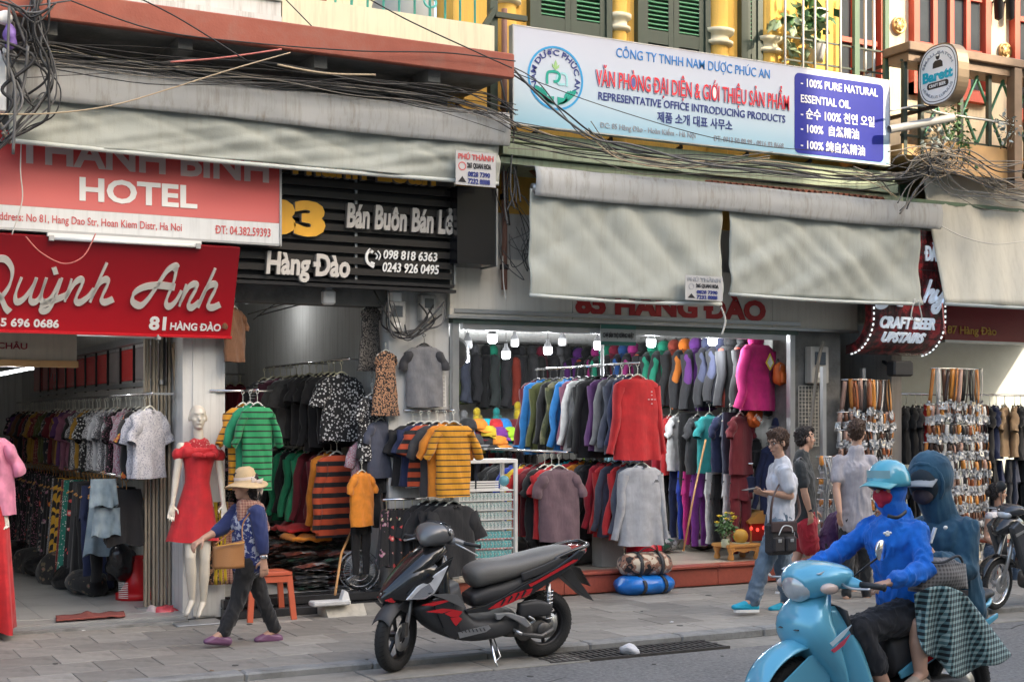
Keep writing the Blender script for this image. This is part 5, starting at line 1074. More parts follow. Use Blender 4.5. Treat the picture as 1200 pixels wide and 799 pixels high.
# ================================================================== PEOPLE
skinm=mat('skin',(.5,.29,.2),.5,var=.08,scale=12);skint=mat('skin_tan',(.42,.23,.15),.5,var=.1,scale=12);hairb=mat('hair_black',(.02,.014,.012),.45,var=.4,scale=60,bump=.8,bscale=150);hairbr=mat('hair_brown',(.07,.035,.02),.5,var=.4,scale=60,bump=.8,bscale=120)
eyew=mat('eye_white',(.7,.68,.65),.3);eyed=mat('eye_dark',(.02,.012,.01),.2);lips=mat('lips',(.35,.12,.1),.5)
def cap(b,p,r0,q,r1,side=None,n=14):
 """tapered capsule, radii may be (across side, along depth)"""
 p,q=Vector(p),Vector(q);d=q-p;L=max(d.length,1e-5);d=d/L
 s=Vector(side)if side is not None else(Vector((0,1,0))if abs(d.y)<.9 else Vector((1,0,0)))
 s=(s-d*s.dot(d)).normalized();t=d.cross(s)
 r0=r0 if isinstance(r0,tuple)else(r0,r0);r1=r1 if isinstance(r1,tuple)else(r1,r1);vs=[];st=[]
 for k in range(4):a=math.pi/2*(1-k/4);st.append((-math.sin(a)*min(r0),math.cos(a),r0))
 for k in range(5):f=k/4;st.append((L*f,1,(r0[0]+(r1[0]-r0[0])*f,r0[1]+(r1[1]-r0[1])*f)))
 for k in range(1,5):a=math.pi/2*k/4;st.append((L+math.sin(a)*min(r1),math.cos(a),r1))
 for h,f,r in st:
  f=max(f,.02)
  for k in range(n):a=2*math.pi*k/n;vs.append(p+d*h+s*(math.cos(a)*r[0]*f)+t*(math.sin(a)*r[1]*f))
 m=len(st);b.add(vs,[(i*n+k,i*n+(k+1)%n,(i+1)*n+(k+1)%n,(i+1)*n+k)for i in range(m-1)for k in range(n)]+[tuple(range(n-1,-1,-1)),tuple(range((m-1)*n,m*n))],True)
def fuse(b,vox,name,m,parent,sm=3,fold=0,fs=9,seed=0,stretch=(1,1,.45),**k):
 me=b.mesh('x');me2=bake(me,[('REMESH',dict(mode='VOXEL',voxel_size=vox)),('SMOOTH',dict(factor=.5,iterations=sm))])
 bpy.data.meshes.remove(me);off=chain(parent);o_=Vector((seed*1.7,seed,0))
 nr=[v.normal.copy()for v in me2.vertices]if fold else None
 for i,v in enumerate(me2.vertices):
  if fold:
   q=Vector((v.co.x*stretch[0],v.co.y*stretch[1],v.co.z*stretch[2]))*fs+o_;w_=noise.noise(q*.5+Vector((3,1,7)))*1.5;q2=q+Vector((w_,w_,-w_));f=noise.noise(q2);h=noise.noise(q2*2.4+Vector((5,2,1)))
   v.co+=nr[i]*fold*max(-.45,(.55-abs(f)*3.)*.75+(.5-abs(h)*3.)*.5)
  v.co-=off
 me2.polygons.foreach_set('use_smooth',[True]*len(me2.polygons));me2.name=name
 return tag(link(name,me2,m,parent),**k)
def hand(b,wr,d,palm,thumb,curl=.5,L=.17,sc=1.0):
 """palm + five bent fingers. d: direction of the hand, palm: palm normal, thumb: side on which the thumb leaves"""
 d=Vector(d).normalized();pn=Vector(palm);pn=(pn-d*pn.dot(d)).normalized();s=Vector(thumb);s=(s-d*s.dot(d)-pn*s.dot(pn)).normalized();wr=Vector(wr)
 cap(b,wr,(.026*sc,.018*sc),wr+d*.075*sc,(.036*sc,.014*sc),s,10)
 for i,(o,l)in enumerate(((.030,.066),(.010,.076),(-.011,.07),(-.030,.056))):
  p=wr+d*.078*sc+s*o*sc;dd=d;r=.0085*sc
  for j,f in enumerate((.45,.32,.23)):
   dd=(dd+pn*math.tan(curl*(.55+.25*j))).normalized();q=p+dd*l*f*sc;cap(b,p,r,q,r*.9,s,8);p=q;r*=.92
 p=wr+d*.02*sc+s*.025*sc;q=p+(s*.75+d*.6+pn*.3).normalized()*.038*sc;cap(b,p,.013*sc,q,.010*sc,d,8);cap(b,q,.010*sc,q+(d*.9+pn*(.35+curl*.4)+s*.1).normalized()*.034*sc,.008*sc,s,8)
def head(b,c,f,up=(0,0,1),sc=1.0):
 """c: centre of skull, f: facing"""
 f=Vector(f).normalized();up=Vector(up);up=(up-f*up.dot(f)).normalized();s=f.cross(up);c=Vector(c);P=lambda x,y,z:c+f*x*sc+s*y*sc+up*z*sc
 Rm=Matrix((f,s,up)).transposed()
 b.ell(P(-.01,0,.025),(.095*sc,.075*sc,.088*sc),18,12,Rm);b.ell(P(.02,0,-.03),(.062*sc,.058*sc,.08*sc),14,10,Rm)
 b.ell(P(.05,0,-.085),(.028*sc,.03*sc,.022*sc),10,8,Rm);cap(b,P(.068,0,.02),.011*sc,P(.096,0,-.02),.014*sc,s,8);b.ell(P(.072,0,-.052),(.018*sc,.026*sc,.012*sc),10,6,Rm)
 b.ell(P(.07,0,.038),(.02*sc,.05*sc,.012*sc),10,6,Rm)
 for q in(-1,1):b.ell(P(-.005,q*.076,-.008),(.018*sc,.011*sc,.03*sc),8,6,Rm);b.ell(P(.045,q*.04,-.02),(.03*sc,.024*sc,.025*sc),8,6,Rm)
 return P,Rm,s
def face_parts(par,P,Rm,sc=1.0,brow=None):
 for q in(-1,1):
  MB().ell(P(.072,q*.03,.012),(.010*sc,.014*sc,.009*sc),10,6,Rm).build('eye',eyew,par);MB().ell(P(.080,q*.031,.012),(.005*sc,.007*sc,.007*sc),8,6,Rm).build('pupil',eyed,par)
  b=MB();cap(b,P(.083,q*.016,.033),.005,P(.074,q*.05,.035),.004,None,6);b.build('eyebrow',brow or hairb,par)
 MB().ell(P(.086,0,-.053),(.006*sc,.022*sc,.006*sc),10,6,Rm).build('mouth',lips,par)
def hair(par,P,Rm,m,sc=1.0,vol=1.0,length=0,seed=0,back=0):
 b=MB();b.ell(P(-.025,0,.045),(.098*sc*vol,.084*sc*vol,.088*sc*vol),18,12,Rm);b.ell(P(-.05,0,0),(.062*sc,.078*sc,.085*sc),14,10,Rm);b.ell(P(.035,0,.095),(.055*sc,.062*sc,.035*sc*vol),12,8,Rm)
 if length:b.ell(P(-.07,0,-.05),(.05*sc,.07*sc,(.06+length)*sc),14,10,Rm)
 fuse(b,.007,'hair',m,par,1,.02,42,seed,(1,1,.5))
def torso_caps(b,J,g=0.0,hem=0.0,w=1.0):
 s=(J['sl']-J['sr']).normalized();P,C_,N=J['pelvis'],J['chest'],J['neck'];up=(C_-P).normalized()
 cap(b,P-up*hem,(.155*w+g,.11*w+g),P.lerp(C_,.5),(.135*w+g,.10*w+g),s,18);cap(b,P.lerp(C_,.5),(.135*w+g,.10*w+g),C_,(.16*w+g,.115*w+g),s,18)
 cap(b,J['sl'],.05*w+g*.45,J['sr'],.05*w+g*.45,up,12);cap(b,C_,(.13*w+g,.09*w+g),N-up*.03,(.06+g,.055+g),s,14)
def human(name,J,face,label,skin=skinm,sc=1.0,gr=None,hands=(None,None),w=1.0,feet=True,headup=(0,0,1),tallsc=None):
 J={k:Vector(v)for k,v in J.items()}
 root=empty('person',(J['pelvis'].x,J['pelvis'].y,0),0,label,'person')
 b=MB();torso_caps(b,J,-.025,w=w);cap(b,J['neck']-(J['neck']-J['chest'])*.3,.052*sc,J['head']-Vector((0,0,.05)),.047*sc)
 P,Rm,s=head(b,J['head'],face,headup,sc)
 for a,hh in zip('lr',hands):
  S,E,Wr=J['s'+a],J['e'+a],J['w'+a];cap(b,S,.04*w,S.lerp(E,.5),.041*w);cap(b,S.lerp(E,.5),.044*w,E,.036*w);cap(b,E,.038*w,E.lerp(Wr,.35),.038*w);cap(b,E.lerp(Wr,.35),.038*w,Wr,.025)
  if hh:hand(b,Wr,*hh)
  H_,K,A_=J['h'+a],J['k'+a],J['a'+a];cap(b,H_,.075*w,K,.05*w);cap(b,K,.05*w,K.lerp(A_,.35),.05*w);cap(b,K.lerp(A_,.35),.055*w,A_,.036)
  if feet:T_=J['t'+a];cap(b,A_+(A_-T_).normalized()*.02,.034,T_,(.036,.022),None)
 fuse(b,.0065,'body',skin,root,4)
 return root,J,P,Rm,s
def top(root,J,m,g=.022,hem=.1,sleeve=.5,sg=.02,fold=.010,w=1.0,name='shirt',seed=0,vox=.011,fs=8):
 b=MB();torso_caps(b,J,g,hem,w)
 for a in 'lr':
  S,E,Wr=J['s'+a],J['e'+a],J['w'+a]
  if sleeve<=0:continue
  if sleeve<=1:cap(b,S,.05*w+sg*.7,S.lerp(E,sleeve),.046*w+sg*1.1)
  else:cap(b,S,.05*w+sg*.8,E,.04*w+sg);cap(b,E,.044*w+sg,E.lerp(Wr,sleeve-1),.03*w+sg)
 return fuse(b,vox,name,m,root,2,fold,fs,seed)
def bottoms(root,J,m,upto=1.95,g=.02,fold=.010,w=1.0,name='trousers',seed=0,flare=0,vox=.011):
 b=MB();s=(J['sl']-J['sr']).normalized();up=(J['chest']-J['pelvis']).normalized();cap(b,J['pelvis']+up*.06,(.14*w+g,.105*w+g),J['pelvis']-up*.04,(.155*w+g,.115*w+g),s,18)
 for a in 'lr':
  H_,K,A_=J['h'+a],J['k'+a],J['a'+a]
  if upto<=1:cap(b,H_,.092*w+g,H_.lerp(K,upto),.085*w+g+flare)
  else:cap(b,H_,.092*w+g*.8,K,.06*w+g*.6+flare*.2);cap(b,K,.06*w+g*.6+flare*.2,K.lerp(A_,upto-1),.046*w+g*.4+flare)
 return fuse(b,vox,name,m,root,2,fold,9,seed,(1,1,.7))
def shoe(root,A_,T_,m,sole,name='shoe',low=.035):
 A_,T_=Vector(A_),Vector(T_);f=Vector((T_.x-A_.x,T_.y-A_.y,0)).normalized();b=MB();hl=A_-f*.035;dz=min(A_.z-.055,T_.z+.045);hl.z=dz
 cap(b,hl,(.036,.034),A_.lerp(T_,.5)*1+Vector((0,0,-.004)),(.038,.034));cap(b,hl+Vector((0,0,-.005)),.036,T_,(.042,.026));cap(b,A_.lerp(T_,.45),(.038,.03),T_+f*.015,(.036,.024))
 o=fuse(b,.007,name,m,root,3)
 if sole:
  b=MB();g=(T_-hl);L_=g.length+.05;g=g.normalized();s=g.cross(Vector((0,0,1))).normalized();up=s.cross(g);base=hl-g*.036-up*.034;c=[(0,0),(.06,.033),(.3,.036),(.6,.042),(.85,.036),(.97,.02),(1,0),(.97,-.02),(.85,-.036),(.6,-.042),(.3,-.036),(.06,-.033)]
  b_=[base+g*x*L_+s*y+up*z for z in(-.012,.012)for x,y in c];nn=len(c)
  b.add(b_,[tuple(range(nn)),tuple(range(2*nn-1,nn-1,-1))]+[(i,nn+i,nn+(i+1)%nn,(i+1)%nn)for i in range(nn)]);b.build('sole',sole,o)
 return o
def jn(Y,**k):return{a:at(v[0],v[1],Y+(v[2]if len(v)>2 else 0))for a,v in k.items()}
# ---- walking woman in a sun hat
J=jn(10.95,head=(287,570),neck=(293,590),chest=(292,614),pelvis=(291,656),sl=(301,601,-.15),sr=(279,600,.15),el=(307,632,-.2),wl=(309,655,-.2),er=(259,620,.1),wr=(238,631,.02),hl=(290,662,-.08),hr=(292,662,.08),kl=(279,702,-.06),al=(262,741,-.05),tl=(244,751,-.05),kr=(307,700,.07),ar=(322,738,.08),tr=(303,749,.08))
wf=Vector((-1,.12,.0))
blue_fl=pattern('blue_white_flower_print','speck',(.02,.035,.16),(.45,.47,.55),scale=30,thr=.53);navyc=cloth('navy_blouse',(.022,.035,.13));blk=C['black']
rt,J,P,Rm,s=human('person',J,wf,'woman in straw sun hat and blue flowered blouse walking past the red dress',sc=.95,hands=(((.05,0,-1),(0,1,.1),(-1,0,0),.35),((-.85,-.1,-.5),(0,.3,-1),(0,-1,-.3),1.0)),w=.92)
hair(rt,P,Rm,hairb,.98,length=.03,back=1)
top(rt,J,blue_fl,.02,.02,0,name='blouse',seed=2);b=MB()
for a,f in(('l',1.5),('r',1.3)):S,E,Wr=J['s'+a],J['e'+a],J['w'+a];cap(b,S+Vector((0,0,.005)),.07,E,.058);cap(b,E,.058,E.lerp(Wr,f-1),.052)
fuse(b,.011,'sleeves',navyc,rt,2,.008,9,4);b=MB();cap(b,J['chest']+Vector((.03,0,.03)),(.13,.125),J['pelvis']+Vector((.06,0,.1)),(.09,.08),(0,1,0),14);fuse(b,.012,'blouse_back',navyc,rt,2,.006)
bottoms(rt,J,blk,1.93,.014,.012,w=.9,flare=.010,seed=3)
pur=mat('purple_leather',(.16,.07,.14),.4,var=.15)
for a in 'lr':shoe(rt,J['a'+a]+Vector((0,0,-.012)),J['t'+a],pur,None,'flat_shoe')
# sun hat
c=P(-.005,0,.055);tl=Matrix.Rotation(R(-6),4,'Y')@Matrix.Rotation(0,4,'X');straw=mat('straw',(.6,.43,.24),.8,var=.12,scale=20,bump=.6,bscale=220)
ht=MB().lathe([(.0,.125),(.05,.122),(.082,.1),(.098,.05),(.105,.0),(.11,-.012),(.15,-.025),(.19,-.045),(.20,-.055),(.195,-.058),(.15,-.034),(.105,-.02),(.1,-.01)],(0,0,0),32)
ht.v=[tuple(Vector(v)+Vector((0,0,.02*math.sin(math.atan2(v[1],v[0])*2+.6)*max(0,(math.hypot(v[0],v[1])-.1)*10))))for v in ht.v]
hat=empty('sun_hat',c,0,'straw coloured wide brimmed sun hat with a pale ribbon bow on the walking woman','hat');tl=tl@Matrix.Scale(.88,4);ht.xf(Matrix.Translation(c)@tl);ht.build('crown',straw,hat)
rb=mat('pale_ribbon',(.62,.5,.42),.6);b=MB().lathe([(.104,.0),(.106,.03),(.103,.032),(.1,.0)],(0,0,0),28);b.xf(Matrix.Translation(c)@tl);b.build('ribbon',rb,hat)
q=c+Vector((.06,-.1,-.01));b=MB()
for dx,dz in((.05,.0),(-.04,.01),(.05,-.09),(.015,-.1)):b.grid(lambda a,t:(q.x+dx*t+.012*(a-.5),q.y-.012*math.sin(t*3),q.z+dz*t+(a-.5)*.03*(1+t)),2,6,thick=(0,.003,0))
b.build('bow',rb,hat)
# scarf round neck
sc_=pattern('peach_check','plaid',(),(),());b=MB();cap(b,J['neck']+Vector((-.03,-.06,0)),(.07,.045),J['neck']+Vector((.03,.06,.0)),(.07,.045));cap(b,J['neck']+Vector((-.07,-.05,-.01)),.055,J['neck']+Vector((-.09,-.06,-.12)),(.05,.03));cap(b,J['neck']+Vector((.06,-.04,-.02)),(.05,.04),J['neck']+Vector((.12,-.03,-.2)),(.04,.03));fuse(b,.01,'neck_scarf',sc_,rt,2,.012,14)
MB().lathe([(.032,-.012),(.036,0),(.032,.012)],J['wl']+Vector((0,0,.02)),14).build('wristwatch',chrome,rt)
lt=mat('tan_leather',(.32,.14,.045),.45,var=.15,bump=.2,bscale=120)
p=at(269,652,10.68);hb=empty('handbag',p,0,'tan leather handbag carried at the hip of the walking woman','handbag');bm_=MB();bm_.grid(lambda a,t:(p.x+(a-.5)*(.24+.03*t)+.015*t*(1-2*a),p.y-.035*math.sin(math.pi*a)*(.4+t),p.z+.1-t*.19+.02*(2*a-1)*(1-t)),10,8,thick=(0,.06,0));bm_.build('pouch',lt,hb)
MB().bar(p+Vector((-.11,-.03,.09)),p+Vector((.11,-.03,.11)),.012,.004).build('zip',brass,hb);MB().tube(spline([p+Vector((-.11,.01,.1)),J['sr']+Vector((-.02,-.1,-.1)),J['sl']+Vector((.0,.0,.065)),p+Vector((.14,.1,.25)),p+Vector((.11,.01,.11))],6),.006,5).build('strap',lt,hb)
# ---- man in white tee with phone
J=jn(10.5,head=(911,519),neck=(917,538),chest=(917,566),pelvis=(914,613),sl=(919,552,-.17),sr=(909,550,.17),el=(926,581,-.17),wl=(901,577,-.14),er=(905,578,.2),wr=(893,578,.02),hl=(912,620,-.09),hr=(917,620,.09),kl=(893,666,-.08),al=(882,704,-.08),tl=(862,711,-.08),kr=(917,668,.08),ar=(924,706,.09),tr=(905,713,.09))
rt,J,P,Rm,s=human('person',J,(-1,-.1,-.22),'man in white tee and jeans with turquoise trainers looking down at a phone',sc=1.02,hands=(((-1,.1,.1),(0,.1,1),(0,1,.2),.7),((-.9,-.5,.1),(0,.2,1),(0,-1,0),.8)),w=1.0,headup=(-.2,0,1))
hair(rt,P,Rm,hairbr,1.02,1.1,seed=2);face_parts(rt,P,Rm)
top(rt,J,cloth('white_tee',(.66,.68,.74)),.026,.12,.62,.03,.012,seed=5,name='tee_shirt')
jean=pattern('mid_denim','denim',(.03,.06,.11),(.2,.27,.34));bottoms(rt,J,jean,1.97,.026,.014,flare=.014,name='jeans',seed=6)
tqs=mat('turquoise_mesh',(.0,.33,.5),.6,bump=.4,bscale=200);
for a in 'lr':shoe(rt,J['a'+a],J['t'+a],tqs,whitep,'trainer')
for q in(-1,1):MB().tube([P(.088+.004*math.cos(t),q*.032+.02*math.cos(t),.012+.016*math.sin(t))for t in[k*math.pi/6 for k in range(13)]],.0022,5).tube([P(.08,q*.055,.016),P(.0,q*.08,.012)],.002,5).build('spectacles',blackp,rt)
p=at(879,573,10.42);ph=MB().bbox(-.075,.075,-.036,.036,-.004,.004,.003);ph.xf(Matrix.Translation(p)@Matrix.Rotation(R(-8),4,'Y'));ph.build('phone',blackp,label='dark mobile phone held by the man in the white tee',cat='phone')
p=at(916,628,10.22);bg_=empty('satchel',p,0,'black canvas satchel with two front pockets on the hip of the phone user','satchel');cv=mat('black_canvas',(.03,.027,.028),.8,bump=.5,bscale=250,var=.3)
MB().bbox(p.x-.16,p.x+.14,p.y-.04,p.y+.07,p.z-.17,p.z+.13,.03).build('body',cv,bg_);MB().bbox(p.x-.16,p.x+.14,p.y-.055,p.y-.04,p.z+.04,p.z+.14,.01).build('flap',mat('flap_brown',(.05,.03,.03),.7),bg_)
for dx in(-.14,.0):MB().bbox(p.x+dx,p.x+dx+.125,p.y-.075,p.y-.04,p.z-.14,p.z-.0,.015).build('pocket',cv,bg_);MB().bbox(p.x+dx+.04,p.x+dx+.08,p.y-.08,p.y-.075,p.z-.05,p.z-.02,.002).build('buckle',steel,bg_)
b=MB();b.tube(spline([p+Vector((-.13,0,.12)),p+Vector((-.10,.0,.35)),J['sr']+Vector((.0,-.12,-.03)),J['sr']+Vector((.03,0,.07)),J['chest']+Vector((.13,.05,.05)),J['pelvis']+Vector((.17,-.08,.12)),p+Vector((.13,.03,.1))],6),[(.006,.018)]*37,6);b.build('strap',mat('strap_brown',(.09,.05,.04),.7),bg_)
MB().tube(spline([p+Vector((-.1,-.085,.02)),p+Vector((-.05,-.09,.1)),p+Vector((.04,-.09,.09)),p+Vector((.06,-.085,.04))],6),.005,6).build('white_cable',whitep,bg_)
# ---- man in black tee and red shorts
J=jn(11.5,head=(944,514),neck=(939,531),chest=(940,560),pelvis=(943,607),sl=(945,548,.19),sr=(937,546,-.17),er=(943,578,-.2),wr=(949,600,-.2),el=(950,575,.22),wl=(955,598,.25),hl=(945,616,.09),hr=(945,616,-.09),kr=(951,654,-.08),ar=(955,696,-.08),tr=(974,703,-.08),kl=(934,652,.09),al=(916,684,.09),tl=(930,693,.09))
rt,J,P,Rm,s=human('person',J,(1,-.25,.0),'dark haired man in black tee and red shorts with a grey backpack strap',sc=1.02,hands=(((0.1,0,-1),(0,-1,0),(1,0,0),.4),((.15,0,-1),(0,1,0),(1,0,0),.4)))
hair(rt,P,Rm,hairb,1.0,seed=4);face_parts(rt,P,Rm);top(rt,J,cloth('charcoal_tee',(.035,.04,.042)),.024,.1,.6,.025,.011,seed=7,name='tee_shirt')
bottoms(rt,J,cloth('red_shorts',(.4,.015,.03)),.62,.018,.012,flare=.004,name='shorts',seed=8)
for a in 'lr':shoe(rt,J['a'+a],J['t'+a],mat('grey_trainer',(.35,.33,.3),.7),whitep,'trainer')
MB().tube(spline([J['sr']+Vector((-.05,-.0,-.18)),J['sr']+Vector((-.02,.0,.075)),J['sr']+Vector((.1,.05,-.0)),J['sr']+Vector((.12,.05,-.2))],6),[(.005,.025)]*19,6).build('backpack_strap',C['grey'],rt);MB().lathe([(.03,-.012),(.034,0),(.03,.012)],J['wr']+Vector((0,0,.02)),12).build('wristwatch',blackp,rt)
# ---- man in pale grey tee seen from behind
J=jn(10.9,head=(1005,506),neck=(1003,525),chest=(1001,552),pelvis=(1003,606),sl=(983,540,.06),sr=(1022,540,-.06),el=(980,574,.0),wl=(984,600,-.1),er=(1027,570,-.1),wr=(1032,596,.05),hl=(994,616,.05),hr=(1012,616,-.05),kl=(993,660),al=(992,700),tl=(998,707,.15),kr=(1014,660),ar=(1016,700),tr=(1024,707,.15))
rt,J,P,Rm,s=human('person',J,(.75,.35,.05),'bearded man in pale grey tee seen from behind in front of the belts',hands=(((0,0,-1),(1,0,0),(0,1,0),.4),((0,.1,-1),(-1,0,0),(0,1,0),.4)),w=1.02)
hair(rt,P,Rm,hairbr,1.0,1.05,seed=9);face_parts(rt,P,Rm,brow=hairbr);b=MB();b.ell(P(.03,0,-.07),(.055,.052,.045),12,8,Rm);fuse(b,.008,'beard',hairbr,rt,1,.004,30)
top(rt,J,cloth('pale_grey_tee',(.42,.40,.43)),.024,.08,.6,.022,.013,w=1.02,seed=10,name='tee_shirt',fs=7);bottoms(rt,J,cloth('black_jeans',(.02,.022,.024)),1.9,.015,.01,seed=11)
for a in 'lr':shoe(rt,J['a'+a],J['t'+a],blackp,whitep,'trainer')
# ---- crouching person in purple
J=jn(11.5,head=(1003,606),neck=(993,606),chest=(982,614),pelvis=(966,645),sl=(990,612,.16),sr=(986,614,-.17),er=(991,634,-.2),wr=(1002,650,-.15),el=(998,634,.15),wl=(1008,648,.1),hl=(970,650,.09),hr=(970,650,-.09),kr=(1000,650,-.12),ar=(994,690,-.12),tr=(1008,697,-.12),kl=(1006,650,.12),al=(1000,690,.12),tl=(1014,697,.12))
rt,J,P,Rm,s=human('person',J,(1,-.1,-.5),'person in dark purple top hunched over behind the blue scooter rider',hands=(((1,0,-.2),(0,0,-1),(0,-1,0),.6),((1,0,-.2),(0,0,-1),(0,1,0),.6)))
hair(rt,P,Rm,hairb,1.0,length=.03);top(rt,J,cloth('deep_purple',(.06,.02,.09)),.024,.06,.7,.022,.012,seed=12);bottoms(rt,J,blk,1.9,.02,.01,seed=13)
# ---- seated woman
J=jn(11.6,head=(1170,578),neck=(1170,596),chest=(1171,612),pelvis=(1166,646),sl=(1179,604,.1),sr=(1159,605,-.1),er=(1156,630,-.12),wr=(1170,640,-.25),el=(1190,625,-.02),wl=(1184,638,-.22),hl=(1171,648,.0),hr=(1163,648,-.12),kr=(1180,650,-.4),ar=(1180,694,-.38),tr=(1190,702,-.45),kl=(1190,648,-.3),al=(1192,692,-.3),tl=(1200,700,-.4))
rt,J,P,Rm,s=human('person',J,(.8,-.5,-.05),'seated woman in white flowered sleeveless top beside the belt racks',sc=.92,hands=(((.5,-.3,-.1),(0,0,-1),(-1,0,0),.6),((.6,-.3,.1),(0,0,-1),(0,1,0),.6)),w=.88,skin=skint)
hair(rt,P,Rm,hairb,.95,seed=14);face_parts(rt,P,Rm,.92);b=MB();b.ell(P(-.12,0,.0),(.045,.045,.045),10,8,Rm);fuse(b,.008,'hair_bun',hairb,rt,1,.006,30)
top(rt,J,pattern('white_flower_top','dots',(.62,.6,.62),(.45,.15,.2),scale=20,thr=.45),.018,.08,0,0,.008,w=.88,name='top',seed=15);bottoms(rt,J,PT['denimd'],1.9,.02,.01,w=.9,name='jeans',seed=16)
ch_=at(1150,650,11.75);cr_=empty('plastic_chair',(ch_.x,11.8,0),0,'red brown plastic chair under the seated woman','chair');rpl=mat('red_brown_plastic',(.32,.07,.03),.4,var=.12)
MB().bbox(ch_.x-.12,ch_.x+.32,11.45,11.85,.4,.43,.02).build('seat',rpl,cr_)
for dx in(-.1,.28):
 for dy in(11.47,11.81):MB().tube([(ch_.x+dx,dy,.4),(ch_.x+dx*1.1,dy,0)],[.022,.016],8).build('leg',rpl,cr_)
 # ---- rider and passenger of the blue scooter
YB=6.2
J=jn(YB,head=(1040,570),neck=(1052,600),chest=(1048,630),pelvis=(1062,712),sl=(1075,622,-.14),sr=(1022,617,.17),el=(1085,668,-.27),wl=(1043,682,-.28),er=(986,645,.27),wr=(948,666,.27),hl=(1058,722,-.09),hr=(1050,722,.09),kl=(1006,738,-.15),al=(1040,810,-.18),tl=(1012,826,-.2),kr=(990,742,.15),ar=(1020,812,.15),tr=(995,828,.15))
fr=Vector((-1,-.22,-.03))
rt,J,P,Rm,s=human('person',J,fr,'scooter rider in bright blue hooded top with red face mask and light blue helmet',sc=1.0,hands=(((-.95,.05,-.1),(0,.1,-1),(0,1,.1),.95),((-.95,-.05,-.1),(0,-.1,-1),(0,-1,.1),.95)),w=.95)
rblue=pattern('cloth_rider_blue','plain',(.006,.13,.56),(.01,.19,.74),rough=.9)
top(rt,J,rblue,.03,.04,1.9,.02,.018,w=.98,name='hooded_top',seed=20,fs=10)
b=MB();b.ell(P(-.02,0,-.01),(.105,.098,.125),16,12,Rm);cap(b,J['neck']+Vector((0,0,-.02)),.075,P(-.01,0,-.08),.08);hd=fuse(b,.01,'hood',rblue,rt,2,.006,12)
b=MB();b.ell(P(.038,0,-.05),(.062,.066,.058),14,10,Rm);cap(b,P(.085,0,-.02),.015,P(.065,0,-.1),.022,None,8);fuse(b,.008,'face_mask',mat('mask_red',(.5,.02,.05),.7,bump=.2),rt,2,.003,20)
b=MB();b.ell(P(.078,0,.008),(.035,.078,.026),14,8,Rm);b.build('sunglasses',mat('dark_lens',(.015,.012,.012),.1),rt)
bottoms(rt,J,cloth('black_capri',(.016,.016,.02)),1.55,.028,.014,w=.98,flare=.02,name='capri_trousers',seed=21)
b=MB();pl=Plane(at(1040,626,YB-.178));K=MB()
for dx,dz,r in((0,0,.02),(-.02,.008,.013),(.02,.008,.013),(0,.014,.013)):K.ell(pl.o+Vector((dx,0,dz)),(r,.006,r*.6),8,6)
K.build('chest_emblem',whitep,rt)
cyh=mat('light_blue_gloss',(.09,.4,.52),.2,var=.05,coat=.5);hl_=empty('helmet',P(0,0,.03),0,'light blue half helmet with peak on the scooter rider','helmet')
b=MB();M4=Matrix.Translation(P(-.012,0,.035))@Rm.to_4x4();sh_=MB().lathe([(0.001,.125),(.05,.118),(.09,.09),(.115,.04),(.122,.0),(.122,-.03),(.116,-.03),(.115,0)],(0,0,0),26);sh_.v=[(x*1.12,y,z)for x,y,z in sh_.v];sh_.xf(M4);sh_.build('shell',cyh,hl_)
pk=MB().grid(lambda a,t:(.11+.09*t-.06*(2*a-1)**2,(a-.5)*.21,.015-.03*t-.02*(2*a-1)**2),10,4,thick=(0,0,-.006));pk.xf(M4);pk.build('peak',mat('teal_peak',(.12,.42,.48),.35),hl_)
pn_=MB().grid(lambda a,t:(.118*math.cos((a-.5)*1.4)*1.12,.124*math.sin((a-.5)*1.4),.02+t*.045),8,2);pn_.xf(M4);pn_.build('front_panel',mat('helmet_grey',(.25,.42,.45),.35),hl_)
J=jn(YB+.02,head=(1087,566),neck=(1103,601),chest=(1106,634),pelvis=(1118,706),sl=(1133,620,-.15),sr=(1083,616,.17),el=(1131,668,-.2),wl=(1097,655,-.22),er=(1082,650,.2),wr=(1090,662,-.0),hl=(1112,712,-.12),hr=(1108,712,.1),kl=(1075,732,-.22),al=(1079,790,-.24),tl=(1062,806,-.26),kr=(1075,734,.2),ar=(1085,790,.2),tr=(1068,806,.2))
rt,J,P,Rm,s=human('person',J,(-1,-.35,-.25),'scooter passenger in dark teal hooded jacket with grey cap and check wrap',sc=1.0,hands=(((-.8,.2,.3),(0,1,0),(0,0,1),.7),((-.8,-.2,.2),(0,-1,0),(0,0,1),.7)),headup=(-.2,0,1))
djk=pattern('cloth_dark_teal_jacket','plain',(.02,.075,.13),(.03,.10,.16),rough=.9);top(rt,J,djk,.045,.04,1.92,.03,.016,w=1.02,name='jacket',seed=24,fs=7)
b=MB();b.ell(P(-.055,0,.03),(.14,.135,.155),18,14,Rm);cap(b,J['neck']+Vector((0,0,-.03)),.1,P(-.04,0,-.07),.11);
fuse(b,.011,'hood',djk,rt,3,.009,8)
b=MB();b.ell(P(.05,0,-.0),(.068,.088,.105),14,12,Rm);b.build('hood_opening',mat('hood_shade',(.02,.03,.04),.9),rt);MB().tube([P(.045-.03*abs(math.cos(k*.3927)),.105*math.cos(k*.3927),.005+.125*math.sin(k*.3927))for k in range(17)],.014,8).build('hood_rim',djk,rt);b=MB();b.ell(P(.08,0,-.05),(.056,.066,.058),12,10,Rm);fuse(b,.009,'face_mask',mat('mask_grey',(.07,.05,.055),.8),rt,1)  # solid dark oval paints the shade inside the hood opening
b=MB();b.ell(P(.1,0,.018),(.035,.072,.018),12,8,Rm);b.build('spectacles',mat('glasses_brown',(.2,.13,.1),.2),rt)
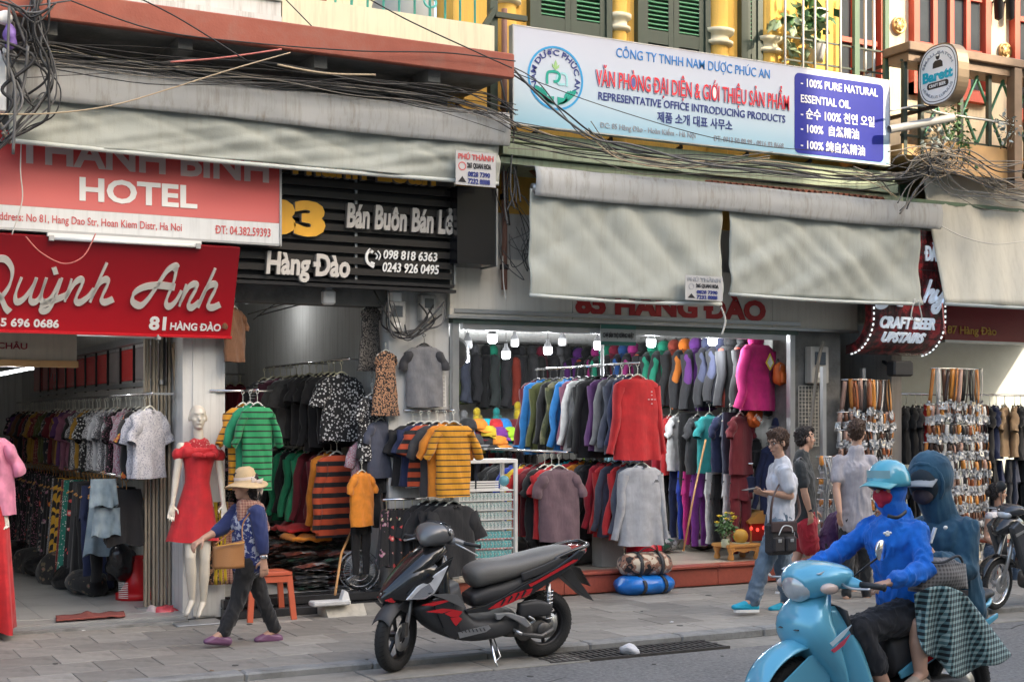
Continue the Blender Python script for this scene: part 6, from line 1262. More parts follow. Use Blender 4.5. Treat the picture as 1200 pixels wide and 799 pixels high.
M4=Matrix.Translation(P(.0,0,.06))@Rm.to_4x4();pk=MB().grid(lambda a,t:(.07+.1*t-.05*(2*a-1)**2,(a-.5)*.18,.0-.03*t-.02*(2*a-1)**2),8,4,thick=(0,0,-.006));pk.xf(M4);pk.build('cap_peak',mat('pale_grey_cap',(.32,.34,.36),.7),rt)
MB().bar(at(1096,618,YB-.2),at(1090,636,YB-.2),.02,.012).build('drawcord',whitep,rt)
skp=pattern('green_white_check','plaid',(.012,.02,.025),(.13,.24,.25),(.45,.58,.56),scale=9)
def wrapf(a,t):
# check wrap falling from lap, blown backwards
 u=1072+60*a+t*(4+50*a*a);v=696+t*(48+46*math.sin(a*2.7)+5*math.sin(a*15))-10*(1-t)*math.sin(a*3.1);
 q=at(u,v,YB-.27-.08*math.sin(a*3)*(1-t)+.1*a*t+.035*math.sin(a*17+t*3)*(.3+t));return q
MB().grid(wrapf,44,24,thick=(0,.008,0)).build('check_wrap',skp,rt)
MB().grid(lambda a,t:at(1072+60*a+t*(14+26*a),694+t*(55+25*a),YB+.2+.03*math.sin(a*15)),20,12,thick=(0,.008,0)).build('wrap_back',skp,rt)
MB().grid(lambda a,t:tuple(at(1072+52*a,696-10*math.sin(a*3.1),YB-.2).lerp(at(1072+60*a,694,YB+.2),t)),12,6,thick=(0,0,-.008)).build('wrap_lap',skp,rt)
for a in 'lr':shoe(rt,J['a'+a]+Vector((0,0,0)),J['t'+a],mat('beige_shoe',(.35,.28,.22),.7),mat('worn_sole',(.3,.28,.26),.7),'shoe')
p=at(1110,676,YB-.3);qb=empty('quilted_bag',p,0,'grey quilted bag resting on the lap of the scooter passenger','bag');qm=pattern('quilted_grey','plaid',(.1,.09,.085),(.22,.2,.19),(.27,.25,.24),scale=14)
b=MB();b.grid(lambda a,t:(p.x+(a-.5)*(.33+.04*t),p.y-.05*math.sin(math.pi*t)*math.sin(math.pi*a)+.02,p.z+.09-.045*math.cos(a*6.28)*(1-t)*.5-t*.17+.012*noise.noise(Vector((a*5,t*4,2)))),14,8,thick=(0,.1,0));b.build('body',qm,qb)
MB().bar(p+Vector((-.16,.03,-.085)),p+Vector((.17,.03,-.1)),.05,.03).build('base',mat('dark_bag_base',(.04,.035,.035),.7),qb);MB().tube(spline([p+Vector((.12,.0,.08)),p+Vector((.06,-.02,.12)),p+Vector((-.05,-.02,.09)),p+Vector((-.13,0,.09))],5),.008,6).build('handle',C['charcoal'],qb)
MB().ell(at(1108,618,YB-.19),(.018,.006,.012),8,6).build('chest_emblem',whitep,COL.objects['person.007'])
b=MB();b.tube(spline([at(1062,599,YB-.13),at(1052,606,YB-.16),at(1040,604,YB-.12)],5),[(.004,.012)]*11,6);b.build('chin_strap',blackp,COL.objects['person.006'])
# ---- mannequins
mann=mat('mannequin_ivory',(.62,.57,.48),.3,var=.05,coat=.2)
def mannequin(J,face,lab,sc=1.0,w=.86):
 J={k:Vector(v)for k,v in J.items()};root=empty('mannequin',(J['pelvis'].x,J['pelvis'].y,0),0,lab,'mannequin');b=MB();torso_caps(b,J,-.015,w=w);cap(b,J['chest'],.05,J['head']-Vector((0,0,.05)),.04);P,Rm,s=head(b,J['head'],face,sc=sc)
 for a in 'lr':
  S,E,Wr=J['s'+a],J['e'+a],J['w'+a];cap(b,S,.04,E,.032);cap(b,E,.033,Wr,.02);hand(b,Wr,Wr-E,(0,-.5,0),(-.3 if a=='l' else .3,-1,0),.15,sc=.95)
  if 'k'+a in J:H_,K,A_=J['h'+a],J['k'+a],J['a'+a];cap(b,H_,.08,K,.047);cap(b,K,.046,K.lerp(A_,.35),.05);cap(b,K.lerp(A_,.35),.05,A_,.027);cap(b,A_,.03,J['t'+a],(.032,.018))
 fuse(b,.0065,'body',mann,root,4);return root,J,P,Rm
J=jn(12.38,head=(232,489),neck=(233,513),chest=(234,534),pelvis=(232,585),sl=(254,525),sr=(212,523),el=(259,562,-.02),wl=(262,592,-.08),er=(206,562,-.02),wr=(202,592,-.06),hl=(240,592),hr=(224,592),kl=(240,655,-.06),al=(238,706,0),tl=(232,722,-.1),kr=(223,652,-.1),ar=(225,704,-.02),tr=(218,720,-.12))
rt,J,P,Rm=mannequin(J,(-.1,-1,0),'ivory female mannequin wearing a red dress at the left shop entrance',1.0)
J2={k:v for k,v in J.items()};redd=cloth('dress_red',(.56,.012,.02),.7);b=MB();torso_caps(b,J,.012,-.1,w=.84);
drs=empty('red_dress',J['pelvis'],0,'knee length bright red dress with bow neckline on the ivory mannequin','dress')
pc=J['pelvis'];n=36;vs=[];zt,zb=at(233,527,12.38).z,at(233,633,12.38).z
for r in range(15):
 t=r/14;z=zt+(zb-zt)*t;hw=.165 if t==0 else(.165-.055*math.sin(min(t/.36,1)*math.pi/2)if t<.36 else .11+.13*((t-.36)/.64));cx=at(234-8*t,560,12.38).x
 for k in range(n):q=2*math.pi*k/n;f=1+max(0,t-.4)*.28*math.sin(q*7+1);vs.append((cx+hw*math.cos(q)*(1+.02*math.sin(q*7)*t),12.38+(.11+.06*max(0,t-.4))*math.sin(q)*f,z+.008*math.sin(q*4)))
MB().add(vs,[(i*n+k,i*n+(k+1)%n,(i+1)*n+(k+1)%n,(i+1)*n+k)for i in range(14)for k in range(n)],True).build('dress',redd,drs)
b=MB();cap(b,J['chest']+Vector((0,0,-.01)),(.145,.095),J['neck']-Vector((0,0,.05)),(.10,.06),(1,0,0));fuse(b,.01,'lace_yoke',pattern('red_lace','speck',(.45,.02,.03),(.6,.3,.25),scale=60,thr=.58),drs,2)
b=MB()
for q,s_ in((J['sl'],1),(J['sr'],-1)):cap(b,q+Vector((-s_*.05,0,-.02)),.062,q+Vector((s_*.02,0,-.07)),.06)
cap(b,J['sr']+Vector((.03,-.07,-.05)),(.03,.05),J['sl']+Vector((-.03,-.07,-.05)),(.03,.05),(0,1,0));fuse(b,.01,'off_shoulder_band',redd,drs,2,.006)
q=J['chest']+Vector((-.0,-.14,.0));b=MB()
for s_ in(-1,1):b.ell(q+Vector((s_*.055,0,.01)),(.055,.02,.026),12,8)
b.ell(q,(.018,.024,.02),8,6);b.build('bow',redd,drs)
MB().bbox(at(205,725,12.2).x,at(262,725,12.2).x,12.12,12.45,0,.012,.004).build('base_plate',steel,rt)
J=jn(12.2,head=(-15,486),neck=(-14,512),chest=(-14,534),pelvis=(-15,588),sl=(4,524),sr=(-34,524),el=(3,565,-.05),wl=(5,600,-.1),er=(-37,565),wr=(-39,600),hl=(-9,595),hr=(-23,595),kl=(-9,655),al=(-8,705),tl=(-13,718,-.1),kr=(-23,655),ar=(-23,705),tr=(-27,718,-.1))
rt,J,P,Rm=mannequin(J,(-.1,-1,0),'mannequin in pink jacket and long red skirt cut by the left picture edge')
hang('blouse',J['neck']+Vector((.02,0,.12)),.05,C['pink'],'pink jacket worn by the mannequin at the left edge',None,None,None,1.0,'jacket',seed=0).scale=(.8,2.3,1)
o=hang('long_skirt',J['pelvis']+Vector((.02,0,.1)),.05,C['red'],'long red skirt worn by the mannequin at the left edge',None,None,None,1.0,'skirt',seed=1).scale=(.85,2.4,1.05)
# bust with cap
c=at(914,500,12.9);bs=empty('mannequin_bust',c,0,'white mannequin bust with dark cap and navy top inside the sports shop','mannequin');b=MB();P,Rm,s=head(b,c+Vector((0,0,.0)),(-1,-.3,0),sc=1.05);cap(b,c+Vector((0,0,-.08)),.05,c+Vector((.02,0,-.22)),.07);fuse(b,.008,'head',whitep,bs,3)
M4=Matrix.Translation(P(0,0,.03))@Rm.to_4x4();b=MB().lathe([(0.001,.1),(.05,.095),(.085,.06),(.098,.0),(.097,-.02)],(0,0,0),20);b.xf(M4);b.build('cap_crown',C['navy'],bs);pk=MB().grid(lambda a,t:(.08+.09*t-.05*(2*a-1)**2,(a-.5)*.17,-.01-.03*t-.015*(2*a-1)**2),8,4,thick=(0,0,-.006));pk.xf(M4);pk.build('cap_peak',C['navy'],bs)
hang('long_sleeve_shirt',c+Vector((.02,0,-.08)),-.5,C['navy'],'navy long sleeved shirt worn by the white bust',None,None,None,1.1,seed=1)
# ================================================================== MOTORBIKES (local: x forward, y left, z up, ground z=0)
tyre=mat('tyre_rubber',(.018,.018,.018),.85,var=.3,bump=.5,bscale=90);alu=mat('aluminium',(.5,.5,.5),.35,.85,var=.15,dirt=.3);engm=mat('engine_metal',(.13,.125,.12),.5,.7,var=.3,dirt=.5,dscale=9)
glossk=mat('black_gloss_paint',(.012,.012,.013),.16,coat=.6,var=.1);mattk=mat('dark_grey_trim',(.035,.035,.037),.55,var=.15,bump=.1,bscale=250);redpaint=mat('red_gloss_paint',(.45,.01,.015),.2,coat=.5,var=.05)
grym=mat('metallic_grey_paint',(.15,.15,.15),.3,.35,coat=.4,var=.06);vinyl=mat('seat_vinyl',(.14,.135,.125),.5,var=.1,bump=.3,bscale=180,dirt=.3);lens=mat('headlight_glass',(.6,.62,.65),.08,.3,var=.4,scale=14,coat=.8);amber=mat('indicator_orange',(.7,.25,.1),.15,coat=.5)
skyb=mat('light_blue_paint',(.13,.44,.6),.22,.15,coat=.6,var=.05,scale=2)
def loft(st,n=20,p=2.4,mb=None,caps=True):
 """stations (x, y, z, half width y, half height z[, tilt]) -> smooth hull along x"""
 mb=mb or MB();P=[]
 S=[Vector(s[:3])for s in st];A=spline(S,4);hw=[v.x for v in spline([(s[3],0,0)for s in st],4)];hh=[v.x for v in spline([(s[4],0,0)for s in st],4)];vs=[]
 for i,c in enumerate(A):
  d=(A[min(i+1,len(A)-1)]-A[max(i-1,0)]).normalized();up=Vector((0,1,0)).cross(d).normalized()*-1;up=up if up.length>.1 else Vector((0,0,1))
  for k in range(n):
   q=2*math.pi*k/n;cx,sx=math.cos(q),math.sin(q);vs.append(c+Vector((0,1,0))*(max(hw[i],.002)*abs(cx)**(2/p)*(1 if cx>0 else-1))+up*(max(hh[i],.002)*abs(sx)**(2/p)*(1 if sx>0 else-1)))
 m=len(A);fs=[(i*n+k,i*n+(k+1)%n,(i+1)*n+(k+1)%n,(i+1)*n+k)for i in range(m-1)for k in range(n)]
 if caps:fs+=[tuple(range(n-1,-1,-1)),tuple(range((m-1)*n,m*n))]
 return mb.add(vs,fs,True)
def plate(poly,y,t,mb=None,cur=0.0):
 """body panel following outline (x,z) at side y, thickness t"""
 mb=mb or MB();n=len(poly);vs=[(a,y,b)for a,b in poly]+[(a,y+t,b)for a,b in poly]
 return mb.add(vs,[tuple(range(n)),tuple(range(2*n-1,n-1,-1))]+[(i,n+i,n+(i+1)%n,(i+1)%n)for i in range(n)])
def wheel(par,c,r,w,steer=0,spokes=5,spoked=False,ang=0):
 t=empty('wheel',c);t.parent=par;t.rotation_euler=(0,0,steer)
 MB().lathe([(r-w*.95,-w*.36),(r-w*.6,-w*.5),(r-w*.2,-w*.42),(r,-w*.12),(r,w*.12),(r-w*.2,w*.42),(r-w*.6,w*.5),(r-w*.95,w*.36),(r-w*.95,-w*.36)],(0,0,0),40,'y').build('tyre',tyre,t,w=False)
 b=MB()
 for i in range(44):
  a=i*math.pi/22
  for s in(-1,1):d=Vector((math.cos(a),0,math.sin(a)));a2=a+.07;d2=Vector((math.cos(a2),0,math.sin(a2)));b.bar(d*(r+.001)+Vector((0,s*w*.05,0)),d2*(r-w*.17)+Vector((0,s*w*.40,0)),.006,.004)
 b.build('tread',mat('tread_rubber',(.008,.008,.008),.95),t,w=False)
 rm=chrome if spoked else mat('black_rim',(.03,.03,.032),.35,.5)
 MB().lathe([(r-w*.9,-w*.36),(r-w*1.05,-w*.34),(r-w*1.15,0),(r-w*1.05,w*.34),(r-w*.9,w*.36)],(0,0,0),36,'y').build('rim',rm,t,w=False)
 b=MB().lathe([(0,-.05),(.03,-.05),(.045,-.03),(.045,.03),(.03,.05),(0,.05)],(0,0,0),16,'y')
 b.build('hub',alu if spoked else engm,t,w=False)
 if spoked:
  for i in range(32):a=i*math.pi/16;a2=a+(.35 if i%2 else-.35);MB().tube([(math.cos(a)*.04,(-1)**(i//2)*.025,math.sin(a)*.04),(math.cos(a2)*(r-w),0,math.sin(a2)*(r-w))],.0022,4,caps=False).build('spoke',chrome,t,w=False)
 else:
  for i in range(spokes):
   a=ang+i*2*math.pi/spokes;d=Vector((math.cos(a),0,math.sin(a)));s=Vector((-math.sin(a),0,math.cos(a)))
   MB().bar(d*.03+s*.008,d*(r-w*1.05)+s*.02,.02,.022).build('spoke',rm,t,w=False)
 MB().lathe([(.045,.05),(.105,.05),(.105,.054),(.045,.054)],(0,0,0),24,'y').build('brake_disc',alu,t,w=False)
 return t
def grip(par,a,b):MB().tube([a,b],.017,10).tube([Vector(b)-(Vector(b)-Vector(a)).normalized()*.01,b],.022,10).build('grip',blackp,par,w=False)
def lever(par,a,b,c):MB().tube(spline([a,b,c],5),[.007]*10+[.009],7).build('brake_lever',alu,par,w=False)
def mirror(par,base,top,f,col=chrome):
 MB().tube(spline([base,(Vector(base)+Vector(top))/2+Vector((.02,.01,0)),top],5),.006,7).build('mirror_stem',blackm,par,w=False);m=MB().lathe([(0,-.02),(.04,-.018),(.058,-.004),(.06,.004),(.055,.008),(0,.006)],(0,0,0),22,'y')
 q=Vector(f).to_track_quat('Y','Z').to_matrix().to_4x4();m.xf(Matrix.Translation(Vector(top)+Vector((0,0,.03)))@q);m.build('mirror',col,par,w=False)
 # ---- parked black and red scooter
wf_=gp(458,783,-.05);wr_=gp(632,768,-.05)
pk_=empty('parked_scooter',(wr_.x,9.6,-.05),math.pi,'parked black scooter with grey seat and red graphics on its stand by the kerb','scooter');pk_.rotation_euler=(R(-5),0,math.pi+R(3))
S=pk_;wb=1.27;rw=.262
wheel(S,(0,0,rw),rw,.1,0,6,ang=.3);
fk=empty('steering',(wb,0,rw));fk.parent=S;fk.rotation_euler=(0,0,R(34));wheel(fk,(0,0,0),rw,.095,0,6,ang=.1)
for s in(-1,1):MB().tube([(0,s*.075,0),(-.06,s*.075,.22),(-.12,s*.06,.42)],.017,9).build('fork_leg',alu,fk,w=False)
MB().grid(lambda a,t:((rw+.025)*math.cos(R(35+120*a))*1.02-.01,(t-.5)*.15,(rw+.028)*math.sin(R(35+120*a))-.05*(2*t-1)**2-.0),16,10,thick=(0,0,-.006)).build('front_fender',mattk,fk,w=False)
for s in(-1,1):plate([(-.2,.12),(.04,.2),(.1,.24),(.0,.3),(-.14,.3)],s*.07-.003,.006).build('fender_side',mattk,fk,w=False)
MB().box(.02,.07,.085,.11,.02,.12).build('brake_caliper',engm,fk,w=False)
# body hull: underside, leg shield, nose, tail
loft([(.98,0,.56,.16,.2),(.9,0,.42,.18,.17),(.74,0,.3,.19,.1),(.52,0,.29,.19,.09),(.32,0,.33,.16,.09)],24,3).build('lower_body',mattk,S,w=False)
loft([(1.0,0,.72,.16,.1),(1.12,0,.70,.17,.13),(1.22,0,.64,.15,.12),(1.34,0,.575,.09,.07),(1.41,0,.535,.03,.025)],24,2.6).build('nose',glossk,S,w=False)
loft([(.93,0,.92,.09,.05),(1.03,0,.86,.14,.07),(1.16,0,.77,.15,.07),(1.3,0,.66,.1,.05),(1.39,0,.58,.04,.03)],24,2.2).build('nose_top',glossk,S,w=False)
loft([(.93,0,.86,.08,.03),(.96,0,.76,.15,.05),(.965,0,.6,.18,.07),(.93,0,.45,.195,.08),(.87,0,.33,.19,.09),(.8,0,.27,.17,.06)],24,3).build('leg_shield',glossk,S,w=False)
for s in(-1,1):
 y=s*.2-(.012 if s<0 else 0)
 a=plate([(1.27,.60),(1.18,.70),(.9,.86),(.93,.78),(1.0,.62),(1.08,.56),(1.2,.555)],s*.135,s*.022,None).build('headlight_surround',glossk,S,w=False);bev(a,.006,2)
 a=plate([(1.285,.565),(1.20,.655),(1.1,.715),(.945,.80),(.99,.70),(1.05,.60),(1.13,.56)],s*.155,s*.012).build('headlight',lens,S,w=False);bev(a,.01,3)
 plate([(1.24,.575),(1.17,.64),(1.1,.675),(1.06,.62),(1.12,.575)],s*.167,s*.004).build('lens_reflector',chrome,S,w=False)
 a=plate([(1.08,.56),(1.0,.58),(.92,.57),(.86,.42),(.83,.30),(.87,.24),(.96,.30),(1.02,.42),(1.06,.5)],s*.175,s*.02).build('side_shield',glossk,S,w=False);bev(a,.008,2)
 plate([(1.40,.545),(1.33,.585),(1.27,.575),(1.34,.53)],s*.05,s*.03).build('red_accent',redpaint,S,w=False);plate([(1.10,.60),(.98,.60),(.88,.585),(.80,.48),(.86,.50),(1.0,.565)],s*.2,s*.006).build('silver_panel',grym,S,w=False)
 plate([(1.17,.525),(1.06,.545),(.93,.555),(.95,.54),(1.08,.515)],s*.19,s*.012).build('red_accent',redpaint,S,w=False)
 for tri in([(1.14,.475),(1.0,.49),(.9,.475),(1.0,.455)],[(.98,.45),(.9,.475),(.83,.455),(.86,.42),(.92,.42)],[(.93,.415),(.86,.42),(.83,.40),(.88,.35),(.9,.37)]):plate(tri,s*.193,s*.006).build('red_graphic',redpaint,S,w=False)
 # seat side panel
 a=plate([(.80,.46),(.62,.49),(.5,.53),(.3,.62),(.0,.74),(-.2,.86),(-.26,.85),(-.2,.78),(.0,.65),(.2,.55),(.42,.48),(.6,.43),(.78,.43)],s*.15,s*.03).build('side_panel',glossk,S,w=False);bev(a,.01,2)
 a=plate([(.6,.455),(.52,.50),(.38,.56),(.22,.59),(.24,.55),(.4,.49),(.5,.46)],s*.18,s*.006).build('red_graphic',redpaint,S,w=False)
 for kx in(.5,.44,.38,.32):plate([(kx,.475+(.5-kx)*.3),(kx-.03,.53+(.5-kx)*.3),(kx-.045,.52+(.5-kx)*.3),(kx-.01,.475+(.5-kx)*.3)],s*.187,s*.003).build('black_stripe',glossk,S,w=False)
 plate([(.24,.60),(-.16,.775),(-.18,.79),(-.14,.79),(.2,.64),(.26,.62)],s*.184,s*.005).build('red_stripe',redpaint,S,w=False)
 a=plate([(.55,.42),(.42,.42),(.28,.37),(.22,.31),(.26,.29),(.36,.35),(.46,.40),(.5,.37),(.53,.37)],s*.17,s*.03).build('silver_bracket',alu,S,w=False);bev(a,.008,2)
 a=plate([(.86,.30),(.60,.335),(.58,.31),(.62,.285),(.84,.255)],s*.188,s*.008).build('footrest_trim',alu,S,w=False)
 for k in range(7):MB().bar((.63+k*.032,s*.198,.295),(.645+k*.032,s*.198,.318),.006).build('trim_rib',mattk,S,w=False)
loft([(.68,0,.5,.09,.05),(.55,0,.53,.12,.08),(.35,0,.56,.14,.1),(.1,0,.66,.15,.09),(-.1,0,.76,.11,.06),(-.25,0,.84,.05,.03)],22,2.8).build('tail_body',mattk,S,w=False)
loft([(.70,0,.655,.05,.045),(.66,0,.67,.12,.085),(.55,0,.70,.145,.095),(.38,0,.72,.15,.085),(.2,0,.755,.15,.075),(.02,0,.80,.14,.06),(-.12,0,.835,.11,.04),(-.2,0,.85,.06,.02)],24,2.4).build('seat',vinyl,S,w=False)
for s in(-1,1):MB().tube(spline([(.3,s*.15,.67),(.12,s*.152,.72),(-.02,s*.15,.77),(-.12,s*.125,.81)],5),[(.004,.035)]*16,8).build('seat_stripe',mattk,S,w=False)
MB().tube(spline([(.0,.13,.79),(-.18,.13,.85),(-.33,.08,.88),(-.35,0,.88),(-.33,-.08,.88),(-.18,-.13,.85),(.0,-.13,.79)],5),.018,9).build('grab_rail',glossk,S,w=False)
loft([(-.16,0,.79,.13,.05),(-.26,0,.83,.1,.045),(-.35,0,.83,.05,.03)],18,2.4).build('tail_light',mat('tail_lens',(.3,.02,.02),.1,coat=.6),S,w=False)
a=plate([(-.12,.72),(-.2,.70),(-.3,.58),(-.43,.43),(-.44,.42),(-.34,.47),(-.2,.58),(-.1,.66)],-.06,.12).build('rear_fender',mattk,S,w=False);bev(a,.01,2)
MB().bar((-.27,0,.70),(-.38,0,.55),.17,.006).build('number_plate',mat('plate_back',(.03,.03,.03),.5),S,w=False)
loft([(.36,0,.27,.1,.08),(.2,0,.27,.12,.09),(.05,.02,.26,.11,.075),(-.04,.03,.25,.06,.05)],16,3).build('engine',engm,S,w=False)
for q in(0,1):MB().lathe([(0,.1),(.075-.02*q,.1),(.08-.02*q,.13),(.05,.145),(0,.145)],(.24-q*.17,0,.25),18,'y').build('engine_cover',engm,S,w=False)
loft([(.3,.13,.41,.03,.06),(.15,.13,.42,.04,.065),(.02,.13,.4,.03,.05)],14,3.5).build('air_box',mattk,S,w=False)
MB().tube([(.34,.14,.24),(.1,.15,.2),(0,.15,.25)],.02,8).build('swing_arm',engm,S,w=False)
MB().tube([(.02,.12,.3),(.04,.12,.6)],.02,10).build('shock_absorber',alu,S,w=False);MB().tube([(.03+.033*math.cos(k*.9),.12+.033*math.sin(k*.9),.33+k*.0042)for k in range(56)],.006,5).build('spring',chrome,S,w=False)
MB().tube([(.35,-.14,.2),(.1,-.17,.22),(-.1,-.18,.27),(-.16,-.18,.3)],[.03,.05,.06,.05],14).build('exhaust',mattk,S,w=False)
MB().tube([(.55,.12,.25),(.53,.2,.05),(.52,.24,.008)],[.012,.009,.009],7).bar((.50,.24,.004),(.56,.25,.006),.04,.008).build('side_stand',chrome,S,w=False);MB().tube([(.5,.1,.22),(.47,.17,.08),(.53,.2,.05)],.005,5).build('stand_spring',chrome,S,w=False)
MB().tube([(.37,.18,.28),(.34,.25,.26)],.012,8).build('foot_peg',alu,S,w=False);MB().tube(spline([(.25,.16,.30),(.2,.2,.34),(.26,.21,.38)],4),.009,6).build('kick_lever',alu,S,w=False)
hb_=empty('handlebar',(.98,0,.93));hb_.parent=S;hb_.rotation_euler=(0,R(-8),R(30));hb_.scale=(.9,.88,.88)
MB().tube([(.02,0,-.2),(0,0,0)],.03,10).build('column',mattk,hb_,w=False)
loft([(-.13,0,.04,.06,.03),(-.05,0,.085,.15,.075),(.04,0,.09,.17,.1),(.12,0,.05,.11,.085),(.17,0,.0,.04,.03)],24,2.2).build('handlebar_cover',grym,hb_,w=False)
MB().tube([(.045+.1*math.cos(k*math.pi/8)**2*0,.172*math.cos(k*math.pi/8),.09+.1*math.sin(k*math.pi/8))for k in range(9)],[(.02,.006)]*9,6).build('dark_band',glossk,hb_,w=False)
loft([(-.14,0,.09,.05,.01),(-.06,0,.15,.1,.015),(.02,0,.19,.1,.012)],14).build('dash',blackp,hb_,w=False)
for s in(-1,1):
 loft([(-.0,s*.14,.05,.05,.035),(-.03,s*.2,.045,.035,.03),(-.05,s*.25,.04,.02,.022)],12).build('switch_box',grym if s>0 else blackp,hb_,w=False)
 grip(hb_,(-.05,s*.25,.04),(-.12,s*.38,.03));lever(hb_,(-.0,s*.2,.03),(-.0,s*.3,.0),(-.1,s*.37,-.05 if s>0 else .0))
MB().lathe([(0,.035),(.016,.03),(.018,0),(0,-.0)],(.0,.12,.14),10).build('reservoir_cap',blackp,hb_,w=False)
# ---- blue scooter ridden by two
q=at(934,700,YB);q2=at(1117,700,YB)
bs_=empty('moving_scooter',(q2.x+.02,YB,-.062),math.pi,'light blue scooter with round headlight and chrome mirror ridden by two hooded women','scooter');bs_.rotation_euler=(0,0,math.pi+R(1));S=bs_;wb=q2.x-q.x+.02;r2=.27
wheel(S,(0,0,r2),r2,.09,0,6);wheel(S,(wb,0,r2),r2,.085,.05,6,spoked=False)
for s in(-1,1):MB().tube([(wb,s*.07,r2),(wb-.12,s*.07,.62)],.02,9).build('fork_leg',skyb,S,w=False)
def bigfender(a,t):
 th=R(8+150*a);rr=r2+.045+.03*math.sin(a*3.1);yy=(t-.5)*(.17+.05*math.sin(a*3.1));return(wb-.02+rr*math.cos(th)*1.15,yy,r2+rr*math.sin(th)*1.1-3.2*yy*yy)
MB().grid(bigfender,24,12,thick=(0,0,-.008)).build('front_fender',skyb,S,w=False)
for s in(-1,1):a=plate([(wb+.22,.42),(wb+.02,.56),(wb-.12,.58),(wb-.14,.3),(wb-.02,.33),(wb+.1,.4)],s*.098,s*.012).build('fender_side',skyb,S,w=False);bev(a,.006,2)
# leg shield: curved sheet
def shield(a,t):
 y=(a-.5)*(.44-.26*t**3);z=.26+.56*t;x=wb-.36+.16*t+.16*math.cos((a-.5)*2.9)-.02*(1-t);return(x,y,z)
MB().grid(shield,26,16,thick=(-.03,0,0)).build('leg_shield',skyb,S,w=False)
loft([(wb-.14,0,.9,.09,.05),(wb-.07,0,.81,.16,.09),(wb-.04,0,.71,.2,.12),(wb-.09,0,.6,.205,.1),(wb-.17,0,.46,.19,.06),(wb-.23,0,.3,.16,.04)],28,2.3).build('front_cowl',skyb,S,w=False)
MB().lathe([(0,0),(.012,.0),(.012,.006),(0,.008)],(wb+.035,-.0,.72),10).build('badge',chrome,S,w=False)
for s in(-1,1):
 plate([(wb-.05,.60),(wb-.16,.66),(wb-.19,.68),(wb-.14,.62),(wb-.07,.585)],s*.2,s*.006).build('red_graphic',mat('pink_red_graphic',(.5,.06,.1),.3),S,w=False)
 plate([(wb-.04,.64),(wb-.14,.70),(wb-.2,.73),(wb-.14,.67),(wb-.06,.62)],s*.2,s*.006).build('white_graphic',mat('white_graphic',(.5,.62,.68),.3),S,w=False)
 plate([(wb+.09,.70),(wb+.04,.715),(wb+.05,.70)],s*.05,s*.03).build('air_slot',blackp,S,w=False)
MB().grid(lambda a,t:(wb-.36+.18*t,(a-.5)*.34,.3+.5*t+.03*math.cos((a-.5)*3)),10,6,thick=(-.02,0,0)).build('inner_shield',mattk,S,w=False)
loft([(wb-.3,0,.3,.16,.07),(.7,0,.26,.17,.06),(.5,0,.3,.16,.08),(.35,0,.38,.14,.1)],20,3.2).build('floor_body',mattk,S,w=False)
loft([(.62,0,.5,.13,.14),(.4,0,.55,.15,.13),(.1,0,.6,.15,.1),(-.1,0,.66,.12,.07),(-.22,0,.7,.05,.03)],22,2.8).build('tail_body',mattk,S,w=False)
for s in(-1,1):a=plate([(.6,.42),(.45,.5),(.1,.60),(-.12,.68),(-.2,.71),(-.2,.68),(-.05,.6),(.2,.52),(.45,.42),(.58,.38)],s*.13,s*.02).build('side_panel',skyb,S,w=False);bev(a,.008,2);plate([(.5,.46),(.2,.57),(.18,.56),(.46,.44)],s*.167,s*.004).build('red_stripe',redpaint,S,w=False)
loft([(.66,0,.66,.07,.04),(.58,0,.68,.13,.07),(.3,0,.71,.14,.06),(0,0,.77,.13,.05),(-.22,0,.82,.1,.03)],22,2.4).build('seat',mat('black_vinyl',(.02,.02,.02),.5,bump=.2,bscale=180),S,w=False)
MB().tube(spline([(-.0,.13,.72),(-.14,.12,.76),(-.22,.05,.79),(-.22,-.05,.79),(-.14,-.12,.76),(-.0,-.13,.72)],5),.014,8).build('grab_rail',skyb,S,w=False)
a=plate([(-.12,.6),(-.2,.58),(-.36,.42),(-.34,.4),(-.2,.48)],-.06,.12).build('rear_fender',mattk,S,w=False)
loft([(.36,0,.27,.1,.08),(.1,.02,.27,.11,.08),(-.04,.03,.26,.06,.05)],16,3).build('engine',engm,S,w=False);MB().tube([(.4,-.14,.2),(.1,-.17,.22),(-.16,-.18,.3)],[.03,.055,.05],14).build('exhaust',alu,S,w=False)
hx,hz=wb-.13,.97
MB().tube([(hx+.04,0,hz-.3),(hx,0,hz-.05)],.04,12).build('column',mat('dark_teal_plastic',(.04,.16,.2),.5),S,w=False)  # steering column in a darker teal than the body
loft([(hx-.18,0,hz+.0,.06,.03),(hx-.08,0,hz+.03,.21,.06),(hx+.03,0,hz+.01,.215,.095),(hx+.12,0,hz-.02,.16,.095),(hx+.17,0,hz-.04,.1,.07)],26,2.3).build('handlebar_cowl',skyb,S,w=False)
hl0=MB().ell((hx+.145,0,hz-.035),(.06,.115,.088),22,14);hl0.build('headlight',mat('headlight_clear',(.55,.57,.58),.08,.25,var=.5,scale=9,coat=.9),S,w=False)
for s in(-1,1):
 MB().ell((hx+.075,s*.185,hz-.035),(.06,.035,.032),16,10).build('indicator',mat('indicator_pale',(.6,.45,.38),.1,coat=.7),S,w=False)
 plate([(hx+.13,hz+.045),(hx+.04,hz+.08),(hx-.02,hz+.07),(hx+.06,hz+.03)],s*.12,s*.04).build('grey_graphic',mat('pale_grey_graphic',(.45,.5,.52),.3),S,w=False)
 loft([(hx-.03,s*.15,hz,.05,.045),(hx-.05,s*.22,hz-.005,.03,.035),(hx-.07,s*.27,hz-.01,.018,.02)],12).build('switch_box',skyb,S,w=False)
 grip(S,(hx-.07,s*.27,hz-.01),(hx-.13,s*.40,hz-.02));lever(S,(hx+.0,s*.2,hz-.01),(hx+.05,s*.33,hz-.02),(hx-.0,s*.42,hz-.02))
